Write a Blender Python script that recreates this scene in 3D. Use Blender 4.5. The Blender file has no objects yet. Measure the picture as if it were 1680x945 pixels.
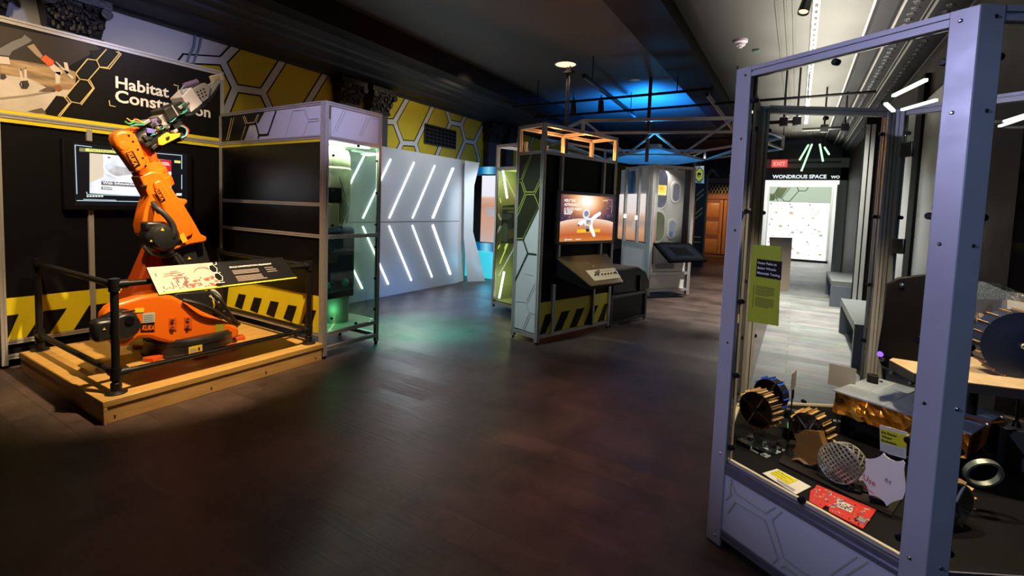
import bpy, bmesh, math, random
from math import sin, cos, pi, radians, atan2, hypot
from mathutils import Vector as V, Matrix

scene = bpy.context.scene
col = scene.collection
random.seed(7)

# ------------------------------------------------------------------ camera
F_PX, YAW, PITCH, ROLL = 775.0, -1.0296, -0.0653, 0.0359
PCX, PCY = 840.0, 390.33
CAM = V((0.0, 0.0, 1.6))
_Rz = Matrix.Rotation(YAW, 3, 'Z')
_f = V((0, cos(PITCH), sin(PITCH))); _u = V((0, -sin(PITCH), cos(PITCH))); _r = V((1, 0, 0))
_r2 = _r * cos(ROLL) + _u * sin(ROLL)
_u2 = _u * cos(ROLL) - _r * sin(ROLL)
RX, UX, FX = _Rz @ _r2, _Rz @ _u2, _Rz @ _f
cam_data = bpy.data.cameras.new('camera')
cam = bpy.data.objects.new('camera', cam_data)
col.objects.link(cam)
M = Matrix((RX, UX, -FX)).transposed().to_4x4()
M.translation = CAM
cam.matrix_world = M
cam_data.sensor_fit = 'HORIZONTAL'
cam_data.sensor_width = 36.0
cam_data.lens = F_PX / 1680.0 * 36.0
cam_data.shift_x = 0.0
cam_data.shift_y = (PCY - 472.5) / 1680.0
cam_data.clip_start = 0.05
cam_data.clip_end = 100
scene.camera = cam

# ------------------------------------------------------------------ colour management, world
vs = scene.view_settings
scene.display_settings.display_device = 'sRGB'
vs.view_transform = 'Standard'
vs.look = 'None'
vs.gamma = 1.0
vs.exposure = 0.0
vs.use_curve_mapping = False
w = bpy.data.worlds.new('room_air'); scene.world = w
w.use_nodes = True
w.node_tree.nodes['Background'].inputs[0].default_value = (0.30, 0.34, 0.42, 1)
w.node_tree.nodes['Background'].inputs[1].default_value = 0.02
scene.cycles.max_bounces = 7
scene.cycles.transparent_max_bounces = 24
scene.cycles.diffuse_bounces = 3
scene.cycles.glossy_bounces = 3
scene.cycles.use_denoising = True
scene.cycles.sample_clamp_indirect = 4.0
scene.cycles.caustics_reflective = False
scene.cycles.caustics_refractive = False

# ------------------------------------------------------------------ lamps of the room and added fill lights
def lamp(name, kind, loc, color, energy, target=None, size=0.2, angle=60, blend=0.5):
    d = bpy.data.lights.new(name, kind)
    d.color = color; d.energy = energy
    if kind == 'SPOT':
        d.spot_size = radians(angle); d.spot_blend = blend; d.shadow_soft_size = size
    elif kind == 'POINT':
        d.shadow_soft_size = size
    elif kind == 'AREA':
        d.shape = 'DISK'; d.size = size
    o = bpy.data.objects.new(name, d); col.objects.link(o)
    o.location = loc
    if target is not None:
        o.rotation_euler = (V(target) - V(loc)).to_track_quat('-Z', 'Y').to_euler()
    return o
WARM = (1.0, 0.72, 0.42)
LAV = (0.52, 0.50, 1.0)
lamp('habitat_spotlight', 'SPOT', (1.9, 2.9, 3.85), WARM, 1080, (2.15, 4.75, 0.5), 0.03, 44, 0.6)
lamp('habitat_wash', 'SPOT', (0.7, 3.1, 3.85), WARM, 430, (1.7, 5.9, 1.5), 0.06, 60, 0.8)
lamp('sign_spotlight', 'SPOT', (0.9, 4.2, 3.85), WARM, 110, (1.3, 5.93, 2.6), 0.05, 60, 0.9)
lamp('mural_wash', 'SPOT', (2.4, 4.4, 3.62), (0.56, 0.58, 1.0), 46, (2.3, 6.45, 3.5), 0.1, 70, 0.9)
lamp('mural_wash_far', 'SPOT', (6.5, 4.6, 3.6), (1.0, 0.85, 0.5), 34, (6.6, 6.45, 3.0), 0.1, 95, 0.9)
lamp('case_wash', 'SPOT', (-1.3, 3.0, 2.9), (0.60, 0.59, 1.0), 330, (2.2, -0.1, 1.6), 0.03, 36, 0.7)
lamp('case_teal_fill', 'SPOT', (-0.6, -1.8, 2.6), (0.35, 0.62, 1.0), 45, (2.1, -0.5, 1.2), 0.15, 46, 0.7)  # added teal fill for the right-hand plates of the case
lamp('header_wash', 'SPOT', (1.2, 1.6, 3.4), (0.66, 0.60, 1.0), 430, (3.3, 4.4, 2.45), 0.1, 24, 0.8)
lamp('teal_spotlight', 'SPOT', (4.9, 4.4, 3.6), (0.03, 0.85, 0.62), 1900, (4.5, 4.1, 0), 0.1, 34, 1.0)
lamp('olive_spotlight', 'SPOT', (4.4, 4.6, 3.6), (0.75, 0.7, 0.1), 420, (3.95, 4.3, 0), 0.1, 26, 1.0)
lamp('blue_spotlight', 'SPOT', (6.6, 4.6, 3.6), (0.10, 0.36, 1.0), 950, (6.0, 4.9, 0), 0.1, 44, 1.0)
lamp('red_spotlight', 'SPOT', (3.0, 1.8, 3.75), (1.0, 0.26, 0.14), 170, (3.0, 1.7, 0), 0.1, 56, 1.0)
lamp('rose_spotlight', 'SPOT', (1.4, 1.2, 3.75), (1.0, 0.45, 0.40), 40, (1.3, 1.6, 0), 0.1, 80, 1.0)
lamp('chevron_wash', 'SPOT', (6.6, 3.2, 3.65), (0.72, 0.86, 1.0), 210, (6.7, 5.93, 1.3), 0.1, 74, 0.8)
lamp('kiosk_wash', 'SPOT', (2.9, 3.3, 3.6), (0.75, 0.95, 0.9), 330, (4.86, 2.7, 1.1), 0.1, 30, 0.8)
def fill_strip(name, loc, color, energy, sx, sy, up=True):
    o = lamp(name, 'AREA', loc, color, energy, (loc[0], loc[1], 9 if up else -9), 1)
    o.rotation_euler = (pi if up else 0, 0, 0)
    o.data.shape = 'RECTANGLE'; o.data.size = sx; o.data.size_y = sy; o.data.spread = radians(100)
    return o
fill_strip('added_ceiling_fill', (10.5, -.2, 2.75), (1.0, 0.93, 0.8), 420, 10.0, .5)  # added fill hanging unseen, brightens the ceiling of the right bay
lamp('gallery_floor_light', 'SPOT', (9.6, -.1, 3.9), (1.0, 0.95, 0.86), 2000, (9.0, -.2, 0), 0.1, 100, 0.9)
lamp('gallery_far_light', 'AREA', (18.6, 0, 3.9), (1.0, 0.98, 0.92), 150, (18.6, 0, 0), 1.2)
lamp('canopy_uplight', 'SPOT', (10.2, 2.9, 3.12), (0.010, 0.24, 1.0), 1700, (10.4, 3.0, 4.0), 0.1, 150, 0.8)
lamp('canopy_blue', 'POINT', (10.2, 2.7, 2.25), (0.02, 0.42, 1.0), 30, None, 0.1)
lamp('door_light', 'SPOT', (18.0, 2.6, 3.4), (1.0, 0.62, 0.32), 300, (20.3, 2.5, 1.0), 0.1, 60, 0.7)
lamp('corridor_light', 'SPOT', (12.6, 1.2, 3.7), (1.0, 0.82, 0.62), 520, (12.0, 1.55, 0), 0.1, 36, 0.8)
lamp('pavilion_fill', 'SPOT', (7.7, 1.45, 2.5), (1.0, 0.95, 0.9), 150, (9.4, 2.5, 1.3), 0.1, 54, 0.7)  # added fill under the canopy, brightens the white display
lamp('fin_fill', 'SPOT', (6.9, 4.0, 3.3), (0.85, 0.93, 1.0), 300, (8.2, 5.75, 1.2), 0.1, 40, 0.7)  # added fill that lifts the fin, which faces away from the wash
lamp('wall_panel_fill', 'SPOT', (6.6, .1, 3.2), (0.95, 1.0, 0.95), 150, (7.6, -1.2, 0.7), 0.1, 60, 0.8)  # added fill aimed at the lower part of the pale wall panels
lamp('sign_fill_right', 'SPOT', (2.0, 3.9, 3.85), (1, .85, .66), 80, (2.5, 5.93, 2.6), 0.05, 50, 0.9)  # extra fill added to whiten the right part of the header
lamp('fill_bounce', 'AREA', (3.0, 1.5, 3.75), (0.8, 0.78, 0.9), 5, (3.0, 1.5, 0), 2.5)

# ------------------------------------------------------------------ pixel -> world helpers (each on a real plane)
def ray(x, y):
    return RX * ((x - PCX) / F_PX) + UX * (-(y - PCY) / F_PX) + FX
def at(x, y, ax, val):
    d = ray(x, y); i = 'xyz'.index(ax)
    return CAM + d * ((val - CAM[i]) / d[i])
def onp(x, y, p0, n):
    d = ray(x, y); n = V(n)
    return CAM + d * ((V(p0) - CAM).dot(n) / d.dot(n))

# ------------------------------------------------------------------ materials
MATS = {}
def mat(name, color=(0.5, 0.5, 0.5), rough=0.5, metal=0.0, emit=None, es=1.0, noise=0.0, nscale=8.0, bump=0.0, coat=0.0, spec=None):
    if name in MATS: return MATS[name]
    m = bpy.data.materials.new(name); m.use_nodes = True
    nt = m.node_tree; b = nt.nodes['Principled BSDF']
    c = (*color, 1)
    b.inputs['Base Color'].default_value = c
    b.inputs['Roughness'].default_value = rough
    b.inputs['Metallic'].default_value = metal
    if spec is not None: b.inputs['Specular IOR Level'].default_value = spec
    if coat: b.inputs['Coat Weight'].default_value = coat; b.inputs['Coat Roughness'].default_value = 0.1
    if emit is not None:
        b.inputs['Emission Color'].default_value = (*emit, 1)
        b.inputs['Emission Strength'].default_value = es
    if noise or bump:
        tc = nt.nodes.new('ShaderNodeTexCoord')
        n = nt.nodes.new('ShaderNodeTexNoise'); n.inputs['Scale'].default_value = nscale; n.inputs['Detail'].default_value = 5
        nt.links.new(tc.outputs['Object'], n.inputs['Vector'])
        if noise:
            mx = nt.nodes.new('ShaderNodeMix'); mx.data_type = 'RGBA'
            mx.inputs[6].default_value = tuple(max(0, v * (1 - noise)) for v in color) + (1,)
            mx.inputs[7].default_value = tuple(min(1, v * (1 + noise)) for v in color) + (1,)
            nt.links.new(n.outputs['Fac'], mx.inputs[0]); nt.links.new(mx.outputs[2], b.inputs['Base Color'])
            mr = nt.nodes.new('ShaderNodeMapRange'); mr.inputs[3].default_value = max(0.02, rough - 0.08); mr.inputs[4].default_value = min(1, rough + 0.08)
            nt.links.new(n.outputs['Fac'], mr.inputs[0]); nt.links.new(mr.outputs[0], b.inputs['Roughness'])
        if bump:
            bp = nt.nodes.new('ShaderNodeBump'); bp.inputs['Strength'].default_value = bump; bp.inputs['Distance'].default_value = 0.02
            nt.links.new(n.outputs['Fac'], bp.inputs['Height']); nt.links.new(bp.outputs[0], b.inputs['Normal'])
    MATS[name] = m
    return m

def emis(name, color, strength):
    return mat(name, tuple(min(1, c) * 0.05 for c in color), 0.4, 0, color, strength)

def glass_mat(name, tint=(0.95, 0.98, 0.96), refl=1.0, rough=0.0, ior=1.35):
    if name in MATS: return MATS[name]
    m = bpy.data.materials.new(name); m.use_nodes = True
    nt = m.node_tree; nt.nodes.clear()
    out = nt.nodes.new('ShaderNodeOutputMaterial'); mx = nt.nodes.new('ShaderNodeMixShader')
    tr = nt.nodes.new('ShaderNodeBsdfTransparent'); gl = nt.nodes.new('ShaderNodeBsdfGlossy'); fr = nt.nodes.new('ShaderNodeFresnel')
    tr.inputs[0].default_value = (*tint, 1); gl.inputs['Roughness'].default_value = rough
    gl.inputs[0].default_value = (refl, refl, refl, 1)
    fr.inputs[0].default_value = ior
    nt.links.new(fr.outputs[0], mx.inputs[0]); nt.links.new(tr.outputs[0], mx.inputs[1]); nt.links.new(gl.outputs[0], mx.inputs[2])
    nt.links.new(mx.outputs[0], out.inputs[0])
    MATS[name] = m
    return m

def ramp_mat(name, coord, stops, emission=0.0, rough=0.5, vec=(0, 0, 0), scale=(1, 1, 1), kind='gradient', nscale=5.0, detail=4.0, dist=0.0):
    """colour ramp driven by a gradient / noise in UV or Object space"""
    if name in MATS: return MATS[name]
    m = bpy.data.materials.new(name); m.use_nodes = True
    nt = m.node_tree; b = nt.nodes['Principled BSDF']; b.inputs['Roughness'].default_value = rough
    tc = nt.nodes.new('ShaderNodeTexCoord'); mp = nt.nodes.new('ShaderNodeMapping')
    mp.inputs['Location'].default_value = vec; mp.inputs['Scale'].default_value = scale
    nt.links.new(tc.outputs[coord], mp.inputs[0])
    if kind == 'noise':
        g = nt.nodes.new('ShaderNodeTexNoise'); g.inputs['Scale'].default_value = nscale; g.inputs['Detail'].default_value = detail
        g.inputs['Distortion'].default_value = dist
    elif kind == 'sphere':
        g = nt.nodes.new('ShaderNodeTexGradient'); g.gradient_type = 'SPHERICAL'
    else:
        g = nt.nodes.new('ShaderNodeTexGradient')
    nt.links.new(mp.outputs[0], g.inputs[0])
    r = nt.nodes.new('ShaderNodeValToRGB')
    e = r.color_ramp.elements
    e[0].position, e[0].color = stops[0][0], (*stops[0][1], 1)
    e[1].position, e[1].color = stops[-1][0], (*stops[-1][1], 1)
    for p, c in stops[1:-1]:
        q = e.new(p); q.color = (*c, 1)
    nt.links.new(g.outputs['Fac'], r.inputs[0])
    if emission:
        b.inputs['Base Color'].default_value = (0.006, 0.006, 0.006, 1); b.inputs['Specular IOR Level'].default_value = .15
        nt.links.new(r.outputs[0], b.inputs['Emission Color']); b.inputs['Emission Strength'].default_value = emission
    else:
        nt.links.new(r.outputs[0], b.inputs['Base Color'])
    MATS[name] = m
    return m

# ------------------------------------------------------------------ mesh builder
ROOTLOC = {}
def wloc(o):
    p = V((0, 0, 0))
    while o is not None:
        p += o.location; o = o.parent
    return p

class MB:
    def __init__(s):
        s.v = []; s.f = []; s.mi = []; s.mats = []; s.uv = {}; s.cur = 0
    def use(s, m):
        if m not in s.mats: s.mats.append(m)
        s.cur = s.mats.index(m); return s
    def face(s, pts, uv=None):
        i = len(s.v); s.v += [V(p) for p in pts]
        s.f.append(tuple(range(i, i + len(pts)))); s.mi.append(s.cur)
        if uv: s.uv[len(s.f) - 1] = uv
        return s
    def quad(s, a, b, c, d):
        return s.face([a, b, c, d], [(0, 0), (1, 0), (1, 1), (0, 1)])
    def raw(s, vs_, fs):
        i = len(s.v); s.v += [V(p) for p in vs_]
        for f in fs: s.f.append(tuple(k + i for k in f)); s.mi.append(s.cur)
        return s
    def hexa(s, b, t):
        """solid between two matching polygons b and t"""
        n = len(b)
        fs = [tuple(range(n - 1, -1, -1)), tuple(range(n, 2 * n))]
        for k in range(n): fs.append((k, (k + 1) % n, n + (k + 1) % n, n + k))
        return s.raw(list(b) + list(t), fs)
    def box(s, c, d, ax=None):
        c = V(c); X, Y, Z = ax or (V((1, 0, 0)), V((0, 1, 0)), V((0, 0, 1)))
        X, Y, Z = X * d[0] / 2, Y * d[1] / 2, Z * d[2] / 2
        b = [c - X - Y - Z, c + X - Y - Z, c + X + Y - Z, c - X + Y - Z]
        return s.hexa(b, [p + 2 * Z for p in b])
    def box2(s, a, b):
        a, b = V(a), V(b)
        return s.box((a + b) / 2, [abs(b[i] - a[i]) for i in range(3)])
    def prism(s, pts, depth):
        d = V(depth); pts = [V(p) for p in pts]
        return s.hexa(pts, [p + d for p in pts])
    def beam(s, p, q, w=.04, h=.04, up=(0, 0, 1), slot=True):
        p, q = V(p), V(q); d = (q - p).normalized(); up = V(up)
        if abs(d.dot(up)) > .98: up = V((0, 1, 0)) if abs(d.y) < .9 else V((1, 0, 0))
        sx = d.cross(up).normalized(); sy = sx.cross(d)
        if slot:
            a, i, e = .5, .12, .3
            cs = [(-a, -a), (-i, -a), (-i, -e), (i, -e), (i, -a), (a, -a), (a, -i), (e, -i), (e, i), (a, i),
                  (a, a), (i, a), (i, e), (-i, e), (-i, a), (-a, a), (-a, i), (-e, i), (-e, -i), (-a, -i)]
        else:
            cs = [(-.5, -.5), (.5, -.5), (.5, .5), (-.5, .5)]
        b = [p + sx * (x * w) + sy * (y * h) for x, y in cs]
        return s.hexa(b, [v + (q - p) for v in b])
    def cyl(s, p, q, r, r2=None, n=20, caps=True):
        p, q = V(p), V(q); d = (q - p).normalized(); r2 = r if r2 is None else r2
        a = d.orthogonal().normalized(); b = d.cross(a)
        ring = lambda c, rr: [c + a * (rr * cos(2 * pi * k / n)) + b * (rr * sin(2 * pi * k / n)) for k in range(n)]
        vs_ = ring(p, r) + ring(q, r2)
        fs = [(k, (k + 1) % n, n + (k + 1) % n, n + k) for k in range(n)]
        if caps: fs += [tuple(range(n - 1, -1, -1)), tuple(range(n, 2 * n))]
        return s.raw(vs_, fs)
    def lathe(s, c, axis, prof, n=28):
        """prof: (along, radius) list; closed ends if radius 0"""
        c = V(c); d = V(axis).normalized(); a = d.orthogonal().normalized(); b = d.cross(a)
        vs_ = []; fs = []
        for (t, r) in prof:
            r = max(r, 1e-4)
            vs_ += [c + d * t + a * (r * cos(2 * pi * k / n)) + b * (r * sin(2 * pi * k / n)) for k in range(n)]
        for j in range(len(prof) - 1):
            for k in range(n):
                fs.append((j * n + k, j * n + (k + 1) % n, (j + 1) * n + (k + 1) % n, (j + 1) * n + k))
        return s.raw(vs_, fs)
    def tube(s, pts, r, n=8, smooth=True):
        pts = [V(p) for p in pts]
        if smooth and len(pts) > 2:
            out = []
            P = [pts[0]] + pts + [pts[-1]]
            for i in range(1, len(P) - 2):
                for k in range(6):
                    t = k / 6; a, b, c, d = P[i - 1], P[i], P[i + 1], P[i + 2]
                    out.append(0.5 * ((2 * b) + (c - a) * t + (2 * a - 5 * b + 4 * c - d) * t * t + (3 * b - a - 3 * c + d) * t ** 3))
            out.append(pts[-1]); pts = out
        vs_ = []; fs = []; a = None
        for i, p in enumerate(pts):
            d = (pts[min(i + 1, len(pts) - 1)] - pts[max(i - 1, 0)]).normalized()
            a = d.orthogonal().normalized() if a is None else (a - d * a.dot(d)).normalized()
            b = d.cross(a)
            vs_ += [p + a * (r * cos(2 * pi * k / n)) + b * (r * sin(2 * pi * k / n)) for k in range(n)]
        m = len(pts)
        for j in range(m - 1):
            for k in range(n):
                fs.append((j * n + k, j * n + (k + 1) % n, (j + 1) * n + (k + 1) % n, (j + 1) * n + k))
        fs += [tuple(range(n - 1, -1, -1)), tuple(range((m - 1) * n, m * n))]
        return s.raw(vs_, fs)
    def ball(s, c, r, n=14, sc=(1, 1, 1)):
        c = V(c); vs_ = []; fs = []; m = n // 2
        for j in range(m + 1):
            th = pi * j / m
            for k in range(n):
                ph = 2 * pi * k / n
                vs_.append(c + V((r * sc[0] * sin(th) * cos(ph), r * sc[1] * sin(th) * sin(ph), r * sc[2] * cos(th))))
        for j in range(m):
            for k in range(n): fs.append((j * n + k, (j + 1) * n + k, (j + 1) * n + (k + 1) % n, j * n + (k + 1) % n))
        return s.raw(vs_, fs)
    def strip(s, a, b, w, n, th=.002):
        """thin flat strip from a to b of width w lying on a plane with normal n (raised by th)"""
        a, b, n = V(a), V(b), V(n).normalized()
        s.k = (getattr(s, 'k', 0) + 1) % 7; th = th + s.k * .00025
        d = (b - a).normalized(); sd = d.cross(n).normalized() * (w / 2); a = a - d * (w * .28); b = b + d * (w * .28)
        return s.prism([a - sd, b - sd, b + sd, a + sd], n * th)
    def build(s, name, parent=None, loc=None, bev=0.0, seg=2, smooth=True, m=None, ang=35):
        me = bpy.data.meshes.new(name)
        base = wloc(parent) if parent is not None else V(loc or (0, 0, 0))
        me.from_pydata([p - base for p in s.v], [], s.f)
        if m is not None: s.mats = [m]; s.mi = [0] * len(s.f)
        for x in s.mats: me.materials.append(x)
        me.polygons.foreach_set('material_index', s.mi)
        if s.uv:
            ul = me.uv_layers.new(name='UVMap')
            for fi, uvs in s.uv.items():
                pol = me.polygons[fi]
                for li, uv in zip(pol.loop_indices, uvs): ul.data[li].uv = uv
        if not s.uv:
            bm = bmesh.new(); bm.from_mesh(me)
            bmesh.ops.recalc_face_normals(bm, faces=bm.faces); bm.to_mesh(me); bm.free()
        me.update()
        if smooth:
            me.polygons.foreach_set('use_smooth', [True] * len(me.polygons))
            me.set_sharp_from_angle(angle=radians(ang))
        o = bpy.data.objects.new(name, me); col.objects.link(o)
        if parent is not None: o.parent = parent
        else: o.location = base
        if bev:
            md = o.modifiers.new('edge', 'BEVEL'); md.width = bev; md.segments = seg; md.limit_method = 'ANGLE'; md.angle_limit = radians(40)
        return o

def tag(o, label=None, cat=None, group=None, kind=None):
    if label: o['label'] = label
    if cat: o['category'] = cat
    if group: o['group'] = group
    if kind: o['kind'] = kind
    return o
def thing(name, label, cat, loc, group=None):
    o = bpy.data.objects.new(name, None); col.objects.link(o); o.location = V(loc)
    o.empty_display_size = 0.1
    return tag(o, label, cat, group)
def struct(o):
    o['kind'] = 'structure'; return o
def copy_tree(o, loc, label=None):
    c = o.copy(); col.objects.link(c); c.location = V(loc)
    if label: c['label'] = label
    for ch in list(o.children):
        d = ch.copy(); col.objects.link(d); d.parent = c
        for g in list(ch.children):
            e = g.copy(); col.objects.link(e); e.parent = d
    return c

def text(name, body, o, xd, up, m, parent, width=None, height=None, size=None, bold=0.0, th=.002, align='LEFT', spacing=1.0, lsp=1.0):
    """lettering standing on a plane: o lower-left corner of the first line, xd reading direction, up"""
    cu = bpy.data.curves.new(name, 'FONT'); cu.body = body; cu.size = 1.0; cu.offset = bold
    cu.align_x = align; cu.space_character = spacing; cu.space_line = lsp; cu.extrude = 0.0; cu.resolution_u = 3
    ob = bpy.data.objects.new(name, cu); col.objects.link(ob)
    dg = bpy.context.evaluated_depsgraph_get(); dg.update()
    me = bpy.data.meshes.new_from_object(ob.evaluated_get(dg))
    bpy.data.objects.remove(ob); bpy.data.curves.remove(cu)
    me.name = name
    xs = [v.co.x for v in me.vertices]; 
    k = size if size else width / (max(xs) - min(xs))
    xd, up = V(xd).normalized(), V(up).normalized(); n = xd.cross(up)
    base = wloc(parent) if parent is not None else V((0, 0, 0))
    x0 = min(xs) if align == 'LEFT' else 0
    ky = height / max(v.co.y for v in me.vertices) if height else k
    for v in me.vertices:
        p = V(o) + xd * ((v.co.x - x0) * k) + up * (v.co.y * ky) + n * th
        v.co = p - base
    me.materials.clear(); me.materials.append(m); me.update()
    t = bpy.data.objects.new(name, me); col.objects.link(t)
    if parent is not None: t.parent = parent
    return t

# common materials
ALU = mat('brushed_aluminium', (0.46, 0.45, 0.44), 0.40, 0.35, noise=.08, nscale=30)
ALUP = mat('anodised_plate', (0.50, 0.52, 0.60), 0.42, 0.35, noise=.03, nscale=12)
STEEL = mat('polished_steel', (0.62, 0.62, 0.62), 0.22, 1.0)
BLK = mat('satin_black', (0.007, 0.007, 0.008), 0.42, noise=.3, nscale=20, spec=.25)
BLKG = mat('gloss_black', (0.006, 0.006, 0.008), 0.2, spec=.35)
BLKM = mat('matt_black', (0.004, 0.004, 0.0045), 0.7, noise=.3, spec=.12)
GUN = mat('gunmetal', (0.06, 0.062, 0.068), 0.35, 0.6, noise=.2)
WHT = mat('white_laminate', (0.62, 0.64, 0.68), 0.42, noise=.03, nscale=3)
YEL = mat('hazard_yellow', (0.80, 0.66, 0.015), 0.45, noise=.05)
YELL = mat('line_yellow', (0.62, 0.60, 0.10), 0.45)
GOLD = mat('line_gold', (0.70, 0.56, 0.22), 0.45)
LINEG = mat('line_grey', (0.42, 0.44, 0.43), 0.5)
LINEK = mat('line_black', (0.006, 0.006, 0.007), 0.55, spec=.15)
TXTW = mat('lettering_white', (0.95, 0.94, 0.92), 0.5)
TXTK = mat('lettering_black', (0.015, 0.015, 0.015), 0.5)
LED = emis('led_tube_white', (0.93, 0.98, 1.0), 5.0)
GLASS = glass_mat('clear_glass')
# ================================================================== the room
def floor_material():
    m = bpy.data.materials.new('dark_plank_floor'); m.use_nodes = True
    nt = m.node_tree; b = nt.nodes['Principled BSDF']; L = nt.links.new
    tc = nt.nodes.new('ShaderNodeTexCoord'); mp = nt.nodes.new('ShaderNodeMapping')
    mp.inputs['Rotation'].default_value = (0, 0, radians(90))
    L(tc.outputs['Object'], mp.inputs[0])
    br = nt.nodes.new('ShaderNodeTexBrick')
    br.inputs['Scale'].default_value = 1.0; br.inputs['Brick Width'].default_value = 1.25; br.inputs['Row Height'].default_value = 0.19
    br.inputs['Mortar Size'].default_value = 0.0025; br.inputs['Color1'].default_value = (0.30, 0.30, 0.30, 1); br.inputs['Color2'].default_value = (1.0, 1.0, 1.0, 1)
    br.inputs['Mortar'].default_value = (0.15, 0.15, 0.15, 1); br.offset = 0.37
    L(mp.outputs[0], br.inputs[0])
    n1 = nt.nodes.new('ShaderNodeTexNoise'); n1.inputs['Scale'].default_value = 1.7; n1.inputs['Detail'].default_value = 8; n1.inputs['Roughness'].default_value = .65
    L(tc.outputs['Object'], n1.inputs[0])
    mp2 = nt.nodes.new('ShaderNodeMapping'); mp2.inputs['Scale'].default_value = (26, 1.6, 1)
    L(tc.outputs['Object'], mp2.inputs[0])
    n2 = nt.nodes.new('ShaderNodeTexNoise'); n2.inputs['Scale'].default_value = 2.0; n2.inputs['Detail'].default_value = 5
    L(mp2.outputs[0], n2.inputs[0])
    rmp = nt.nodes.new('ShaderNodeValToRGB'); e = rmp.color_ramp.elements
    e[0].position = .28; e[0].color = (0.026, 0.016, 0.013, 1); e[1].position = .74; e[1].color = (0.16, 0.105, 0.085, 1)
    b.inputs['Specular IOR Level'].default_value = .4
    L(n1.outputs['Fac'], rmp.inputs[0])
    mx = nt.nodes.new('ShaderNodeMix'); mx.data_type = 'RGBA'; mx.blend_type = 'MULTIPLY'; mx.inputs[0].default_value = .55
    L(rmp.outputs[0], mx.inputs[6]); L(br.outputs['Color'], mx.inputs[7])
    mx2 = nt.nodes.new('ShaderNodeMix'); mx2.data_type = 'RGBA'; mx2.blend_type = 'MULTIPLY'; mx2.inputs[0].default_value = .35
    L(mx.outputs[2], mx2.inputs[6]); L(n2.outputs['Color'], mx2.inputs[7])
    L(mx2.outputs[2], b.inputs['Base Color'])
    mr = nt.nodes.new('ShaderNodeMapRange'); mr.inputs[3].default_value = .36; mr.inputs[4].default_value = .54
    L(n2.outputs['Fac'], mr.inputs[0])
    ad = nt.nodes.new('ShaderNodeMath'); ad.operation = 'MULTIPLY_ADD'; ad.inputs[1].default_value = .16; ad.inputs[2].default_value = -.08
    L(br.outputs['Color'], ad.inputs[0])
    ad2 = nt.nodes.new('ShaderNodeMath'); ad2.operation = 'ADD'
    L(mr.outputs[0], ad2.inputs[0]); L(ad.outputs[0], ad2.inputs[1]); L(ad2.outputs[0], b.inputs['Roughness'])
    bp = nt.nodes.new('ShaderNodeBump'); bp.inputs['Strength'].default_value = .12; bp.inputs['Distance'].default_value = .01
    L(n2.outputs['Fac'], bp.inputs['Height']); L(bp.outputs[0], b.inputs['Normal'])
    return m
XB, XE, YL, YR, ZC = -4.0, 20.3, 6.45, -1.2, 4.0
struct(MB().box2((XB, -3.2, -.12), (23.0, YL + .2, 0)).build('floor', m=floor_material()))
CEIL = mat('dark_ceiling_paint', (0.060, 0.059, 0.054), 0.55, 0.0, noise=.3, nscale=1.2, bump=.15, spec=.3)
CEILB = mat('black_beam_paint', (0.008, 0.008, 0.009), 0.6, noise=.2, nscale=3, spec=.15)
CORN = mat('blue_black_cornice', (0.024, 0.026, 0.036), 0.55, noise=.2, nscale=4, spec=.3)
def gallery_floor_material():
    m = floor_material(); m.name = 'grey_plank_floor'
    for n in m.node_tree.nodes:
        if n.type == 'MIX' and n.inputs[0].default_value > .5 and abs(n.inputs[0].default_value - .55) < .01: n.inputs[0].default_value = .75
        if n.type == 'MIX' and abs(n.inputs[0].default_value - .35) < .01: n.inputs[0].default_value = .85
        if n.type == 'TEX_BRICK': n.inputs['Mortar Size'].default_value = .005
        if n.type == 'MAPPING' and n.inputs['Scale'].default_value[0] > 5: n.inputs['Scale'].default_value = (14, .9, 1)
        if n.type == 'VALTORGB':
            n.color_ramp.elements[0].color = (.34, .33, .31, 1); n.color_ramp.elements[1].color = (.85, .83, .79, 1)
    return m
struct(MB().box2((2.9, -1.35, 0), (23.0, .28, .003)).build('floor_paler_strip', m=gallery_floor_material()))  # paler planks laid as a thin slab over the main floor
struct(MB().box2((XB, -3.2, ZC), (23.0, YL + .2, ZC + .12)).build('ceiling', m=CEIL))
# middle beam and left-hand beam with stepped cornice
struct(MB().box2((XB, 1.36, 3.8), (XE, 1.9, ZC + .01)).build('ceiling_beam', m=CEILB))
cb = MB().use(CEILB).box2((XB, 4.93, 3.7), (XE, 5.2, ZC + .01))
struct(cb.build('ceiling_beam'))
c = MB().use(CORN)
prof = [(5.2, 3.70), (5.24, 3.66), (5.36, 3.66), (5.40, 3.64), (5.56, 3.64), (5.60, 3.61), (5.9, 3.61), (5.94, 3.58), (6.34, 3.575), (6.36, 3.55), (6.45, 3.55), (6.45, 4.0), (5.2, 4.0)]
c.prism([(XB, y, z) for y, z in prof], (XE - XB, 0, 0))
struct(c.build('trim_1', smooth=False))
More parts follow.
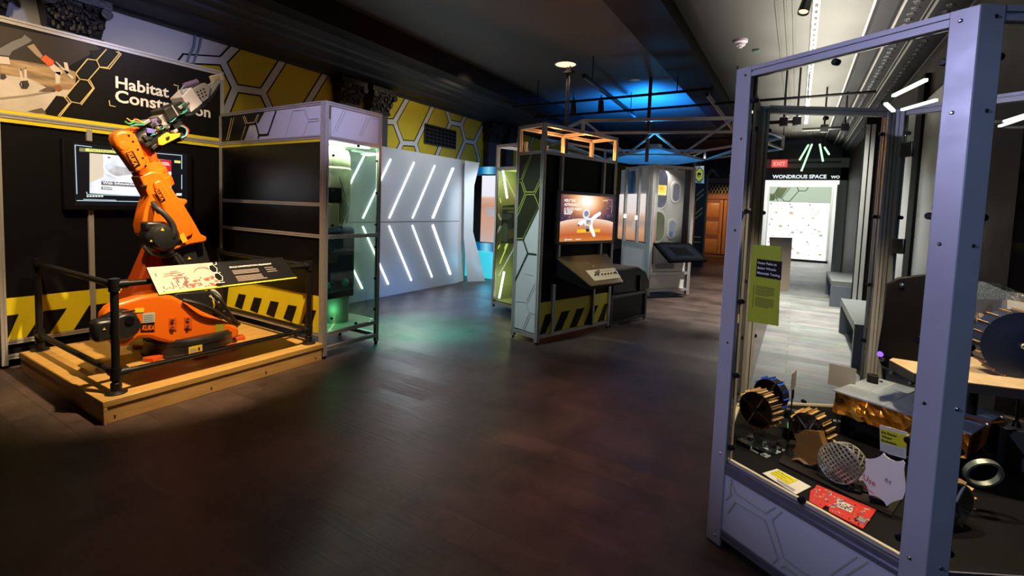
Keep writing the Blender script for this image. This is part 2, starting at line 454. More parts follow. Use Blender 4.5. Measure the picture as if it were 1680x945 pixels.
# right-hand cornice with bright metallic mouldings and an ornamental band
MOUL = mat('silver_moulding', (0.52, 0.50, 0.47), 0.32, 0.7, noise=.1, nscale=6)
ORN = mat('black_ornament', (0.02, 0.02, 0.023), 0.3, 0.3, noise=.5, nscale=40, bump=1.0)
c = MB().use(CEILB)
c.prism([(4.4 if 0 else XB, y, z) for y, z in [(-1.35, 3.45), (-1.25, 3.45), (-1.2, 3.55), (-1.02, 3.62), (-.98, 3.74), (-.80, 3.78), (-.76, 3.86), (-.60, 3.9), (-.56, 4.0), (-1.35, 4.0)]], (XE - XB - 3.2, 0, 0))
for (y, z, r) in [(-.57, 3.965, .018), (-.625, 3.925, .022), (-.66, 3.90, .012)]:
    c.use(MOUL).beam((XB, y, z), (17.1, y, z), r * 1.6, r * 1.6, slot=False)
for (y, z, r) in [(-.79, 3.80, .016), (-1.0, 3.68, .014), (-.985, 3.735, .008), (-1.21, 3.53, .014)]:
    c.use(MOUL).beam((XB, y, z), (17.1, y, z), r * 1.6, r * 1.6, slot=False)
struct(c.build('trim_2', smooth=False))
c = MB().use(ORN)
for k in range(70):
    x = 4.6 + k * .17
    c.ball((x, -.89, 3.765), .055, 8, (1, 1, .5)); c.ball((x + .085, -1.09, 3.60), .05, 8, (1, 1, .5))
o = c.build('trim_3'); struct(o)
for y in (.19, .27, .36):
    struct(MB().box2((4.5, y - .012, 3.978), (17.1, y + .012, ZC + .005)).build('trim_4', m=CEIL))

# left wall with its hexagon mural
WALLP = mat('pale_wall_paint', (0.58, 0.60, 0.66), 0.6, noise=.06, nscale=3)
MUY = mat('mural_yellow', (0.56, 0.46, 0.02), 0.55, noise=.12, nscale=5)
MUW = mat('mural_white', (0.60, 0.63, 0.68), 0.55)
wl = struct(MB().box2((XB, YL, 0), (XE, YL + .2, ZC)).build('wall_left', m=WALLP))
mu = MB().use(MUY)
yp = YL - .004
N = (0, -1, 0)
def P(x, z): return V((x, yp, z))
edge = [(3.62, 3.58), (3.349, 3.337), (2.97, 3.25), (2.72, 2.9), (2.72, 2.4)]
mu.prism([P(x, z) for x, z in edge + [(XE, 2.4), (XE, 3.58)]], (0, -.001, 0))
T, TB = .085, .125
lines = [((2.5, 2.55), (2.93, 3.245)), ((2.93, 3.245), (3.349, 3.337)), ((3.349, 3.337), (3.66, 3.75)), ((3.349, 3.337), (3.513, 3.03)),
         ((3.513, 3.03), (3.35, 2.6)), ((3.513, 3.03), (3.883, 3.06)), ((3.883, 3.06), (4.20, 3.6)), ((3.883, 3.06), (4.05, 2.75)), ((4.05, 2.75), (4.4, 2.76)),
         ((4.4, 2.76), (4.95, 3.66)), ((6.1, 3.04), (6.379, 3.081)), ((6.379, 3.081), (6.74, 3.62)), ((6.379, 3.081), (6.59, 2.73)), ((6.59, 2.73), (6.95, 2.76)),
         ((6.95, 2.76), (7.46, 3.62)), ((6.59, 2.73), (6.42, 2.45)), ((6.95, 2.76), (7.1, 2.45)), ((7.86, 3.6), (8.01, 3.345)), ((8.01, 3.345), (8.38, 3.36)),
         ((8.38, 3.36), (8.55, 3.6)), ((8.01, 3.345), (7.5, 2.45)), ((8.38, 3.36), (8.54, 3.03)), ((8.54, 3.03), (8.9, 3.04)), ((8.9, 3.04), (9.3, 3.62)),
         ((8.54, 3.03), (8.2, 2.45)), ((8.9, 3.04), (9.1, 2.66)), ((9.1, 2.66), (9.0, 2.4)),
         ((11.1, 3.6), (10.9, 3.0)), ((10.9, 3.0), (11.3, 2.5)), ((11.7, 3.6), (11.4, 3.1)), ((11.4, 3.1), (11.7, 2.6))]
for a, b in lines: mu.use(LINEK).strip(P(*a) + V((0, -.001, 0)), P(*b) + V((0, -.001, 0)), TB, N, .001)
for a, b in lines: mu.use(MUW).strip(P(*a) + V((0, -.0045, 0)), P(*b) + V((0, -.0045, 0)), T, N, .001)
mu.build('mural', wl, smooth=False)

# dark ornate pilasters standing against the mural
CAP = mat('black_plaster', (0.008, 0.009, 0.014), 0.4, noise=.4, nscale=18, bump=.4, spec=.35)
SHAFT = mat('blue_black_shaft', (0.030, 0.036, 0.055), 0.5, noise=.2)
rnd = random.Random(3)
def pilaster(x0, x1, label):
    t = thing('ornate_pilaster', label, 'pilaster', ((x0 + x1) / 2, YL - .09, 0), 'black pilasters on the mural wall')
    MB().box2((x0, YL - .16, 0), (x1, YL - .015, 3.2)).build('shaft', t, m=SHAFT, bev=.015)
    b = MB().use(CAP); cx = (x0 + x1) / 2; hw = (x1 - x0) / 2
    b.box2((x0 - .03, YL - .18, 3.12), (x1 + .03, YL - .015, 3.17)); 
    b.hexa([(x0 - .01, YL - .17, 3.17), (x1 + .01, YL - .17, 3.17), (x1 + .01, YL - .015, 3.17), (x0 - .01, YL - .015, 3.17)],
           [(x0 - .05, YL - .26, 3.46), (x1 + .05, YL - .26, 3.46), (x1 + .05, YL - .015, 3.46), (x0 - .05, YL - .015, 3.46)])
    b.box2((x0 - .07, YL - .29, 3.46), (x1 + .07, YL - .015, 3.54))
    for k in range(90):   # acanthus lumps
        u = rnd.uniform(-1, 1); v = rnd.random()
        b.ball((cx + u * (hw + .04 * v), YL - .18 - .09 * v, 3.18 + .28 * v), rnd.uniform(.014, .034), 8, (1, .8, 1.4))
    for sx in (-1, 1):
        b.lathe((cx + sx * (hw + .02), YL - .31, 3.41), (0, 1, 0), [(0, 0), (0, .05), (.06, .055), (.12, .045), (.12, 0)], 14)
    b.build('capital', t)
    return t
pilaster(.95, 1.36, 'black pilaster top at the far left edge above the header sign')
pilaster(1.66, 2.05, 'black carved pilaster capital above the rover picture on the header sign')
pilaster(5.06, 5.42, 'black carved pilaster directly above the tall glass display tower')
pilaster(5.68, 6.08, 'black pilaster with long dark shaft right of the glass display tower')
pilaster(9.25, 9.75, 'blue-lit black pilaster at the far end of the yellow mural')
pilaster(10.05, 10.4, 'last carved black pilaster, above the open aluminium kiosk top')

# vent in the mural
t = thing('air_vent', 'black pierced air vent grille set in the yellow hexagon mural', 'vent', (7.68, YL - .02, 2.98))
b = MB().use(BLKM)
vx0, vx1, vz0, vz1 = 7.19, 8.17, 2.81, 3.18
b.box2((vx0, YL - .03, vz0), (vx1, YL - .022, vz1)); b.build('backing', t)
b = MB().use(mat('vent_black', (.02, .02, .02), .5))
for k in range(9):
    x = vx0 + (vx1 - vx0) * k / 8; b.box((x, YL - .036, (vz0 + vz1) / 2), (.022, .012, vz1 - vz0))
for k in range(6):
    z = vz0 + (vz1 - vz0) * k / 5; b.box(((vx0 + vx1) / 2, YL - .036, z), (vx1 - vx0 + .02, .013, .022))
b.build('grille', t, smooth=False)
# cable against the mural
o = MB().use(mat('grey_cable', (.12, .16, .22), .5)).tube([(3.02, 6.42, 3.56), (3.0, 6.42, 3.4), (2.93, 6.42, 3.2), (2.94, 6.42, 2.9), (2.95, 6.42, 2.3)], .014).tube([(3.09, 6.42, 3.56), (3.06, 6.42, 3.4), (3.0, 6.42, 3.2), (3.0, 6.42, 2.9), (3.02, 6.42, 2.3)], .014).build('wall_cable', loc=(3.0, 6.42, 2.9))
tag(o, 'pair of grey-blue cables running down the pale mural behind the header sign', 'cable')

# right wall, alcove behind the glass case, back wall
RWALL = mat('brown_black_panelling', (0.026, 0.018, 0.014), 0.5, noise=.25, nscale=4, spec=.15)
struct(MB().box2((4.3, YR - .15, 0), (17.3, YR, ZC)).build('wall_right', m=RWALL))
struct(MB().box2((XB, -3.2, 0), (4.3, -3.05, ZC)).build('wall_alcove', m=RWALL))
struct(MB().box2((4.28, -3.05, 0), (4.45, YR - .1, ZC)).build('wall_return', m=RWALL))
struct(MB().box2((XB - .15, -3.2, 0), (XB, YL + .2, ZC)).build('wall_back', m=RWALL))
# pale metal pilaster strips on the right wall
PALE = mat('pale_metal_panel', (0.55, 0.56, 0.55), 0.3, 0.35, noise=.05, nscale=2)
for i, (x0, x1) in enumerate([(6.3, 7.15), (7.5, 8.7)]):
    struct(MB().box2((x0, YR - .01, .12), (x1, YR + .02, 3.0)).build('trim_%d' % (5 + i), m=PALE, bev=.006))
struct(MB().box2((7.15, YR - .01, .05), (7.5, YR + .05, 3.3)).build('trim_7', m=BLKM))
# projecting pier with two pale strips beside the farther bench
struct(MB().box2((10.0, -1.3, 0), (10.25, -.9, 3.4)).build('trim_8', m=BLKM))
struct(MB().box2((9.98, -.955, .05), (10.0, -.9, 3.2)).build('trim_9', m=PALE))
struct(MB().box2((9.98, -1.03, .05), (10.0, -.975, 3.2)).build('trim_10', m=PALE))

# end wall with the wooden doors
struct(MB().box2((XE, 1.0, 0), (XE + .2, YL, ZC)).build('wall_end', m=RWALL))
WOODR = mat('red_brown_door_wood', (0.22, 0.075, 0.022), 0.4, noise=.25, nscale=5)
WOODL = mat('honey_door_wood', (0.42, 0.17, 0.04), 0.4, noise=.25, nscale=5)
xf = XE - .02
t = thing('door_1', None, None, (XE, 2.5, 0)); t['kind'] = 'structure'
b = MB().use(WOODR)
for y in (3.5, 1.5): b.box((xf - .03, y, 1.5), (.1, .2, 3.02))
b.box((xf - .03, 2.5, 2.93), (.12, 2.2, .2)); b.box((xf - .03, 2.5, 2.3), (.12, 2.2, .2))
b.build('door_frame', t, bev=.01)
b = MB().use(BLKM).box((xf, 2.5, 2.6), (.03, 1.85, .42)).use(mat('brass_lattice', (.3, .24, .1), .4, .8))
for k in range(16):
    y = 1.6 + k * .12
    b.strip((xf - .02, y, 2.41), (xf - .02, y + .2, 2.8), .015, (-1, 0, 0), .01); b.strip((xf - .02, y + .2, 2.41), (xf - .02, y, 2.8), .015, (-1, 0, 0), .01)
b.build('transom_grille', t, smooth=False)
for y0, y1 in ((2.52, 3.4), (1.6, 2.5)):
    b = MB().use(WOODR).box2((xf - .05, y0, .02), (xf, y1, 2.2))
    for z0, z1 in ((.1, .62), (.78, 1.32), (1.48, 2.05)):
        b.use(WOODL).hexa([(xf - .05, y0 + .14, z0), (xf - .05, y1 - .14, z0), (xf - .05, y1 - .14, z1), (xf - .05, y0 + .14, z1)],
                          [(xf - .075, y0 + .2, z0 + .07), (xf - .075, y1 - .2, z0 + .07), (xf - .075, y1 - .2, z1 - .07), (xf - .075, y0 + .2, z1 - .07)])
    for yy in (y0 + .06, y1 - .06): b.use(WOODL).box((xf - .055, yy, 1.1), (.03, .1, 2.12))
    b.build('door_leaf', t, bev=.006)
b = MB().use(BLK).box2((XE - .012, 1.3, 3.04), (XE - .004, 4.6, 3.42)).use(YELL)
for k in range(7):
    y = 1.5 + k * .42; s = 1 if k % 2 else -1
    for dy in (0, .08): b.strip((XE - .014, y + dy, 3.08), (XE - .014, y + dy + s * .2, 3.38), .022, (-1, 0, 0), .003)
b.build('door_header', t, smooth=False)

# lit panel gallery beyond the portal
XP = 17.15
PORT = mat('portal_black', (.012, .016, .018), .4)
struct(MB().box2((XP, -1.35, 2.74), (XP + .15, 1.15, ZC)).build('wall_portal', m=PORT))
SOF = mat('grey_soffit', (.32, .32, .30), .5)
struct(MB().box2((XP - .05, -1.35, 3.12), (XP, 1.15, 3.4)).build('trim_11', m=SOF))
struct(MB().box2((XP - .06, -1.0, 3.25), (XP - .045, .7, 3.31)).build('trim_12', m=PORT))
TIM = mat('pale_timber', (.45, .33, .2), .5, noise=.2)
struct(MB().box2((XP - .02, .96, 0), (XP + .2, 1.15, 2.74)).build('trim_13', m=TIM))
struct(MB().box2((XP - .02, -1.06, 0), (XP + .2, -.96, 2.74)).build('trim_14', m=PALE))
struct(MB().box2((XP - .03, -1.0, 2.62), (XP + .02, 1.0, 2.74)).build('trim_15', m=emis('portal_light_strip', (1, 1, .96), 1.6)))
struct(MB().box2((XP, .98, 0), (XE, 1.12, ZC)).build('wall_partition', m=mat('partition_white', (.6, .6, .58), .5)))
struct(MB().box2((XP, -1.2, 0), (XE, -1.02, ZC)).build('wall_partition', m=MATS['partition_white']))
struct(MB().box2((20.02, -1.2, 0), (20.2, 1.12, ZC)).build('wall_gallery', m=MATS['partition_white']))
struct(MB().box2((19.98, -1.0, 0), (20.02, 1.0, .09)).build('baseboard_gallery', m=BLK))
t = thing('portal_sign', 'black header with white WONDROUS SPACE lettering over the bright gallery', 'sign', (XP, 0, 2.74))
MB().box2((XP - .006, -1.0, 2.75), (XP - .001, 1.0, 3.02)).build('header_board', t, m=mat('sign_black', (.014, .02, .022), .35))
for body, y0, wd in (('WONDROUS SPACE', .76, 1.43), ('WO', -.78, .22)):
    text('lettering', body, (XP - .006, y0, 2.80), (0, -1, 0), (0, 0, 1), emis('sign_letters_lit', (.9, .95, 1), 1.3), t, width=wd, bold=.03, th=.004)
# ================================================================== gallery, benches, far things
t = thing('lightbox_wall', 'glowing white specimen wall of nine panels at the end of the bright gallery', 'light box', (20.0, 0, .09))
LB = emis('lightbox_white', (1, 1, 1), 1.7)
cols = [(.93, .335), (.325, -.285), (-.295, -.94)]
rows = [[(.09, .72), (.73, 1.37), (1.38, 2.14)], [(.09, .80), (.81, 1.36), (1.37, 2.13)], [(.09, .80), (.81, 1.40), (1.41, 2.12)]]
rnd = random.Random(11)
SPC = [emis('specimen_ochre', (.75, .55, .32), 1.0), emis('specimen_grey', (.60, .60, .62), 1.0), emis('specimen_buff', (.9, .72, .5), 1.0)]
for (ya, yb), rw in zip(cols, rows):
    for z0, z1 in rw:
        p = MB().box2((19.99, ya, z0), (20.015, yb, z1)).build('light_panel', t, m=LB)
        b = MB()
        for k in range(4):
            y = rnd.uniform(yb + .1, ya - .1); z = rnd.uniform(z0 + .1, z1 - .1); r = rnd.uniform(.025, .07)
            b.use(SPC[k % 3]); n = rnd.randint(5, 8)
            b.prism([(19.985, y + r * 1.3 * cos(2 * pi * j / n) * rnd.uniform(.7, 1), z + r * sin(2 * pi * j / n) * rnd.uniform(.5, 1)) for j in range(n)], (-.01, 0, 0))
        b.use(TXTK).box((19.985, ya - .06, z1 - .07), (.006, .035, .05))
        b.build('specimens', p, smooth=False)
b = MB().box2((20.0, -.95, 2.15), (20.015, .93, 2.7)); b.build('header_panel', t, m=emis('header_pale_green', (.72, .85, .66), .75))
b = MB().use(LINEK)
for a, c in [((.93, 2.42), (.80, 2.42)), ((.80, 2.42), (.66, 2.68)), ((.80, 2.42), (.72, 2.28)), ((.72, 2.28), (.54, 2.28)), ((.54, 2.28), (.3, 2.66)), ((.54, 2.28), (.46, 2.17)), ((.46, 2.17), (.28, 2.17)), ((.28, 2.17), (0.02, 2.55)), ((.02, 2.55), (.08, 2.68)), ((.02, 2.55), (-.2, 2.55)), ((-.2, 2.55), (-.26, 2.68)), ((.72, 2.28), (.66, 2.17))]:
    b.strip((19.998, a[0], a[1]), (19.998, c[0], c[1]), .022, (-1, 0, 0), .003)
b.use(mat('header_dark_cell', (.06, .08, .03), .5))
b.prism([(19.999, .78, 2.42), (19.999, .7, 2.3), (19.999, .56, 2.3), (19.999, .36, 2.66), (19.999, .66, 2.66)], (-.002, 0, 0))
b.prism([(19.999, .92, 2.40), (19.999, .80, 2.40), (19.999, .74, 2.28), (19.999, .78, 2.18), (19.999, .92, 2.18)], (-.002, 0, 0))
b.build('hexagon_graphic', t, smooth=False)

# benches along the right wall
BEN = mat('bench_grey_laminate', (.16, .17, .17), .4, noise=.1)
BEN2 = mat('bench_blue_grey_edge', (.13, .15, .19), .4)
def bench(x0, x1, label):
    t = thing('bench', label, 'bench', ((x0 + x1) / 2, -.95, 0), 'grey box benches')
    h = .48
    MB().box2((x0, -1.15, h - .09), (x1, -.6, h)).build('seat', t, m=BEN, bev=.004)
    for x in (x0, x1 - .1): MB().box2((x, -1.15, 0), (x + .1, -.6, h - .09)).build('leg', t, m=BEN2, bev=.004)
    MB().box2((x0 + .1, -1.15, 0), (x1 - .1, -1.10, h - .09)).build('back_panel', t, m=BLK)
    return t
bench(10.3, 12.0, 'farther grey box bench against the right wall, nearer the bright gallery')
bench(6.2, 8.1, 'nearer grey box bench against the right wall, just behind the glass case')

# illuminated exit sign
t = thing('exit_sign', 'small red EXIT sign hanging under the soffit beside the gallery portal', 'sign', (16.9, .58, 3.2))
MB().box2((16.88, .37, 3.13), (16.92, .80, 3.36)).build('housing', t, m=mat('exit_red', (.7, .08, .07), .4, 0, (1, .12, .1), 1.0), bev=.01)
text('lettering', 'EXIT', (16.878, .74, 3.18), (0, -1, 0), (0, 0, 1), emis('exit_letter', (1, .5, .45), 1.2), t, width=.32, bold=.02)
MB().box2((16.89, .33, 3.36), (16.91, .84, 3.39)).build('mounting_rail', t, m=BLK)
MB().cyl((16.9, .58, 3.38), (16.9, .58, 4.0), .012).build('hanger_rod', t, m=BLK)

# green neon sticks over the gallery portal
NEO = emis('neon_green', (.45, 1.0, .5), 2.2)
for i, (a, c, lb) in enumerate([((1326, 238), (1312, 262), 'short outer green light stick, leftmost of the fan above the exit sign'), ((1332, 237), (1315, 280), 'long green light stick slanting down beside the exit sign'),
                            ((1345, 237), (1350, 264), 'upright green light stick right of the long slanting one'), ((1353, 242), (1360, 253), 'shortest green light stick, farthest from the exit sign')]):
    p, q = at(*a, 'x', 15.0), at(*c, 'x', 14.4)
    t = thing('light_stick', lb, 'light', p, 'green light sticks')
    MB().cyl(p, q, .022).build('tube', t, m=NEO)
    MB().cyl(p + (p - q).normalized() * .05, p, .028).build('end_cap', t, m=BLK)
    MB().cyl(p, (p.x, p.y, 4.0), .006).build('hanger_wire', t, m=BLK)

# ------------------------------------------------------------------ ceiling fixtures
def downlight(x, y, r, label, colr=(1, .62, .3), s=6.0, e=0):
    t = thing('ceiling_downlight', label, 'light', (x, y, ZC), 'round ceiling downlights')
    MB().lathe((x, y, ZC), (0, 0, -1), [(0, r * 1.15), (.012, r * 1.15), (.014, r)], 28).build('trim_ring', t, m=mat('downlight_rim', (.25, .25, .25), .4))
    MB().lathe((x, y, ZC - .006), (0, 0, -1), [(0, 0), (0, r), (.004, r * .9), (.004, 0)], 28).build('lens', t, m=emis('downlight_' + str(s), colr, s))
    if e: lamp('downlight_beam', 'SPOT', (x, y, ZC - .05), colr, e, (x, y, 0), .05, 90, .6)
p = at(928, 105, 'z', ZC)
downlight(p.x, p.y, .17, 'large warm downlight glowing on the dark ceiling above the open kiosk', (1, .70, .40), 1.8, 30)
p = at(1065, 197.5, 'z', ZC); downlight(p.x, p.y, .14, 'small blue-white downlight in the blue glow above the canopy', (.6, .85, 1), 4.0)
p = at(1042, 131, 'z', ZC); downlight(p.x, p.y, .1, 'unlit downlight on the ceiling left of the black beam', (.12, .13, .14), .4)

p = at(1216, 66, 'z', ZC)
t = thing('smoke_detector', 'pale round smoke detector on the ceiling left of the glass case top', 'detector', p)
MB().lathe(p, (0, 0, -1), [(0, 0), (0, .085), (.03, .085), (.045, .06), (.075, .055), (.08, 0)], 24).build('body', t, m=mat('detector_plastic', (.55, .50, .56), .4))
MB().lathe(p + V((0, 0, -.08)), (0, 0, -1), [(0, .03), (.02, .026), (.022, 0)], 16).build('sensor', t, m=mat('detector_lens', (.7, .65, .7), .3))
p = at(1241, 82, 'z', ZC)
o = MB().box((p.x, p.y, ZC - .015), (.12, .08, .03)).build('ceiling_sensor', m=mat('sensor_green', (.05, .09, .07), .4), loc=p, bev=.006)
tag(o, 'small dark box sensor on the ceiling beside the smoke detector', 'sensor')

# lighting track with pierced white strip
t = thing('lighting_track', 'long pierced white lighting track on the ceiling behind the glass case top', 'track', (9.5, -.03, 3.96))
b = MB().use(mat('track_white', (.75, .74, .7), .4))
for y in (-.055, -.005): b.box2((4.6, y - .008, 3.93), (14.0, y + .008, 3.965))
for k in range(48): b.box((4.6 + k * .2, -.03, 3.945), (.05, .05, .02))
b.build('rail', t, smooth=False)
def track_head(p, label, aim=(0, 0, -1), glow=None):
    p = V(p); aim = V(aim).normalized()
    t = thing('track_spotlight', label, 'spotlight', p, 'black track spotlights')
    MB().lathe(p, aim, [(-.07, 0), (-.07, .045), (.10, .055), (.12, .055), (.10, .045), (.1, 0)], 18).build('lamp_body', t, m=BLK)
    if glow: MB().lathe(p + aim * .103, aim, [(0, 0), (0, .043), (.002, 0)], 16).build('lens', t, m=glow)
    MB().cyl(p - aim * .02, p + V((0, 0, .16)), .012).build('stem', t, m=BLK)
GLW = emis('spot_lens_warm', (1, .8, .55), 6.0)
GLD = emis('spot_lens_dim', (1, .7, .4), 1.2)
p = at(1323, 4, 'z', 3.82); track_head(p, 'black spotlight with warm lens at the top edge left of the white track', (-.3, .2, -1), GLD)
# pipe grid: black pipes across the room and slanting track pieces
def pipe(pa, pb, label, r=.022, z=None):
    t = thing('ceiling_pipe', label, 'pipe', (pa + pb) / 2, 'black ceiling pipes')
    MB().cyl(pa, pb, r).build('tube', t, m=BLKM)
    for q in (pa * .85 + pb * .15, pa * .15 + pb * .85): MB().cyl(q, (q.x, q.y, ZC), .008).build('drop_rod', t, m=BLKM)
ZP = 3.55
def pp(x, y): return at(x, y, 'z', ZP)
a, b_ = pp(852, 191), pp(1179, 161); xm = (a.x + b_.x) / 2
pipe(V((8.0, 4.9, ZP)), V((8.0, 1.25, ZP)), 'nearer black pipe running across under the ceiling above the canopy')
pipe(V((9.1, 5.0, ZP)), V((9.1, -.9, ZP)), 'second black pipe across the ceiling, ending behind the glass case')
pipe(V((13.2, 5.4, ZP)), V((13.2, .9, ZP)), 'far black pipe across the ceiling beyond the canopy')
def track_piece(x1, y1, x2, y2, z, label):
    p, q = at(x1, y1, 'z', z), at(x2, y2, 'z', z)
    t = thing('track_section', label, 'track', (p + q) / 2, 'black lighting track sections')
    MB().beam(p, q, .05, .06, slot=False).build('rail', t, m=BLK)
    MB().beam(p - V((0, 0, .034)), q - V((0, 0, .034)), .018, .01, slot=False).build('contact_strip', t, m=STEEL)
    for f in (.12, .88):
        r = p.lerp(q, f); MB().cyl(r, (r.x, r.y, ZC), .007).build('drop_rod', t, m=BLKM)
track_piece(958, 124, 1042, 190, 3.6, 'black lighting track slanting down right of the warm downlight')
track_piece(1160, 155, 1203, 214, 3.55, 'black lighting track seen just left of the glass case corner post')
for (x, y, z, lb, g) in [(986, 172, 3.45, 'black cylinder spotlight hanging below the track near the warm downlight', None), (941, 175, 3.5, 'wide black floodlight with pale lens left of the hanging cylinder spotlight', mat('flood_lens', (.5, .55, .6), .3)),
                         (1141, 264, 2.9, 'bright little spotlight hanging above the green hexagon sign', GLW), (1096, 235, 3.3, 'small spotlight hanging over the middle of the canopy', None)]:
    p = at(x, y, 'x', 8.0 if x < 1000 else (12.0 if x > 1120 else 10.5)); track_head(p, lb, (.1, 0, -1), g)
# black pipe fittings seen through the top of the glass case
for (u0, v0, u1, v1, X, lb) in [(1262, 201, 1310, 199, 9.0, 'black pipe end with clamp seen through the case above the canopy tip'), (1316, 213, 1390, 209, 10.5, 'black cross pipe with clamps seen through the top of the glass case')]:
    p, q = at(u0, v0, 'x', X), at(u1, v1, 'x', X)
    t = thing('clamped_pipe', lb, 'pipe', (p + q) / 2, 'clamped black pipes')
    MB().cyl(p, q, .03).build('tube', t, m=BLK)
    for f in (.5, .95):
        r = p.lerp(q, f); MB().box(r, (.1, .12, .14)).build('clamp', t, m=BLK, bev=.01)
        MB().cyl(r, (r.x, r.y, ZC), .015).build('drop_rod', t, m=BLK)

# ------------------------------------------------------------------ hexagonal truss canopy
CC = V((10.248, 2.71, 0)); S = 2.45; BE = radians(14.8 + 180)
t = thing('truss_canopy', 'hexagonal aluminium truss canopy lit blue from its centre, above the pavilion', 'canopy', (CC.x, CC.y, 2.9))
TR = mat('truss_aluminium', (.50, .52, .54), .35, .8)
vt = [CC + V((S * cos(BE + pi / 6 + k * pi / 3), S * sin(BE + pi / 6 + k * pi / 3), 0)) for k in range(6)]
zt, zb = 3.17, 2.95
for k in range(6):
    a, b_ = vt[k], vt[(k + 1) % 6]
    MB().beam(a + V((0, 0, zt)), b_ + V((0, 0, zt)), .05, .05).build('upper_ring_bar', t, m=TR)
    MB().beam(a + V((0, 0, zb)), b_ + V((0, 0, zb)), .04, .04).build('lower_ring_bar', t, m=TR)
    MB().beam(a + V((0, 0, zb)), a + V((0, 0, zt)), .05, .05).build('corner_strut', t, m=TR)
    m_ = (a + b_) / 2
    inn = CC + (a - CC) * .42
    inn2 = CC + (b_ - CC) * .42
    MB().beam(a + V((0, 0, zt)), inn + V((0, 0, 2.72)), .03, .03).build('spoke', t, m=TR)
    MB().beam(inn + V((0, 0, 2.72)), inn2 + V((0, 0, 2.72)), .03, .03).build('inner_ring_bar', t, m=TR)
    MB().beam(inn + V((0, 0, 2.72)), CC + V((0, 0, 3.0)), .03, .03).build('hub_strut', t, m=TR)
    MB().beam(m_ + V((0, 0, zb)), inn + V((0, 0, 2.72)), .03, .03).build('brace', t, m=TR)
    MB().beam(m_ + V((0, 0, zb)), inn2 + V((0, 0, 2.72)), .03, .03).build('brace', t, m=TR)
MB().lathe(CC + V((0, 0, 2.93)), (0, 0, 1), [(0, 0), (0, .16), (.1, .16), (.1, 0)], 6).build('hub', t, m=TR)
SAIL = mat('canopy_sail_fabric', (.25, .36, .45), .6)
for k in (1, 2, 3, 4):
    a, b_ = CC + (vt[k] - CC) * .42, CC + (vt[(k + 1) % 6] - CC) * .42
    MB().prism([a + V((0, 0, 2.70)), b_ + V((0, 0, 2.70)), CC + V((0, 0, 2.97))], (0, 0, .006)).build('sail', t, m=SAIL, smooth=False)
nm = (vt[0] + vt[5]) / 2 if False else CC + V((cos(BE), sin(BE), 0)) * S * .9
hp = at(1062, 240, 'x', 8.6)
MB().beam((hp.x, hp.y, 2.5), (hp.x, hp.y, ZC), .05, .05).build('hanger_post', t, m=GUN)
for k in (0, 1, 3, 4): MB().cyl(vt[k] + V((0, 0, zt)), vt[k] + V((0, 0, ZC)), .008).build('suspension_rod', t, m=BLK)

# ------------------------------------------------------------------ pavilion display with capsule windows
A2 = radians(-37.5)
p0 = V((8.9, 2.33, 0)); dx = V((cos(A2), sin(A2), 0)); dn = V((-dx.y, dx.x, 0))
def D(s, t_, z): return p0 + dx * s + dn * t_ + V((0, 0, z))
W2, H2 = .93, 2.49
t = thing('capsule_display', 'white display bay with four capsule-shaped windows and one yellow lit scene', 'display case', p0)
PANW = mat('warm_white_panel', (.60, .57, .55), .45, noise=.04)
for (s, tt) in ((0, 0), (W2, 0), (W2, .5)): MB().beam(D(s, tt, .02), D(s, tt, H2), .06, .06, up=dx).build('post', t, m=ALU)
for z in (H2 - .03, .44, .12): MB().beam(D(0, 0, z), D(W2, 0, z), .05, .05).build('rail', t, m=ALU)
MB().prism([D(.03, .02, .14), D(W2 - .03, .02, .14), D(W2 - .03, .02, .42), D(.03, .02, .42)], dn * .02).build('lower_panel', t, m=PANW)
MB().prism([D(.03, .02, .47), D(W2 - .03, .02, .47), D(W2 - .03, .02, 1.02), D(.03, .02, 1.02)], dn * .02).build('apron_panel', t, m=PANW)
b = MB().use(BLK)
for k in range(5): b.prism([D(.16, .012, .53 + k * .02), D(.6, .012, .53 + k * .02), D(.6, .012, .54 + k * .02), D(.16, .012, .54 + k * .02)], dn * .006)
b.build('vent', t, smooth=False)
MB().prism([D(.03, .2, 1.02), D(W2 - .03, .2, 1.02), D(W2 - .03, .2, 2.44), D(.03, .2, 2.44)], dn * .03).build('window_wall', t, m=PANW)
def capsule(cx, cz, hw, hh, off, n=10):
    pts = []
    for k in range(n + 1): pts.append(D(cx + hw * cos(pi * k / n), off, cz + hh - hw + hw * sin(pi * k / n)))
    for k in range(n + 1): pts.append(D(cx - hw * cos(pi * k / n), off, cz - hh + hw - hw * sin(pi * k / n)))
    return pts
rim = mat('capsule_rim', (.66, .63, .60), .4)
scene_y = ramp_mat('yellow_scene', 'Object', [(0.3, (.05, .03, .01)), (.5, (.9, .55, .08)), (.7, (1, .85, .4))], 1.6, kind='noise', nscale=3)
greyw = ramp_mat('grey_violet_scene', 'Object', [(0.35, (.20, .20, .28)), (.65, (.42, .42, .55))], 0.5, kind='noise', nscale=2)
greenw = ramp_mat('moss_scene', 'Object', [(0.35, (.16, .17, .10)), (.65, (.34, .36, .22))], 0.5, kind='noise', nscale=3)
bluew = ramp_mat('blue_scene', 'Object', [(0.45, (.40, .42, .5)), (.6, (.03, .08, .4))], 0.5, kind='noise', nscale=4)
for (cx, cz, hw, hh, mm) in ((.31, 2.05, .15, .36, greyw), (.29, 1.33, .15, .28, greenw), (.68, 2.0, .075, .17, greyw), (.64, 1.28, .075, .16, bluew)):
    r = MB().prism(capsule(cx, cz, hw + .05, hh + .05, .2), -dn * .03).build('window_rim', t, m=rim, bev=.012)
    MB().prism(capsule(cx, cz, hw, hh, .168), -dn * .004).build('window_pane', r, m=mm, smooth=False)
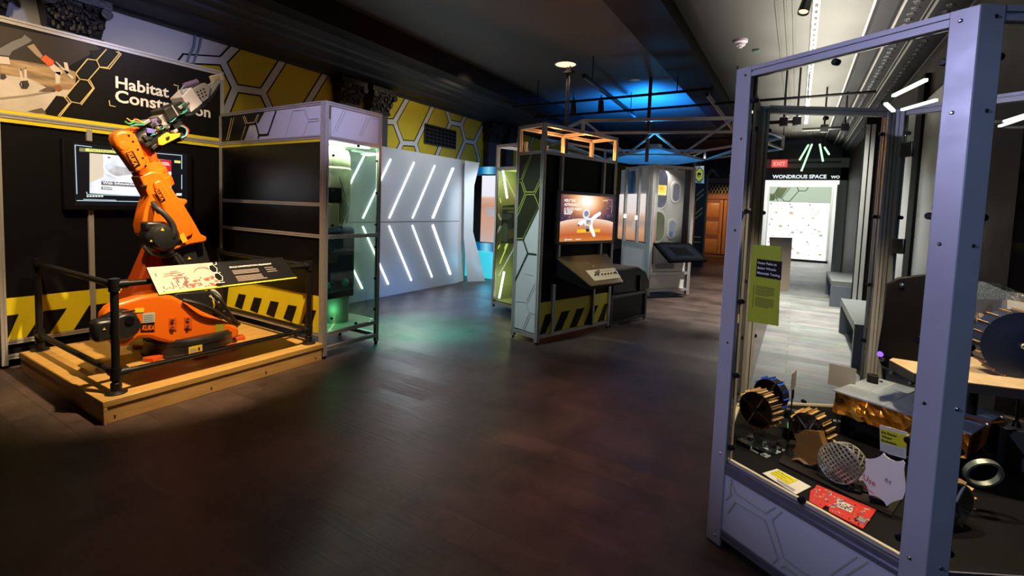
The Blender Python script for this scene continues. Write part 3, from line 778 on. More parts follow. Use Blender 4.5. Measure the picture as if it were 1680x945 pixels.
b = MB().use(scene_y).prism([D(.16, .163, 1.93), D(.44, .163, 1.93), D(.44, .163, 2.12), D(.16, .163, 2.12)], -dn * .003)
b.build('lit_scene', t, smooth=False)
MB().prism([D(.03, 0, 1.0), D(W2 - .03, 0, 1.0), D(W2 - .03, 0, 2.45), D(.03, 0, 2.45)], dn * .006).build('glass', t, m=glass_mat('display_glass', (.95, .97, .96)))
MB().prism([D(W2, .03, .1), D(W2, .5, .1), D(W2, .5, 2.45), D(W2, .03, 2.45)], dx * .01).build('side_glass', t, m=glass_mat('side_glass', (.75, .84, .82)))
lamp('capsule_display_fill', 'SPOT', D(.45, .08, 2.42), (1, .9, .85), 9, D(.45, .2, 1.2), .05, 120, .5)  # fill added inside the bay to brighten its white panels

# wing to the left with two tall windows and a desert picture behind
W3 = .85
def D3(u, tt, z):   # u along the wing (away), tt to the right-back
    return p0 + dn * u + dx * tt + V((0, 0, z))
t = thing('window_screen', 'white framed screen wing with two tall windows before a desert picture', 'screen', D3(W3 / 2, 0, 0))
for u in (.07, .42, W3): MB().beam(D3(u, 0, .02 if u != .42 else .98), D3(u, 0, H2), .05, .05, up=dx).build('post', t, m=ALU)
for z in (H2 - .03, .98, .12): MB().beam(D3(.07, 0, z), D3(W3, 0, z), .04, .04).build('rail', t, m=ALU)
MB().prism([D3(.08, 0, .14), D3(W3 - .02, 0, .14), D3(W3 - .02, 0, .96), D3(.08, 0, .96)], dx * .012).build('lower_panel', t, m=PANW)
desert = ramp_mat('desert_picture', 'UV', [(0, (.55, .25, .12)), (.22, (.75, .42, .25)), (.38, (.48, .34, .28)), (.52, (.78, .5, .36)), (.62, (.95, .82, .76)), (1, (.95, .90, .88))], 0.85, vec=(0, 0, radians(0)), scale=(1, 1, 1))
nt = desert.node_tree
mpn = [n for n in nt.nodes if n.type == 'MAPPING'][0]; mpn.inputs['Rotation'].default_value = (0, 0, radians(-90))
MB().quad(D3(1.25, .12, 1.02), D3(.06, .12, 1.02), D3(.06, .12, 1.95), D3(1.25, .12, 1.95)).build('desert_picture', t, m=desert, smooth=False)
b = MB().use(mat('picture_dome', (.62, .5, .42), .6, 0, (.62, .5, .45), .5))
b.prism([D3(.2, .115, 1.24), D3(.34, .115, 1.24), D3(.34, .115, 1.40), D3(.27, .115, 1.47), D3(.2, .115, 1.40)], dx * .002)
b.prism([D3(.5, .115, 1.22), D3(.78, .115, 1.22), D3(.74, .115, 1.38), D3(.64, .115, 1.44), D3(.54, .115, 1.38)], dx * .002)
b.build('picture_habitat', t, smooth=False)
MB().prism([D3(.75, .13, 1.96), D3(1.0, .13, 1.96), D3(1.05, .13, 2.42), D3(.8, .13, 2.42)], dx * .01).build('blue_hanging', t, m=mat('blue_cloth', (.08, .2, .4), .6))
MB().prism([D3(.06, .16, 1.0), D3(1.28, .16, 1.0), D3(1.28, .16, 2.46), D3(.06, .16, 2.46)], dx * .01).build('back_panel', t, m=PANW)
for u, z in ((.42, 1.48), (.8, 1.5)): MB().box(D3(u, -.03, z), (.05, .05, .08)).build('bracket', t, m=emis('bracket_lamp', (1, 1, 1), 1.5), bev=.006)

# tablet desk in front of the bay
t = thing('tablet_desk', 'dark tilted touch-screen desk jutting from the capsule-window display', 'touch screen', D(.5, -.2, .7))
a, b_, c_, d_ = D(.06, -.03, 1.03), D(.92, -.03, 1.03), D(1.02, -.42, .74), D(.14, -.42, .72)
nd = (b_ - a).cross(d_ - a).normalized(); nd = nd if nd.z > 0 else -nd
MB().hexa([q - nd * .05 for q in (a, b_, c_, d_)], [a, b_, c_, d_]).build('bezel', t, m=mat('bezel_black', (.004, .004, .005), .5, spec=0.0), bev=.012)
def lerp4(u, v): return (a.lerp(b_, u)).lerp(d_.lerp(c_, u), v) + nd * .003
scr = ramp_mat('tablet_glow', 'UV', [(0, (.005, .008, .02)), (.35, (.008, .02, .05)), (1, (.10, .28, .5))], .8, vec=(-.5, -.5, 0), scale=(1, 1, 1), kind='sphere')
mpn = [n for n in scr.node_tree.nodes if n.type == 'MAPPING'][0]; scr.node_tree.nodes['Principled BSDF'].inputs['Specular IOR Level'].default_value = 0.0; mpn.inputs['Location'].default_value = (-1.3, -1.3, 0); mpn.inputs['Scale'].default_value = (2.6, 2.6, 1)
MB().quad(lerp4(.08, .9), lerp4(.92, .9), lerp4(.92, .1), lerp4(.08, .1)).build('screen', t, m=scr, smooth=False)
MB().hexa([D(.05, -.02, .62), D(.2, -.02, .62), D(.2, -.02, .98), D(.05, -.02, .98)], [D(.17, -.36, .68), D(.22, -.36, .68), D(.22, -.36, .73), D(.17, -.36, .73)]).build('side_bracket', t, m=mat('brown_bracket', (.08, .055, .045), .4))

# hexagon emblem sign board above the passage
X = 12.5
q = [at(x, y, 'x', X) for x, y in ((1140, 273), (1155, 272), (1155, 301), (1140, 300))]
t = thing('hexagon_sign', 'green hexagon emblem on a white board hanging beside the wooden doors', 'sign', (q[0] + q[2]) / 2)
MB().prism(q, (.02, 0, 0)).build('board', t, m=mat('board_white', (.7, .7, .66), .5))
cx, cz = (q[0] + q[2]).y / 2, (q[0] + q[2]).z / 2; hw, hh = abs(q[0].y - q[1].y) / 2, abs(q[0].z - q[3].z) / 2
hx = lambda k_, r, xo: [(X - xo, cx + hw * r * a_, cz + hh * r * b2) for a_, b2 in ((0, .98), (.88, .5), (.88, -.5), (0, -.98), (-.88, -.5), (-.88, .5))]
MB().prism(hx(0, .98, .003), (-.002, 0, 0)).build('hexagon_outline', t, m=LINEK, smooth=False)
MB().prism(hx(0, .84, .007), (-.002, 0, 0)).build('hexagon_field', t, m=emis('sign_green', (.50, .60, .03), .45), smooth=False)
b = MB().use(LINEK)
b.prism([(X - .011, cx + hw * u, cz + hh * v_) for u, v_ in ((.4, -.1), (.45, .15), (.15, .3), (-.3, .22), (-.45, .0), (-.25, .05), (-.2, -.3), (-.1, -.3), (-.05, 0), (.15, .0), (.2, -.3), (.3, -.3))], (-.002, 0, 0))
b.build('rover_emblem', t, smooth=False)
MB().cyl((X, cx, q[0].z), (X, cx, ZC), .01).build('hanger_rod', t, m=BLK)
lamp('emblem_spotlight', 'SPOT', (11.6, cx, cz + .6), (1, .9, .75), 14, (X, cx, cz), .03, 60, .6)
# black column with yellow arrows beside the doors
x_ = 15.0
a, b_ = at(1136, 420, 'x', x_), at(1146, 270, 'x', x_)
t = thing('arrow_post', 'slim black post with yellow chevron lines left of the wooden doors', 'post', (x_, a.y, 0))
MB().box2((x_, a.y, 0), (x_ + .3, a.y - .28, 2.7)).build('shaft', t, m=BLK)
b = MB().use(YELL)
for z in (.75, .9, 1.45, 1.6, 2.0, 2.15): b.strip((x_ - .002, a.y - .02, z), (x_ - .002, a.y - .2, z + (.18 if z > 1 else 0)), .022, (-1, 0, 0), .003)
b.build('chevron_lines', t, smooth=False)

# ------------------------------------------------------------------ video wall with desert film, cyan plinth
X = 8.8
y0, y1, z0, z1 = 6.13, 5.45, .79, 2.28
t = thing('video_wall', 'tall video wall showing a desert landscape, standing behind the white light wall', 'video wall', (X + .1, 5.8, 0))
vw = ramp_mat('desert_film', 'UV', [(0, (.55, .42, .40)), (.2, (.60, .36, .28)), (.48, (.62, .33, .22)), (.52, (.55, .28, .18)), (.66, (.70, .42, .30)), (.7, (.85, .82, .92)), (1, (.88, .88, .98))], 1.0)
[n for n in vw.node_tree.nodes if n.type == 'MAPPING'][0].inputs['Rotation'].default_value = (0, 0, radians(-90))
MB().box2((X - .02, 6.40, z0), (X + .12, y0 + .002, z1)).build('side_cheek', t, m=BLKM)
MB().box2((X + .004, y0, z0 - .02), (X + .12, y1, z1 + .02)).build('housing', t, m=BLK)
MB().quad((X, y0, z0), (X, y1, z0), (X, y1, z1), (X, y0, z1)).build('screen', t, m=vw, smooth=False)
b = MB().use(mat('film_lander', (.3, .26, .26), .5, 0, (.34, .28, .28), .8))
zc = z0 + (z1 - z0) * .40
b.prism([(X - .004, y0 - .14, zc), (X - .004, y0 - .4, zc - .02), (X - .004, y0 - .4, zc + .14), (X - .004, y0 - .16, zc + .16)], (-.002, 0, 0)).prism([(X - .004, y0 - .1, zc + .16), (X - .004, y0 - .45, zc + .16), (X - .004, y0 - .45, zc + .19), (X - .004, y0 - .1, zc + .19)], (-.002, 0, 0))
b.build('lander_picture', t, smooth=False)
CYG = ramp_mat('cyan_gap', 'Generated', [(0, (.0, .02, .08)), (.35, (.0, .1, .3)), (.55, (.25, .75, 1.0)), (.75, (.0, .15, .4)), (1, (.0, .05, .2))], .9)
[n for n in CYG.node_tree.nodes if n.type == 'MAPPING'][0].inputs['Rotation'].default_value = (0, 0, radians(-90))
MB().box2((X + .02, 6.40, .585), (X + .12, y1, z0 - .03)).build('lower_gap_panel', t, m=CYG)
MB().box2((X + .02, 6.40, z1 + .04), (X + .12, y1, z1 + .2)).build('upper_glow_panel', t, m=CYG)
MB().box2((X - .28, 6.40, .02), (X + .12, y1, .58)).build('glowing_plinth', t, m=emis('cyan_plinth', (.06, .66, .80), .85))
lamp('video_wall_glow', 'POINT', (X - .6, y0 - .5, .45), (.1, .65, 1), 14, None, .2)

# slim twin post rising behind the kiosk to the ceiling
t = thing('ceiling_post', 'slim twin aluminium post rising behind the kiosk to the dark ceiling near the downlight', 'post', (7.4, 3.45, 0))
for d in (-.03, .03): MB().beam((7.4 + d * .5, 3.45 + d, .02), (7.4 + d * .5, 3.45 + d, ZC), .026, .026, up=(0, 1, 0)).build('upright', t, m=GUN)
MB().box((7.4, 3.45, .012), (.16, .2, .022)).build('base_plate', t, m=BLK)
MB().box((7.4, 3.45, 3.90), (.12, .16, .04)).build('top_bracket', t, m=BLK)
# ================================================================== habitat exhibit wall (back of the robot bay)
YH = 5.93
t = thing('exhibit_wall', 'aluminium framed black back wall of the robot bay with Habitat Construction header', 'exhibit wall', (2.15, 5.97, 0))
HX0, HX1 = 1.2, 3.05
for x in (1.22, 3.08): MB().beam((x, YH + .02, .03), (x, YH + .02, 3.07 if x > 2 else 3.05), .04, .04, up=(0, 1, 0)).build('post', t, m=ALU)
# the bay also continues out of frame to the left
MB().beam((1.84, YH + .015, 1.5 + .55), (1.84, YH + .015, 2.2), .04, .03, up=(0, 1, 0)).build('post', t, m=ALU)
MB().beam((1.84, YH + .015, .03), (1.84, YH + .015, 1.47), .04, .03, up=(0, 1, 0)).build('post', t, m=ALU)
for z in (3.05, 2.235, .235, .10): MB().beam((HX0 - .9 if z > 2 else 1.24, YH + .02, z), (3.06, YH + .02, z), .04, .04 if z < 3 else .05).build('rail', t, m=ALU)
MB().box2((.3, YH + .035, .05), (3.06, YH + .06, 3.05)).build('back_panel', t, m=BLKM)
# header artwork
hd = MB().use(mat('header_black', (.006, .005, .005), .45, spec=.2)).box2((.3, YH + .012, 2.19), (3.06, YH + .034, 3.03)).build('header_sign', t)
yh = YH + .011
def H(x, y): return at(x, y, 'y', yh)
b = MB().use(YEL)
b.prism([(.3, yh, 2.255), (3.06, yh, 2.255), (3.06, yh, 2.29), (.3, yh, 2.29)], (0, -.002, 0))
b.prism([(.3, yh, 2.178), (3.06, yh, 2.178), (3.06, yh, 2.215), (.3, yh, 2.215)], (0, -.002, 0))
b.build('yellow_stripes', hd, smooth=False)
def poly(b, pts, m, dy=0.0): b.use(m).prism([H(x, y) + V((0, -dy, 0)) for x, y in pts], (0, -.0008, 0))
PB = ramp_mat('rock_backdrop', 'Object', [(0.3, (.16, .10, .055)), (.5, (.34, .23, .12)), (.7, (.5, .36, .2))], 0, .5, scale=(1, 1, 5), kind='noise', nscale=5)
PG = ramp_mat('sand_ground', 'Object', [(0.3, (.50, .45, .38)), (.7, (.66, .60, .52))], 0, .5, kind='noise', nscale=6)
PBR = ramp_mat('brown_haze', 'Object', [(0.3, (.006, .004, .003)), (.7, (.028, .015, .007))], 0, .5, kind='noise', nscale=2)
b = MB()
poly(b, [(0, 42), (100, 62), (150, 70), (165, 80), (110, 110), (105, 132), (60, 120), (0, 108)], PBR, .001)
poly(b, [(0, 96), (30, 99), (75, 106), (110, 112), (125, 120), (122, 150), (100, 150), (45, 130), (0, 126)], PB, .002)
poly(b, [(-40, 118), (0, 122), (45, 128), (75, 142), (100, 148), (118, 147), (108, 160), (90, 172), (72, 188), (52, 186), (0, 179), (-40, 175)], PG, .003)
poly(b, [(52, 134), (75, 142), (92, 143), (90, 150), (72, 151), (62, 150), (76, 143)], mat('picture_shadow', (.13, .09, .06), .5), .004)
poly(b, [(0, 160), (40, 156), (90, 148), (92, 151), (45, 159), (0, 164)], mat('picture_shadow2', (.30, .25, .2), .5), .004)
poly(b, [(44, 183), (55, 180), (68, 177), (72, 181), (76, 187), (60, 186)], MATS['picture_shadow'], .004)
for pts, mm in [([(-10, 82), (2, 78), (20, 68), (36, 62), (40, 57), (52, 66), (48, 70), (20, 84), (15, 92), (-5, 90)], 'pic_grey'), ([(-5, 92), (14, 94), (17, 106), (-5, 104)], 'pic_pale'), ([(44, 76), (55, 72), (70, 92), (66, 96), (60, 92)], 'pic_tan'),
                ([(66, 97), (74, 90), (88, 100), (88, 106), (80, 109)], 'pic_red'), ([(80, 108), (88, 105), (103, 118), (98, 124), (85, 116)], 'pic_pale'), ([(90, 118), (99, 118), (98, 137), (91, 138)], 'pic_pale'),
                ([(89, 140), (98, 139), (102, 148), (96, 151), (90, 148)], 'pic_rust'), ([(90, 101), (93, 102), (121, 128), (118, 130)], 'pic_pale'), ([(104, 102), (110, 103), (114, 118), (108, 121)], 'pic_pale'), ([(103, 115), (122, 117), (121, 121), (103, 121)], 'pic_tan'),
                ([(31, 114), (34, 112), (38, 132), (35, 136)], 'pic_pale'), ([(39, 111), (43, 111), (44, 132), (40, 134)], 'pic_pale'), ([(31, 113), (44, 109), (44, 113), (31, 117)], 'pic_tan'),
                ([(31, 138), (34, 133), (45, 132), (48, 140), (44, 146), (35, 146)], 'pic_dark'), ([(0, 121), (8, 122), (11, 127), (6, 131), (0, 130)], 'pic_dark'), ([(34, 136), (38, 135), (39, 143), (35, 142)], 'pic_pale')]:
    cc = {'pic_grey': (.16, .16, .18), 'pic_pale': (.62, .56, .5), 'pic_tan': (.34, .26, .18), 'pic_red': (.70, .10, .02), 'pic_rust': (.28, .10, .03), 'pic_dark': (.03, .02, .02)}[mm]
    poly(b, pts, mat(mm, cc, .5), .005)
# black hexagon cells covering the picture edge
for pts in ([(146, 83), (172, 81), (193, 88), (180, 113), (160, 110)], [(143, 97), (157, 100), (164, 110), (143, 132), (130, 130), (124, 121)],
            [(129, 133), (142, 136), (150, 146), (131, 168), (118, 166), (110, 157)], [(92, 157), (105, 159), (112, 168), (95, 191), (76, 188), (73, 182)]):
    poly(b, pts, mat('header_cell', (.009, .008, .007), .45, spec=.2), .006)
b.build('rover_picture', hd, smooth=False)
b = MB().use(GOLD)
for a, c in [((174, 81), (158, 99)), ((158, 99), (163, 110)), ((163, 110), (176, 111)), ((176, 111), (195, 88)), ((195, 88), (190, 85)), ((158, 99), (143, 97)), ((143, 97), (124, 120)), ((163, 110), (144, 132)), ((144, 132), (130, 130)), ((130, 130), (124, 121)), ((165, 111), (179, 113)), ((179, 113), (198, 89)), ((198, 89), (193, 84)),
             ((144, 133), (152, 145)), ((152, 145), (131, 170)), ((131, 170), (116, 167)), ((116, 167), (108, 157)), ((108, 157), (129, 132)), ((116, 168), (97, 192)), ((147, 132), (154, 145)), ((154, 145), (133, 172)), ((104, 158), (113, 169)), ((113, 169), (95, 190))]:
    b.strip(H(*a) + V((0, -.008, 0)), H(*c) + V((0, -.008, 0)), .008, (0, -1, 0), .001)
b.build('hexagon_lines', hd, smooth=False)
a = H(190, 146)
text('lettering', 'Habitat', (2.055, yh, 2.655), (1, 0, 0), (0, 0, 1), TXTW, hd, width=.47, bold=.022, th=.004)
text('lettering', 'Construction', (2.05, yh, 2.515), (1, 0, 0), (0, 0, 1), TXTW, hd, width=.90, bold=.022, th=.004)
b = MB().use(GOLD)
for a, c in [((179, 165), (180, 173)), ((180, 173), (189, 175)), ((285, 139), (292, 141)), ((292, 141), (291.5, 148))]:
    b.strip(H(*a) + V((0, -.003, 0)), H(*c) + V((0, -.003, 0)), .008, (0, -1, 0), .001)
b.build('corner_brackets', hd, smooth=False)
# hazard band at the foot
hz = MB().use(YEL).box2((1.24, YH + .02, .255), (3.06, YH + .034, .63)).build('hazard_band', t)
b = MB().use(LINEK)
for k in range(-1, 6):
    x = 1.484 + k * .33
    q = [(x - .121, .256), (x + .035, .256), (x + .163, .477), (x, .477)]
    q = [(min(max(px, 1.241), 3.055), z) for px, z in q]
    b.prism([(px, YH + .019, z) for px, z in q], (0, -.002, 0))
b.build('black_bars', hz, smooth=False)

# television on the back wall
t = thing('television', 'black wall screen behind the robot showing a white laboratory film with captions', 'screen', (2.17, YH, 1.74))
yt = YH - .06
MB().box2((1.62, yt, 1.42), (2.72, YH + .012, 2.09)).build('housing', t, m=BLKM, bev=.012)
ys = yt - .001
MB().quad((1.70, ys, 1.47), (2.67, ys, 1.47), (2.67, ys, 2.06), (1.70, ys, 2.06)).build('screen', t, m=emis('screen_black', (.004, .005, .008), 1), smooth=False)
def TVP(x, y): return at(x, y, 'y', ys - .002)
def epoly(b, pts, m, d=0): b.use(m).prism([TVP(x, y) + V((0, -d, 0)) for x, y in pts], (0, -.0006, 0))
SW = ramp_mat('film_white', 'Object', [(0.35, (.55, .58, .66)), (.55, (.92, .93, .97)), (.75, (1, 1, 1))], 1.25, kind='noise', nscale=4)
b = MB(); epoly(b, [(147, 251), (281, 263), (281, 324), (147, 317)], SW)
epoly(b, [(147, 251), (169, 253), (170, 290), (147, 300)], emis('film_beige', (.80, .68, .52), 1.0), .001)
epoly(b, [(175, 281), (190, 272), (215, 276), (228, 284), (215, 287), (176, 290)], ramp_mat('film_grey', 'Object', [(.3, (.45, .42, .40)), (.7, (.85, .87, .92))], 1.0, kind='noise', nscale=9), .001)
epoly(b, [(254, 261), (281, 263), (281, 282), (262, 281), (254, 274)], emis('film_red', (.62, .02, .03), 1.0), .001)
epoly(b, [(257, 265), (276, 266), (279, 272), (260, 271)], emis('film_pink', (.95, .45, .42), 1.0), .002)
epoly(b, [(176, 257), (183, 258), (183, 261), (178, 261)], emis('film_navy', (.05, .08, .3), 1.0), .002)
b.build('film_picture', t, smooth=False)
b = MB().use(emis('film_ring', (.97, .97, 1), 1.3))
pc = TVP(205, 275)
b.tube([pc + V((.17 * cos(k * pi / 12), 0, .11 * sin(k * pi / 12))) for k in range(25)], .008, 6, False); b.build('film_hoop', t)
b = MB(); epoly(b, [(140, 243), (225, 250), (225, 254), (140, 248.5)], emis('film_yellow', (.88, .86, .25), 1.0), .002)
epoly(b, [(130, 242), (139.5, 243), (139.5, 249), (130, 248.5)], emis('film_icon', (.5, .5, .25), .5), .002)
epoly(b, [(286, 263), (296, 264), (296, 268), (286, 267)], MATS['film_yellow'], .002)
epoly(b, [(289, 317), (298, 317), (298, 321), (289, 321)], emis('film_icon2', (.9, .9, .75), 1), .002)
epoly(b, [(245, 262.5), (281, 263.2), (281, 325), (245, 322)], SW, -.0004)
b.use(emis('film_frame', (.55, .75, .85), .9))
for a, c in [((123, 238), (126, 318)), ((123, 238), (150, 241)), ((251, 251), (298, 255)), ((298, 255), (298, 277)), ((298, 287), (298, 310)), ((126, 329), (245, 331)), ((137, 327), (190, 328.5)), ((142, 315), (143, 319)), ((143, 319), (246, 322)), ((184, 244.5), (195, 245.5))]:
    b.strip(TVP(*a) + V((0, -.002, 0)), TVP(*c) + V((0, -.002, 0)), .007, (0, -1, 0), .0008)
for k in range(6): epoly(b, [(142 + k * 4.7, 320.5), (145.5 + k * 4.7, 320.7), (145.5 + k * 4.7, 323.3), (142 + k * 4.7, 323.1)], MATS['film_icon2'], .002)
b.build('interface_frame', t, smooth=False)
b = MB(); CPT = emis('caption_grey', (.16, .15, .17), .8)
epoly(b, [(166, 297), (252, 302), (252, 309), (166, 303.5)], CPT, .003); epoly(b, [(166, 306), (184, 307), (184, 312), (166, 311)], CPT, .003)
b.build('caption_boxes', t, smooth=False)
CW = emis('caption_white', (1, 1, 1), 1.1)
text('caption', 'With lightweight materials t', TVP(168, 302) + V((0, -.004, 0)), (1, 0, 0), (0, 0, 1), CW, t, width=.44, bold=.02)
text('caption', 'insulo', TVP(168, 310) + V((0, -.004, 0)), (1, 0, 0), (0, 0, 1), CW, t, width=.085, bold=.02)
text('caption', 'MATERIALS AND', TVP(147, 248) + V((0, -.004, 0)), (1, 0, 0), (0, 0, 1), emis('caption_olive', (.45, .45, .1), .8), t, width=.28)

# ================================================================== platform, railing, info panel
t = thing('wooden_platform', 'low pale-wood platform carrying the orange robot', 'platform', (2.16, 4.9, 0))
WOOD = ramp_mat('birch_plywood', 'Object', [(0.25, (.48, .26, .065)), (.5, (.58, .34, .09)), (.8, (.68, .43, .13))], 0, .42, scale=(1.5, 9, 9), kind='noise', nscale=2.5, detail=6)
WOOD2 = ramp_mat('birch_fascia', 'Object', [(0.25, (.46, .24, .075)), (.5, (.56, .32, .105)), (.8, (.64, .40, .14))], 0, .45, scale=(2, 2, 14), kind='noise', nscale=2.5, detail=6)
MB().box2((1.275, 3.985, .12), (3.032, 5.79, .167)).build('deck', t, m=WOOD, bev=.004)
MB().box2((1.30, 3.993, 0), (3.025, 4.01, .142)).build('fascia', t, m=WOOD2, bev=.003)
MB().box2((1.283, 4.012, 0), (1.30, 5.785, .12)).build('fascia', t, m=WOOD2, bev=.003)
MB().box2((1.278, 3.985, 0), (1.30, 4.012, .12)).build('corner_post', t, m=WOOD2, bev=.003)
for x in (1.345, 1.98, 2.44, 2.95): MB().ball((x, 3.992, .05), .008, 8).build('screw', t, m=STEEL)

t = thing('safety_railing', 'black pipe railing with flanged posts around the robot platform', 'railing', (2.17, 4.1, .167))
PIPE = mat('black_iron_pipe', (.018, .017, .016), .38, .4, noise=.2)
posts = [(1.39, 4.10), (1.40, 5.74), (2.95, 4.10), (2.95, 5.74)]
for (x, y) in posts:
    p = MB().cyl((x, y, .17), (x, y, .95), .025, n=20).build('post', t, m=PIPE)
    MB().lathe((x, y, .167), (0, 0, 1), [(0, 0), (0, .065), (.008, .066), (.016, .055), (.022, .034), (.075, .033), (.08, .026)], 24).build('flange', p, m=PIPE)
    for z in (.31, .95): MB().lathe((x, y, z - .045), (0, 0, 1), [(0, .025), (0, .034), (.09, .034), (.09, .025), (.098, 0)], 20).build('fitting', p, m=PIPE)
for i, j in ((0, 1), (0, 2), (2, 3)):
    for z in (.31, .95):
        a, c = V((*posts[i], z)), V((*posts[j], z)); d = (c - a).normalized()
        r = MB().cyl(a, c, .022, n=18).build('rail', t, m=PIPE)
        for p, q in ((a, a + d * .075), (c, c - d * .075)): MB().cyl(p, q, .032, n=18).build('collar', r, m=PIPE)

t = thing('info_panel', 'tilted black and white SPACE CONSTRUCTION EQUIPMENT panel on the railing front', 'sign', (2.17, 4.08, .85))
IA, IB, IC, ID = V((1.584, 4.10, 1.055)), V((2.663, 4.10, 1.055)), V((2.680, 3.90, .877)), V((1.582, 3.90, .877))
ux = (IB - IA).normalized(); ud = (ID - IA).normalized(); un = ux.cross(-ud).normalized()
def IP(u, v, k=0.0): return IA.lerp(IB, u).lerp(ID.lerp(IC, u), v) + un * k
MB().hexa([q - un * .012 for q in (ID, IC, IB, IA)], [ID, IC, IB, IA]).build('board', t, m=BLK)
b = MB().use(YEL).prism([IP(0, .95, .0005), IP(1, .95, .0005), IP(1, 1, .0005), IP(0, 1, .0005)], un * .001); b.build('yellow_edge', t, smooth=False)
art = MB().use(mat('art_paper', (.52, .46, .40), .5)).prism([IP(0, 0, .0006), IP(.43, 0, .0006), IP(.40, .3, .0006), IP(.43, .5, .0006), IP(.39, .95, .0006), IP(0, .95, .0006)], un * .0008).build('art_print', t, smooth=False)
b = MB(); rnd = random.Random(5)
def rq(u, v, w, h, m, k=.0016, sl=0): b.use(m).prism([IP(u, v + h, k), IP(u + w, v + h + sl, k), IP(u + w, v + sl, k), IP(u, v, k)], un * .0004)
AR, AK, AG = mat('art_red', (.62, .07, .02), .5), mat('art_ink', (.10, .08, .08), .5), mat('art_grey', (.50, .46, .43), .5)
for k in range(34): rq(rnd.uniform(.16, .38), rnd.uniform(.52, .86), rnd.uniform(.01, .03), rnd.uniform(.04, .1), AR if k % 3 else AG, .0014 + k * 5e-6, rnd.uniform(-.02, .02))
for k in range(14): rq(rnd.uniform(.02, .2), rnd.uniform(.15, .85), rnd.uniform(.004, .012), rnd.uniform(.08, .25), AK if k % 2 else AG, .0017 + k * 5e-6)
for k in range(10): rq(rnd.uniform(.06, .16), rnd.uniform(.2, .5), rnd.uniform(.03, .07), .025, AR if k % 2 else AK, .0019 + k * 5e-6, rnd.uniform(-.04, .04))
for k in range(16): rq(.03 + .02 * k, rnd.uniform(.75, .9), .012, .03, AK if k % 2 else AR, .0021 + k * 5e-6)
for r_, m_ in ((.36, AG), (.31, AG), (.27, AK)):
    pts = [IP(.33 + r_ * .28 * cos(a_ * pi / 10), .55 - r_ * 1.4 * sin(a_ * pi / 10), .0024) for a_ in range(0, 9)][3:]
    for p, q in zip(pts, pts[1:]): b.use(m_).strip(p, q, .005, un, .0003)
b.build('habitat_drawing', art, smooth=False)
b = MB().use(BLKM)
hexc = lambda cu_, cv, ru, rv: [IP(cu_ + ru * x_, cv + rv * y_, .003) for x_, y_ in ((-1, 0), (-.5, .9), (.5, .9), (1, 0), (.5, -.9), (-.5, -.9))]
for cu_, cv in ((.405, .26), (.41, .60), (.385, .9)): b.use(BLKM).prism(hexc(cu_, cv, .026, .15 if cv < .8 else .07), un * .0006)
b.use(TXTW)
for cu_, cv in ((.405, .26), (.41, .60)):
    h = hexc(cu_, cv, .028, .17)
    for p, q in zip(h, h[1:] + h[:1]): b.strip(p + un * .0008, q + un * .0008, .0045, un, .0003)
for p, q in (((.431, .1), (.447, .1)), ((.447, .1), (.452, -.0)), ((.432, .42), (.44, .45)), ((.39, .83), (.43, .83))): b.strip(IP(*p, .004), IP(*q, .004), .005, un, .0003)
b.build('hexagon_border', t, smooth=False)
text('lettering', 'SPACE CONSTRUCTION: EQUIPMENT', IP(.525, .29, .001), ux, -ud, TXTW, t, width=.37, bold=.03)
b = MB().use(mat('fine_print', (.36, .30, .26), .5))
for k in range(7):
    v = .40 + k * .06 + (.06 if k > 2 else 0); w_ = (.205 if k not in (2, 6) else .23 if k == 6 else .2)
    b.prism([IP(.53, v + .03, .001), IP(.53 + w_, v + .03, .001), IP(.53 + w_, v, .001), IP(.53, v, .001)], un * .0004)
for k in range(3): b.prism([IP(.79, .42 + k * .09, .001), IP(.86 + (k > 0) * .015, .42 + k * .09, .001), IP(.86 + (k > 0) * .015, .39 + k * .09, .001), IP(.79, .39 + k * .09, .001)], un * .0004)
b.build('fine_print', t, smooth=False)
for u in (.2, .8): MB().cyl(IP(u, .1, -.012), IP(u, .1, -.012) + V((0, .01, -.04)), .02).build('clamp', t, m=PIPE)
# ================================================================== the orange industrial robot
ORG = mat('robot_orange', (0.78, 0.150, 0.006), 0.34, noise=.05, nscale=6, coat=.3)
ORG2 = mat('robot_red_orange', (0.62, 0.085, 0.008), 0.38, noise=.05, coat=.2)
RBLK = mat('robot_black', (.016, .016, .017), .36, noise=.3, nscale=14)
CABL = mat('cable_black', (.02, .02, .02), .5)
t = thing('robot_arm', 'orange industrial robot arm with black motors on the wooden platform', 'robot', (2.22, 4.86, .167))
def R(x, y, yp_): return at(x, y, 'y', yp_)
def rp(pts, y0, y1): # px outline on plane y0, extruded back to y1
    b = MB(); b.prism([R(x, y, y0) for x, y in pts], (0, y1 - y0, 0)); return b
# foot
p = MB().lathe((2.22, 4.86, .167), (0, 0, 1), [(0, 0), (0, .37), (.02, .37), (.03, .355), (.10, .35), (.125, .355), (.125, 0)], 40).build('base', t, m=RBLK)
for ang in (205, 255, 300, 345, 60, 130):
    c = V((2.22 + .41 * cos(radians(ang)), 4.86 + .41 * sin(radians(ang)), .185)); d = V((cos(radians(ang)), sin(radians(ang)), 0))
    MB().box(c, (.10, .11, .036), (d, V((-d.y, d.x, 0)), V((0, 0, 1)))).build('mounting_foot', t, m=ORG2, bev=.006)
q = V((2.22, 4.86, 0)); dd = V((.25, -.33, 0)).normalized()
lab = MB().use(mat('warning_yellow', (.75, .55, .03), .4))
c = V((2.10, 4.505, .235)); lab.box(c + V((0, -.004, 0)), (.11, .005, .068)); lab.use(mat('warning_grey', (.4, .36, .2), .4)).box(c + V((-.018, -.007, -.005)), (.05, .003, .04)).use(TXTK)
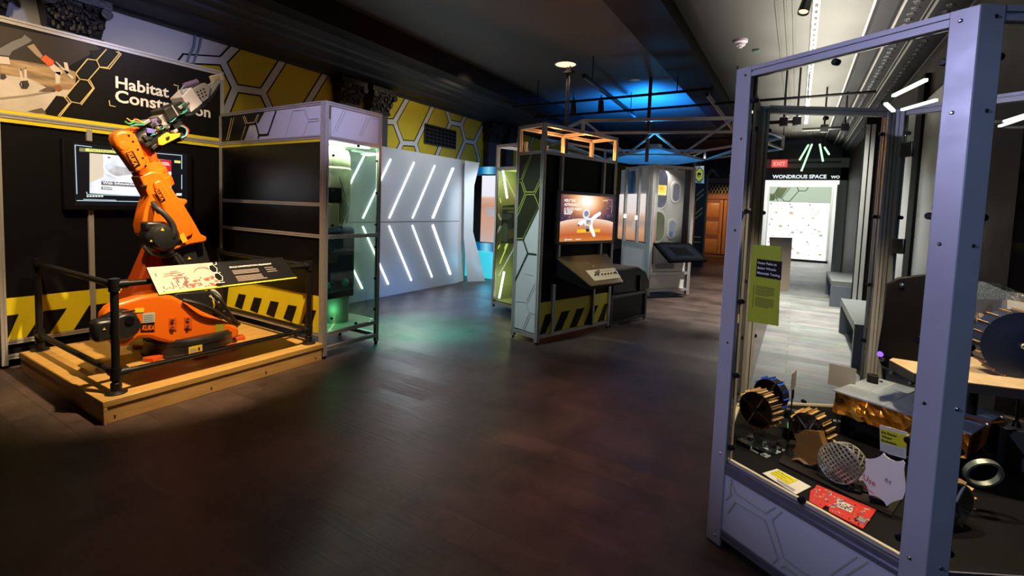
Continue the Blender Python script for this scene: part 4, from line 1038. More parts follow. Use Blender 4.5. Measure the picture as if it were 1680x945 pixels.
lab.prism([c + V((.03 + x_, -.0075, z_)) for x_, z_ in ((-.012, -.02), (-.004, -.0), (.0, -.02), (.008, -.02), (.004, .008), (.004, .018), (-.006, .018), (-.012, .004))], (0, -.002, 0))
lab.build('warning_label', p, smooth=False)
# rotating column
body = [(168, 532), (171, 516), (180, 504), (192, 498), (206, 494), (232, 486), (258, 482), (285, 486), (303, 495), (335, 512), (365, 525), (392, 537), (394, 548), (386, 556), (355, 562), (318, 566), (283, 565), (262, 560), (246, 555), (230, 555), (220, 560), (210, 568), (198, 571), (184, 565), (173, 552)]
cr = rp(body, 4.62, 4.76).build('carousel', t, m=ORG, bev=.03, seg=3)
rp([(228, 552), (228, 492), (258, 484), (285, 488), (303, 497), (335, 513), (365, 526), (390, 538), (392, 548), (384, 556), (355, 562), (318, 565), (283, 564), (262, 559), (246, 554)], 4.74, 5.10).build('carousel_rear', t, m=ORG, bev=.03, seg=3)
MB().lathe((2.22, 4.86, .275), (0, 0, 1), [(0, .30), (.0, .33), (.03, .34), (.05, .33), (.05, .0)], 40).build('slew_ring', t, m=RBLK)
MB().lathe((2.22, 4.86, .27), (0, 0, 1), [(0, 0), (0, .355), (.03, .355), (.03, 0)], 36).build('bearing', t, m=RBLK)
c = R(195, 532, 4.62)
m1 = MB().lathe(c, (0, -1, 0), [(-.04, 0), (-.04, .128), (.02, .128), (.035, .118), (.04, .105), (.13, .10), (.14, .09), (.14, 0)], 32).build('motor', t, m=RBLK)
MB().box(c + V((-.11, -.05, -.01)), (.16, .14, .17)).build('connector_box', m1, m=RBLK, bev=.03)
b = MB().use(BLKG).lathe(c + V((.02, -.14, .05)), (0, -1, 0), [(0, 0), (0, .03), (.012, .03), (.012, 0)], 16); b.use(STEEL).box(c + V((.03, -.1, .115)), (.08, .02, .012)); b.build('motor_plug', m1)
b = MB().use(mat('warn_orange', (.85, .5, .1), .4)); b.prism([c + V((-.135 + x_, -.125, z_ + .01)) for x_, z_ in ((-.01, -.008), (.01, -.008), (0, .011))], (0, -.003, 0)); b.build('warning_triangle', m1, smooth=False)
yf_ = 4.618
def plate(name, pts, m, parent, yy=yf_, d=.003):
    return MB().use(m).prism([R(x, y, yy) for x, y in pts], (0, -d, 0)).build(name, parent, smooth=False)
plate('yellow_label', [(221, 506), (236, 505), (236, 512), (221, 513)], mat('label_yellow', (.75, .6, .03), .4), cr)
pl_ = plate('rating_plate', [(233.5, 514), (254, 512), (254, 528), (233.5, 530)], mat('label_pale', (.45, .50, .46), .35), cr)
b = MB().use(mat('label_print', (.2, .25, .24), .4))
for k in range(4): b.prism([R(235.5, 517.5 + k * 3, 4.6145), R(251.5, 516 + k * 3, 4.6145), R(251.5, 517.3 + k * 3, 4.6145), R(235.5, 518.8 + k * 3, 4.6145)], (0, -.001, 0))
b.build('rating_print', pl_, smooth=False)
def logo(name, q4, parent, yy, color=ORG):
    """black badge with four block letters"""
    a, b2, c2, d2 = [R(x, y, yy) for x, y in q4]      # lower-left, lower-right, upper-right, upper-left of the word
    bd = MB().use(BLK).prism([a, b2, c2, d2], (0, -.004, 0)).build(name, parent, smooth=False)
    xd = (b2 - a).normalized(); up = (d2 - a); up = (up - xd * up.dot(xd)).normalized()
    hh = (d2 - a).length; wd = (b2 - a).length
    text('badge_lettering', 'KUKA', a + xd * wd * .06 + up * hh * .17 + V((0, -.005, 0)), xd, up, color, bd, width=wd * .88, height=hh * .62, bold=.04, th=.001)
    return bd
logo('maker_badge', [(230.5, 544), (253.5, 543.5), (253, 530), (230.5, 530.5)], cr, yf_)
for (x0, y0) in ((282, 526), (307, 524)):
    pd = plate('bolt_plate', [(x0 - 5, y0 - 4), (x0 + 7, y0 - 5), (x0 + 7, y0 + 15), (x0 - 5, y0 + 15)], ORG2, cr, yf_, .008)
    for k in (0, 12): MB().lathe(R(x0, y0 + k, 4.61), (0, -1, 0), [(0, 0), (0, .014), (.014, .013), (.016, .006), (.016, 0)], 10).build('bolt', pd, m=STEEL)
MB().use(mat('label_olive', (.35, .28, .02), .5)).prism([R(353, 531, 4.618), R(368, 532, 4.618), R(368, 545, 4.618), R(353, 545, 4.618)], (0, -.003, 0)).build('olive_label', cr, smooth=False)
# rear shoulder bracket and cover dome
rp([(206, 496), (226, 462), (252, 402), (270, 392), (300, 398), (305, 430), (288, 470), (296, 500), (250, 505)], 4.90, 5.12).build('shoulder_bracket', t, m=ORG2, bev=.02)
MB().lathe(R(240, 490, 4.78), (0, 0, 1), [(-.05, .12), (.02, .12), (.05, .10), (.065, .05), (.066, 0)], 24).build('cover_dome', t, m=ORG)
# black gear housing right of the column
g = rp([(283, 488), (290, 480), (345, 478), (352, 500), (350, 520), (335, 514), (303, 497)], 4.66, 5.05).build('gear_housing', t, m=RBLK, bev=.015)
b = MB()
for k, pts in enumerate(([R(300, 492, 4.60), R(330, 500, 4.55), R(360, 515, 4.58), R(388, 536, 4.68)], [R(345, 478, 4.7), R(362, 492, 4.6), R(380, 520, 4.62), R(392, 532, 4.7)], [R(340, 470, 4.75), R(352, 486, 4.68), R(356, 500, 4.68), R(352, 512, 4.7)])): b.use(CABL).tube(pts, .017)
b.build('cable_loom', t)
b = MB().use(mat('clear_hose', (.45, .43, .4), .2)).tube([R(338, 472, 4.72), R(356, 480, 4.66), R(362, 492, 4.66), R(352, 502, 4.68)], .010).tube([R(330, 478, 4.7), R(350, 490, 4.65), R(358, 498, 4.65)], .008); b.build('hose', t)
# lower black drive blocks below the arm
l = rp([(283, 420), (296, 405), (318, 397), (328, 432), (334, 452), (296, 462)], 4.66, 4.95).build('drive_block', t, m=RBLK, bev=.012)
rp([(318, 398), (334, 396), (344, 425), (349, 446), (330, 452)], 4.70, 4.98).build('drive_block', t, m=RBLK, bev=.012)
b = MB().use(GUN)
for dx_ in (0, 7): b.tube([R(285 + dx_, 418, 4.62), R(293 + dx_, 430, 4.60), R(300 + dx_, 442, 4.6)], .014)
b.build('drive_pipes', t)
MB().use(MATS['warn_orange']).prism([R(x, y, 4.655) for x, y in ((308, 426), (314, 425), (310, 421))], (0, -.003, 0)).build('warning_triangle', l, smooth=False)
# upper link
arm = [(229, 290), (237, 307), (245, 322), (238, 345), (233, 370), (236, 386), (262, 404), (280, 413), (313, 401), (330, 398), (339, 396), (340, 389), (330, 384), (319, 364), (303, 337), (309, 332), (307, 327), (293, 325), (266, 283), (248, 281)]
ar = rp(arm, 4.60, 4.78).build('link_arm', t, m=ORG, bev=.028, seg=3)
rp([(252, 300), (264, 294), (310, 366), (318, 384), (300, 395), (284, 384)], 4.575, 4.62).build('arm_rib', ar, m=ORG, bev=.014)
logo('maker_badge', [(251.8, 312), (264, 331.5), (271.3, 328), (260.4, 309.6)], ar, 4.573)
plate('yellow_label', [(293, 386), (301, 382), (308, 395), (300, 399)], mat('label_amber', (.85, .42, .02), .4), ar, 4.573)
MB().lathe(R(292, 396, 4.60), (0, -1, 0), [(0, 0), (0, .028), (.006, .028), (.006, 0)], 20).build('black_cap', ar, m=BLK)
c = R(258, 388, 4.60)
m2 = MB().lathe(c, (0, -1, 0), [(-.02, 0), (-.02, .125), (.10, .125), (.13, .115), (.16, .09), (.17, .05), (.17, 0)], 32).build('motor', t, m=RBLK)
MB().box(c + V((-.05, -.06, .09)), (.15, .12, .08)).build('connector_box', m2, m=RBLK, bev=.02)
b = MB().use(MATS['label_yellow'])
for ox, oz, s_ in ((-.03, .07, .022), (-.11, -.02, .016)): b.prism([c + V((ox + x_ * s_, -.165, oz + z_ * s_)) for x_, z_ in ((-.6, -.5), (.6, -.5), (0, .6))], (0, -.004, 0))
b.build('warning_triangle', m2, smooth=False)
MB().use(CABL).tube([R(252, 333, 4.58), R(257, 341, 4.50), R(270, 352, 4.46), R(284, 370, 4.44), R(284, 388, 4.44), R(272, 402, 4.5)], .022, 10).build('power_cable', t)
MB().use(STEEL).cyl(R(260, 345, 4.5), R(263, 348, 4.485), .025).build('cable_ring', t)
MB().use(GUN).tube([c + V((-.13, -.08, -.07)), c + V((-.08, -.1, -.13)), c + V((.02, -.1, -.16)), c + V((.12, -.06, -.15))], .014).build('hose', t)
# collars between arm and elbow, elbow housings
ax0, ax1 = R(257, 304, 4.76), R(241, 276, 4.76); axd = (ax1 - ax0)
co = MB().lathe(ax0, axd, [(-.03, 0), (-.03, .125), (.02, .132), (.045, .132), (.05, .124), (.09, .124), (.095, .13), (.125, .13), (.13, .118), (.2, .112), (.2, 0)], 32).build('collar', t, m=ORG)
MB().use(STEEL).box(R(236, 305, 4.60), (.04, .02, .016)).build('fitting', co)
el = [(187, 228), (189, 219), (198, 213), (214, 214), (224, 221), (233, 240), (243, 266), (241, 276), (229, 284), (222, 281), (206, 258), (192, 240)]
e1 = rp(el, 4.55, 4.68).build('elbow_housing', t, m=ORG, bev=.025, seg=3)
logo('maker_badge', [(205.6, 251), (219, 275.5), (230.3, 270.6), (217.7, 247.5)], e1, 4.547)
b = MB().use(RBLK)
for x, y in ((211, 222), (218, 232), (226, 245), (234, 259), (239, 272), (228, 281)): b.lathe(R(x, y, 4.55), (0, -1, 0), [(-.01, 0), (-.01, .008), (.005, .008), (.006, 0)], 8)
b.build('cover_bolts', e1)
MB().lathe(R(204, 239, 4.55), (0, -1, 0), [(-.01, 0), (-.01, .035), (.002, .035), (.003, .031), (.003, 0)], 20).build('cover_cap', e1, m=ORG)
rp([(212, 214), (226, 207), (234, 212), (240, 232), (262, 262), (262, 276), (246, 288), (234, 276)], 4.68, 4.86).build('elbow_housing', t, m=ORG, bev=.03, seg=3)
rp([(240, 240), (258, 248), (262, 268), (250, 278)], 4.66, 4.9).build('wrist_yoke', t, m=ORG2, bev=.02)
# wrist and tool
ta, tb = R(238, 233, 4.72), R(362, 131, 4.72); td = (tb - ta).normalized()
tu = V((-td.z, 0, td.x))
wr = MB().lathe(ta - td * .02, td, [(-.03, 0), (-.03, .10), (.03, .112), (.10, .112), (.105, .098), (.13, .098), (.135, .106), (.16, .106), (.165, .085), (.18, .08), (.18, 0)], 28).build('wrist', t, m=RBLK)
b = MB().use(GUN)
for k in range(10):
    a_ = k * pi / 5; b.cyl(ta + td * .15 + (tu * cos(a_) + V((0, 1, 0)) * sin(a_)) * .085, ta + td * .175 + (tu * cos(a_) + V((0, 1, 0)) * sin(a_)) * .085, .011, n=8)
b.build('flange_bolts', wr)
TGREY = mat('tool_grey_plate', (.42, .40, .42), .35, .4)
TWHT = mat('tool_white_box', (.62, .60, .72), .35)
TYEL = mat('tool_yellow', (.85, .48, .03), .4)
TPUR = mat('tool_purple', (.16, .12, .30), .35)
tl = rp([(234, 207), (262, 192), (296, 176), (302, 192), (286, 210), (258, 224), (240, 222)], 4.66, 4.80).build('tool_body', t, m=GUN, bev=.008)
rp([(259.6, 191.3), (268, 187), (280, 209), (272.3, 212.5)], 4.63, 4.82).build('tool_plate', t, m=TGREY, bev=.004)
rp([(232.5, 202), (245, 194.7), (248, 200), (236, 206.5)], 4.63, 4.78).build('tool_plate', t, m=TGREY, bev=.004)
rp([(248, 197), (258, 193), (263, 205), (252, 208)], 4.62, 4.70).build('tool_plate', t, m=TPUR, bev=.004)
bb = rp([(269, 179.4), (281.6, 172.7), (292, 189.6), (278, 199.8)], 4.58, 4.84).build('actuator_box', t, m=RBLK, bev=.006)
rp([(281.6, 171.8), (298.5, 166), (306, 185), (293.5, 191)], 4.62, 4.82).build('actuator_box', t, m=RBLK, bev=.006)
rp([(280, 201.4), (297, 194.7), (302, 206.5), (288.4, 213.3)], 4.62, 4.82).build('actuator_box', t, m=RBLK, bev=.006)
MB().use(TGREY).beam(R(281.6, 172.7, 4.578), R(292, 190, 4.578), .012, .012, slot=False).build('edge_strip', bb)
wb = rp([(298.5, 158.3), (313.8, 143), (333.3, 169.3), (313.8, 184.5)], 4.60, 4.82).build('tool_housing', t, m=TWHT, bev=.006)
rp([(313.8, 184.8), (333.5, 169.6), (340, 172), (318, 189)], 4.61, 4.83).build('tool_underside', t, m=RBLK, bev=.004)
gp = rp([(316, 146), (335.8, 135.4), (346, 142), (342.6, 160.8), (333, 168)], 4.64, 4.79).build('gripper_plate', t, m=TGREY, bev=.004)
b = MB().use(BLK)
for k in range(3):
    for j in range(3): b.lathe(R(324 + k * 5 + j * 2, 151 - k * 2.5 + j * 5, 4.64), (0, -1, 0), [(-.004, 0), (-.004, .008), (.002, .008), (.002, 0)], 8)
b.build('plate_holes', gp)
JAW = mat('gripper_silver', (.62, .62, .60), .3, .6)
rp([(337, 148), (349, 141), (361, 126), (366, 130.5), (359.5, 138), (345, 160)], 4.66, 4.70).build('gripper_jaw', t, m=JAW, bev=.004)
rp([(333, 140), (346, 137), (360, 124), (364, 128), (350, 142)], 4.76, 4.80).build('gripper_jaw', t, m=JAW, bev=.004)
rp([(343.4, 161), (360, 138), (361, 142), (345, 167), (333, 172), (334, 167)], 4.65, 4.82).build('gripper_underside', t, m=RBLK, bev=.003)
rp([(360, 122), (364, 120), (368, 130), (364, 132.5)], 4.64, 4.83).build('gripper_tip', t, m=mat('tip_cream', (.75, .70, .6), .4), bev=.004)
MB().cyl(R(302, 141, 4.7), R(324, 134, 4.7), .024).build('sensor_tube', t, m=TPUR)
rp([(259.6, 226.8), (274.8, 216.7), (282, 220), (296.8, 218.4), (295, 225), (268, 238.7), (261, 238)], 4.60, 4.76).build('tool_bracket', t, m=TYEL, bev=.006)
rp([(288, 222), (303, 216), (307, 224), (300, 231), (283, 236), (268, 242), (270, 238)], 4.66, 4.78).build('tool_bracket', t, m=RBLK, bev=.006)
MB().box(R(246, 215, 4.60), (.05, .03, .04)).build('sensor_box', t, m=mat('sensor_blue', (.14, .13, .5), .3), bev=.004)
for i, (pts, c_) in enumerate([([(237, 203), (222, 200), (212, 203), (205, 199)], (.1, .45, .1)), ([(237, 205), (224, 205), (214, 207)], (.05, .4, .35)), ([(236, 202), (224, 196), (216, 199), (208, 194)], (.5, .42, .1)), ([(230, 200), (222, 196), (221, 194)], (.6, .03, .03)),
                            ([(296, 206), (306, 212), (305, 222), (298, 226)], (.1, .45, .5)), ([(300, 205), (309, 213), (306, 224)], (.5, .06, .04)), ([(292, 176), (304, 170), (306, 180), (300, 184)], (.08, .42, .38)), ([(300, 156), (297, 148), (303, 140)], (.2, .3, .55)), ([(255, 220), (262, 214), (258, 208)], (.8, .45, .05))]):
    MB().tube([R(x, y, 4.62) for x, y in pts], .006, 6).build('wire', t, m=mat('wire_%s' % ['green', 'teal', 'ochre', 'red', 'cyan', 'red', 'teal', 'blue', 'amber'][i], c_, .4))

# clutter of small modules along the tool
rnd = random.Random(21)
for i, (x, y, w_, h_, y0, m_) in enumerate([(252, 205, 9, 7, 4.60, GUN), (263, 214, 8, 6, 4.59, RBLK), (271, 205, 7, 9, 4.60, TGREY), (244, 236, 10, 7, 4.60, RBLK), (254, 241, 9, 6, 4.61, GUN), (262, 198, 6, 6, 4.61, RBLK), (286, 196, 7, 6, 4.59, GUN), (297, 176, 6, 5, 4.60, TGREY),
        (306, 186, 7, 6, 4.60, RBLK), (300, 226, 8, 6, 4.62, RBLK), (289, 215, 7, 5, 4.60, TGREY), (240, 226, 6, 8, 4.585, GUN), (308, 168, 5, 4, 4.59, TGREY), (276, 226, 6, 4, 4.585, RBLK)]):
    c_, s_ = cos(radians(-38)), sin(radians(-38))
    q = [(x + (a * w_ * c_ - b_ * h_ * s_) / 2, y + (a * w_ * s_ + b_ * h_ * c_) / 2) for a, b_ in ((-1, -1), (1, -1), (1, 1), (-1, 1))]
    rp(q, y0, y0 + .12).build('tool_module', t, m=m_, bev=.003)
for i in range(8):
    x, y = 246 + i * 8, 226 - i * 6.5
    MB().tube([R(x, y, 4.60), R(x + rnd.uniform(2, 8), y - rnd.uniform(0, 6), 4.56), R(x + rnd.uniform(8, 14), y - rnd.uniform(2, 12), 4.60)], .004, 6).build('wire', t, m=CABL if i % 2 else MATS['wire_teal'])
# ================================================================== glass display tower right of the robot bay
X0, X1, Y0, Y1, HT = 3.04, 3.77, 3.99, 5.93, 2.57
t = thing('display_tower', 'tall aluminium display tower with black side panels and green-lit glass front', 'display case', (3.4, 4.9, 0))
for (x, y) in ((X0 + .02, Y0 + .02), (X0 + .02, Y0 + .06), (X1 - .02, Y0 + .02), (X1 - .02, 4.62), (X0 + .02, Y1 - .02)):
    MB().beam((x, y, .03), (x, y, HT if y < 4.1 else HT - .02), .04, .04, up=(0, 1, 0)).build('post', t, m=ALU)
for z in (2.555, 2.225, 1.555, 1.237, .24, .10):
    MB().beam((X0 + .02, Y0 + .08, z), (X0 + .02, Y1 - .04, z), .04, .035).build('side_rail', t, m=ALU)
for z in (2.55, 2.215, 1.235, .25, .10):
    MB().beam((X0 + .04, Y0 + .02, z), (X1 - .04, Y0 + .02, z), .04, .04).build('front_rail', t, m=ALU)
for z in (2.55, 2.215, .25, .10): MB().beam((X1 - .02, Y0 + .04, z), (X1 - .02, 4.60, z), .04, .04).build('side_rail', t, m=ALU)
for (x, y) in ((X0 + .02, Y0 + .02), (X1 - .02, Y0 + .02), (X1 - .02, 4.62)): MB().cyl((x, y, 0), (x, y, .035), .018).build('levelling_foot', t, m=BLK)
# black panels towards the robot
pb = MB().use(mat('panel_black_sheen', (.005, .005, .006), .30, noise=.1, nscale=2, spec=.3))
for z0, z1 in ((1.575, 2.207), (1.255, 1.537), (.26, 1.22)): pb.box2((X0 + .012, Y0 + .08, z0), (X0 + .03, Y1 - .04, z1))
pb.build('black_side_panel', t)
hs = MB().use(WHT).box2((X0 + .012, Y0 + .08, 2.245), (X0 + .03, Y1 - .04, 2.54)).build('header_panel', t)
XS = X0 + .011
def S_(x, y): return at(x, y, 'x', XS)
b = MB()
b.use(mat('header_cell', (.014, .012, .011), .35)).prism([(XS, 5.89, 2.245), (XS, 5.89, 2.54), (XS, 5.02, 2.54), (XS, 5.14, 2.42), (XS, 5.3, 2.42), (XS, 5.42, 2.245)], (-.001, 0, 0))
for a, c in [((380, 194), (372, 230)), ((384, 193), (375, 230)), ((399, 191), (404, 205)), ((402, 191), (406, 202)), ((406, 202), (418, 201)), ((418, 201), (423, 188)), ((404, 205), (396, 229)), ((420, 203), (425, 188))]:
    b.use(GOLD).strip(S_(*a) + V((-.002, 0, 0)), S_(*c) + V((-.002, 0, 0)), .010, (-1, 0, 0), .001)
for a, c in [((404, 205), (420, 203)), ((420, 203), (425, 221)), ((425, 222), (440, 221)), ((440, 221), (453, 183)), ((425, 222), (424, 227))]:
    b.use(LINEK).strip(S_(*a) + V((-.003, 0, 0)), S_(*c) + V((-.003, 0, 0)), .022, (-1, 0, 0), .001)
for a, c in [((481, 183), (468, 224)), ((501, 180), (506, 196)), ((506, 196), (523, 194)), ((506, 200), (523, 198)), ((506, 200), (498, 222)), ((481, 182), (499, 180))]:
    b.use(LINEG).strip(S_(*a) + V((-.003, 0, 0)), S_(*c) + V((-.003, 0, 0)), .008, (-1, 0, 0), .001)
b.build('hexagon_graphic', hs, smooth=False)
MB().use(YEL).box2((X0 + .009, Y0 + .08, 2.178), (X0 + .013, Y1 - .04, 2.207)).build('yellow_stripe', t)
hz = MB().use(YEL).box2((X0 + .008, Y0 + .08, .26), (X0 + .013, Y1 - .04, .63)).build('hazard_band', t)
b = MB().use(LINEK)
for k in range(7):
    y = 5.527 - k * .315
    q = [(y + .085, .315), (y, .475), (y - .15, .48), (y - .065, .3)]
    b.prism([(X0 + .007, min(max(py, Y0 + .085), Y1 - .045), z) for py, z in q], (-.002, 0, 0))
b.prism([(X0 + .007, 5.885, .26), (X0 + .007, 5.885, .63), (X0 + .007, 5.72, .63), (X0 + .007, 5.80, .26)], (-.002, 0, 0))
b.build('black_bars', hz, smooth=False)
# front: white header, glass, green interior
fh = MB().use(WHT).box2((X0 + .08, Y0 + .012, 2.235), (X1 - .04, Y0 + .03, 2.53)).build('front_header', t)
b = MB().use(LINEG)
YF = Y0 + .011
for a, c in [((564, 180), (547, 216)), ((568, 181), (551, 217)), ((602, 193), (590, 222)), ((607, 194), (593, 223)), ((607, 194), (620, 196)), ((547, 218), (545, 219))]:
    b.strip(at(*a, 'y', YF), at(*c, 'y', YF), .008, (0, -1, 0), .001)
b.build('hexagon_graphic', fh, smooth=False)
TG = glass_mat('tower_glass', (.88, .97, .90), ior=1.25)
for z0, z1 in ((1.255, 2.195), (.27, 1.215)): MB().box2((X0 + .09, Y0 + .014, z0), (X1 - .04, Y0 + .02, z1)).build('front_glass', t, m=TG)
MB().box2((X1 - .024, Y0 + .04, .27), (X1 - .018, 4.6, 2.195)).build('side_glass', t, m=TG)
MB().box2((X0 + .03, 4.66, .27), (X1 - .03, 4.68, 2.53)).build('rear_liner', t, m=mat('liner_pale_green', (.55, .60, .54), .5))
PGW = mat('plinth_pale', (.62, .68, .60), .5)
MB().box2((X0 + .03, Y0 + .035, .235), (X1 - .035, 4.66, .27)).build('plinth_board', t, m=PGW)
b = MB().use(BLK)
for x in (X0 + .1, X1 - .06):
    for z in (.4, .75, 1.1, 1.35, 1.7, 2.05): b.lathe((x, Y0 + .012, z), (0, -1, 0), [(-.004, 0), (-.004, .013), (.012, .012), (.014, 0)], 10)
b.lathe((3.45, Y0 + .012, 2.18), (0, -1, 0), [(-.004, 0), (-.004, .015), (.014, .014), (.016, 0)], 10).lathe((3.45, Y0 + .012, .29), (0, -1, 0), [(-.004, 0), (-.004, .015), (.014, .014), (.016, 0)], 10)
b.build('glass_clips', t)
b = MB().use(BLKG)
for z in (.50, 1.05, 1.4): b.box((X1 - .06, 4.55, z), (.03, .02, .10))
b.build('door_hinges', t)
MB().box((X1 - .10, 4.63, 2.12), (.06, .01, .12)).build('notice_card', t, m=mat('card_white', (.8, .82, .74), .5))
LG = emis('case_led_green_white', (.80, 1.0, .80), 7.0)
MB().box2((X0 + .05, Y0 + .04, 2.203), (X1 - .05, 4.6, 2.212)).build('ceiling_board', t, m=WHT)
MB().box2((X0 + .1, Y0 + .10, 2.185), (X1 - .08, Y0 + .16, 2.20)).build('light_strip', t, m=LG)
MB().box2((X0 + .1, 4.5, 2.185), (X1 - .08, 4.54, 2.20)).build('light_strip', t, m=LG)
lamp('tower_case_light', 'AREA', (3.42, 4.3, 2.16), (.82, 1, .80), 26, (3.42, 4.3, 0), .5)
lamp('tower_case_glow', 'POINT', (3.3, 4.2, .42), (.2, 1, .45), .8, None, .1)

# what stands inside the tower
t = thing('equipment_unit', 'tall padded tan and navy equipment pack standing in the green-lit glass tower', 'equipment', (3.36, 4.33, .27))
TAN = ramp_mat('padded_fabric', 'Object', [(0.3, (.30, .30, .17)), (.55, (.45, .44, .27)), (.8, (.58, .55, .38))], 0, .7, kind='noise', nscale=9)
NAVY = mat('navy_fabric', (.010, .030, .10), .5, noise=.4, nscale=10)
MB().lathe((3.38, 4.35, 1.50), (0, 0, 1), [(0, 0), (0, .20), (.1, .215), (.3, .21), (.44, .215), (.46, .20), (.48, .205), (.58, .20), (.64, .18), (.66, .1), (.66, 0)], 26).build('padded_cover', t, m=TAN)
MB().lathe((3.38, 4.35, 1.36), (0, 0, 1), [(0, 0), (0, .195), (.14, .20), (.14, 0)], 26).build('lower_cover', t, m=TAN)
MB().box2((3.10, 4.13, 1.58), (3.36, 4.30, 1.74)).build('dark_band', t, m=BLKM, bev=.01)
MB().box2((3.11, 4.13, 1.30), (3.33, 4.28, 1.58)).build('front_pocket', t, m=mat('pocket_cream', (.62, .58, .38), .6, noise=.1), bev=.02)
MB().box2((3.105, 4.128, 1.30), (3.13, 4.20, 1.85)).build('yellow_strap', t, m=mat('strap_yellow', (.72, .66, .05), .5))
MB().box2((3.10, 4.12, .62), (3.55, 4.56, 1.32)).build('navy_body', t, m=NAVY, bev=.05, seg=3)
MB().box2((3.16, 4.112, .96), (3.30, 4.122, 1.03)).build('name_plate', t, m=mat('plate_faded', (.16, .17, .14), .5))
MB().box2((3.22, 4.112, 1.20), (3.25, 4.122, 1.24)).build('square_tag', t, m=mat('tag_gold', (.5, .42, .15), .4))
MB().box2((3.10, 4.14, .56), (3.54, 4.52, .64)).build('black_frame', t, m=BLKG, bev=.01)
b = MB().use(STEEL)
b.tube([(3.31, 4.12, 1.85), (3.42, 4.11, 1.55), (3.42, 4.11, 1.5), (3.32, 4.12, 1.24)], .004, 6); b.build('cord', t)
for (x, y) in ((3.19, 4.22), (3.46, 4.5), (3.17, 4.5)):
    l = MB().cyl((x, y, .29), (x, y, .57), .016).build('leg', t, m=GUN)
    MB().lathe((x, y, .27), (0, 0, 1), [(0, 0), (0, .05), (.012, .05), (.03, .02), (.06, .018)], 16).build('foot_pad', l, m=BLK)
b = MB().use(mat('teal_lens', (.05, .5, .45), .2)).ball((3.17, 4.12, .72), .04, 10).ball((3.40, 4.12, .73), .045, 10); b.build('fittings', t)
o = MB().lathe((3.44, 4.30, .27), (0, 0, 1), [(0, 0), (0, .12), (.02, .125), (.28, .132), (.285, .12), (.285, 0)], 30).build('bucket', m=mat('pale_canister', (.46, .46, .38), .5), loc=(3.44, 4.30, .27))
tag(o, 'pale round canister on the floor of the green-lit glass tower', 'canister')
o = MB().lathe((3.62, 4.5, .27), (0, 0, 1), [(0, 0), (0, .05), (1.8, .05), (1.8, 0)], 24).build('clear_tube', m=mat('tube_milky', (.55, .58, .57), .35), loc=(3.62, 4.5, .27))
tag(o, 'tall clear acrylic tube at the right side inside the glass tower', 'tube')

# ================================================================== white chevron light wall
t = thing('light_wall', 'white panelled wall with glowing diagonal light tubes forming chevrons', 'light wall', (5.8, 5.95, 0))
WW = mat('satin_white_panel', (.56, .60, .66), .33, noise=.03, nscale=2)
for z0, z1 in ((.0, 1.262), (1.278, 2.522)): MB().box2((3.9, YH, z0), (7.73, YH + .05, z1)).build('panel', t, m=WW)
MB().box2((3.9, YH + .012, 1.262), (7.73, YH + .04, 1.278)).build('seam', t, m=mat('seam_grey', (.25, .24, .22), .5))
for k in range(-3, 3):
    xa = 5.792 + k * .567 + .567 * 0
    if xa < 3.95: continue
    MB().cyl((xa, YH - .006, 1.336), (xa + .575, YH - .006, 2.33), .012, n=10).build('light_tube', t, m=LED)
    MB().cyl((xa, YH - .006, 1.205), (xa + .575, YH - .006, .205), .012, n=10).build('light_tube', t, m=LED)
MB().cyl((6.90, YH - .006, 1.336), (7.47, YH - .006, 2.326), .012, n=10).build('light_tube', t, m=LED)
MB().cyl((6.905, YH - .006, 1.2), (7.48, YH - .006, .2), .012, n=10).build('light_tube', t, m=LED)
lamp('chevron_glow', 'AREA', (6.1, YH - .25, 1.3), (.9, .97, 1), 18, (6.1, 3, 1.0), 1.2)
# folded white fin at its end
t = thing('folded_fin', 'folded white sculptural fin closing the right end of the light wall', 'panel', (8.2, 5.9, 0))
b = MB().use(mat('warm_satin_white', (.55, .53, .50), .35))
b.prism([(7.73, YH, 0), (8.05, YH + .05, 0), (8.05, YH + .05, 2.53), (7.73, YH, 2.522)], (0, .05, 0)); b.build('back_plate', t)
Lp = [(8.05, 5.90, 2.55), (8.02, 5.86, 1.9), (8.0, 5.82, 1.15), (7.98, 5.76, 0.0)]
b = MB().use(mat('cool_satin_white', (.74, .79, .84), .35))
lft = [at(x, y, 'y', 5.84) for x, y in ((763, 263.5), (762, 280), (761, 390), (767, 465))]
rgt = [at(x, y, 'y', 5.62) for x, y in ((787, 267), (778, 305), (776, 380), (796, 460))]
lft[3].z = 0.0; rgt[3].z = 0.0
vs_ = lft + rgt + [p + V((.12, .2, 0)) for p in rgt]
b.raw(vs_, [(0, 1, 5, 4), (1, 2, 6, 5), (2, 3, 7, 6), (4, 5, 9, 8), (5, 6, 10, 9), (6, 7, 11, 10), (0, 4, 8), (3, 11, 7), (0, 8, 9, 1), (1, 9, 10, 2), (2, 10, 11, 3)])
b.build('fin', t, ang=50)

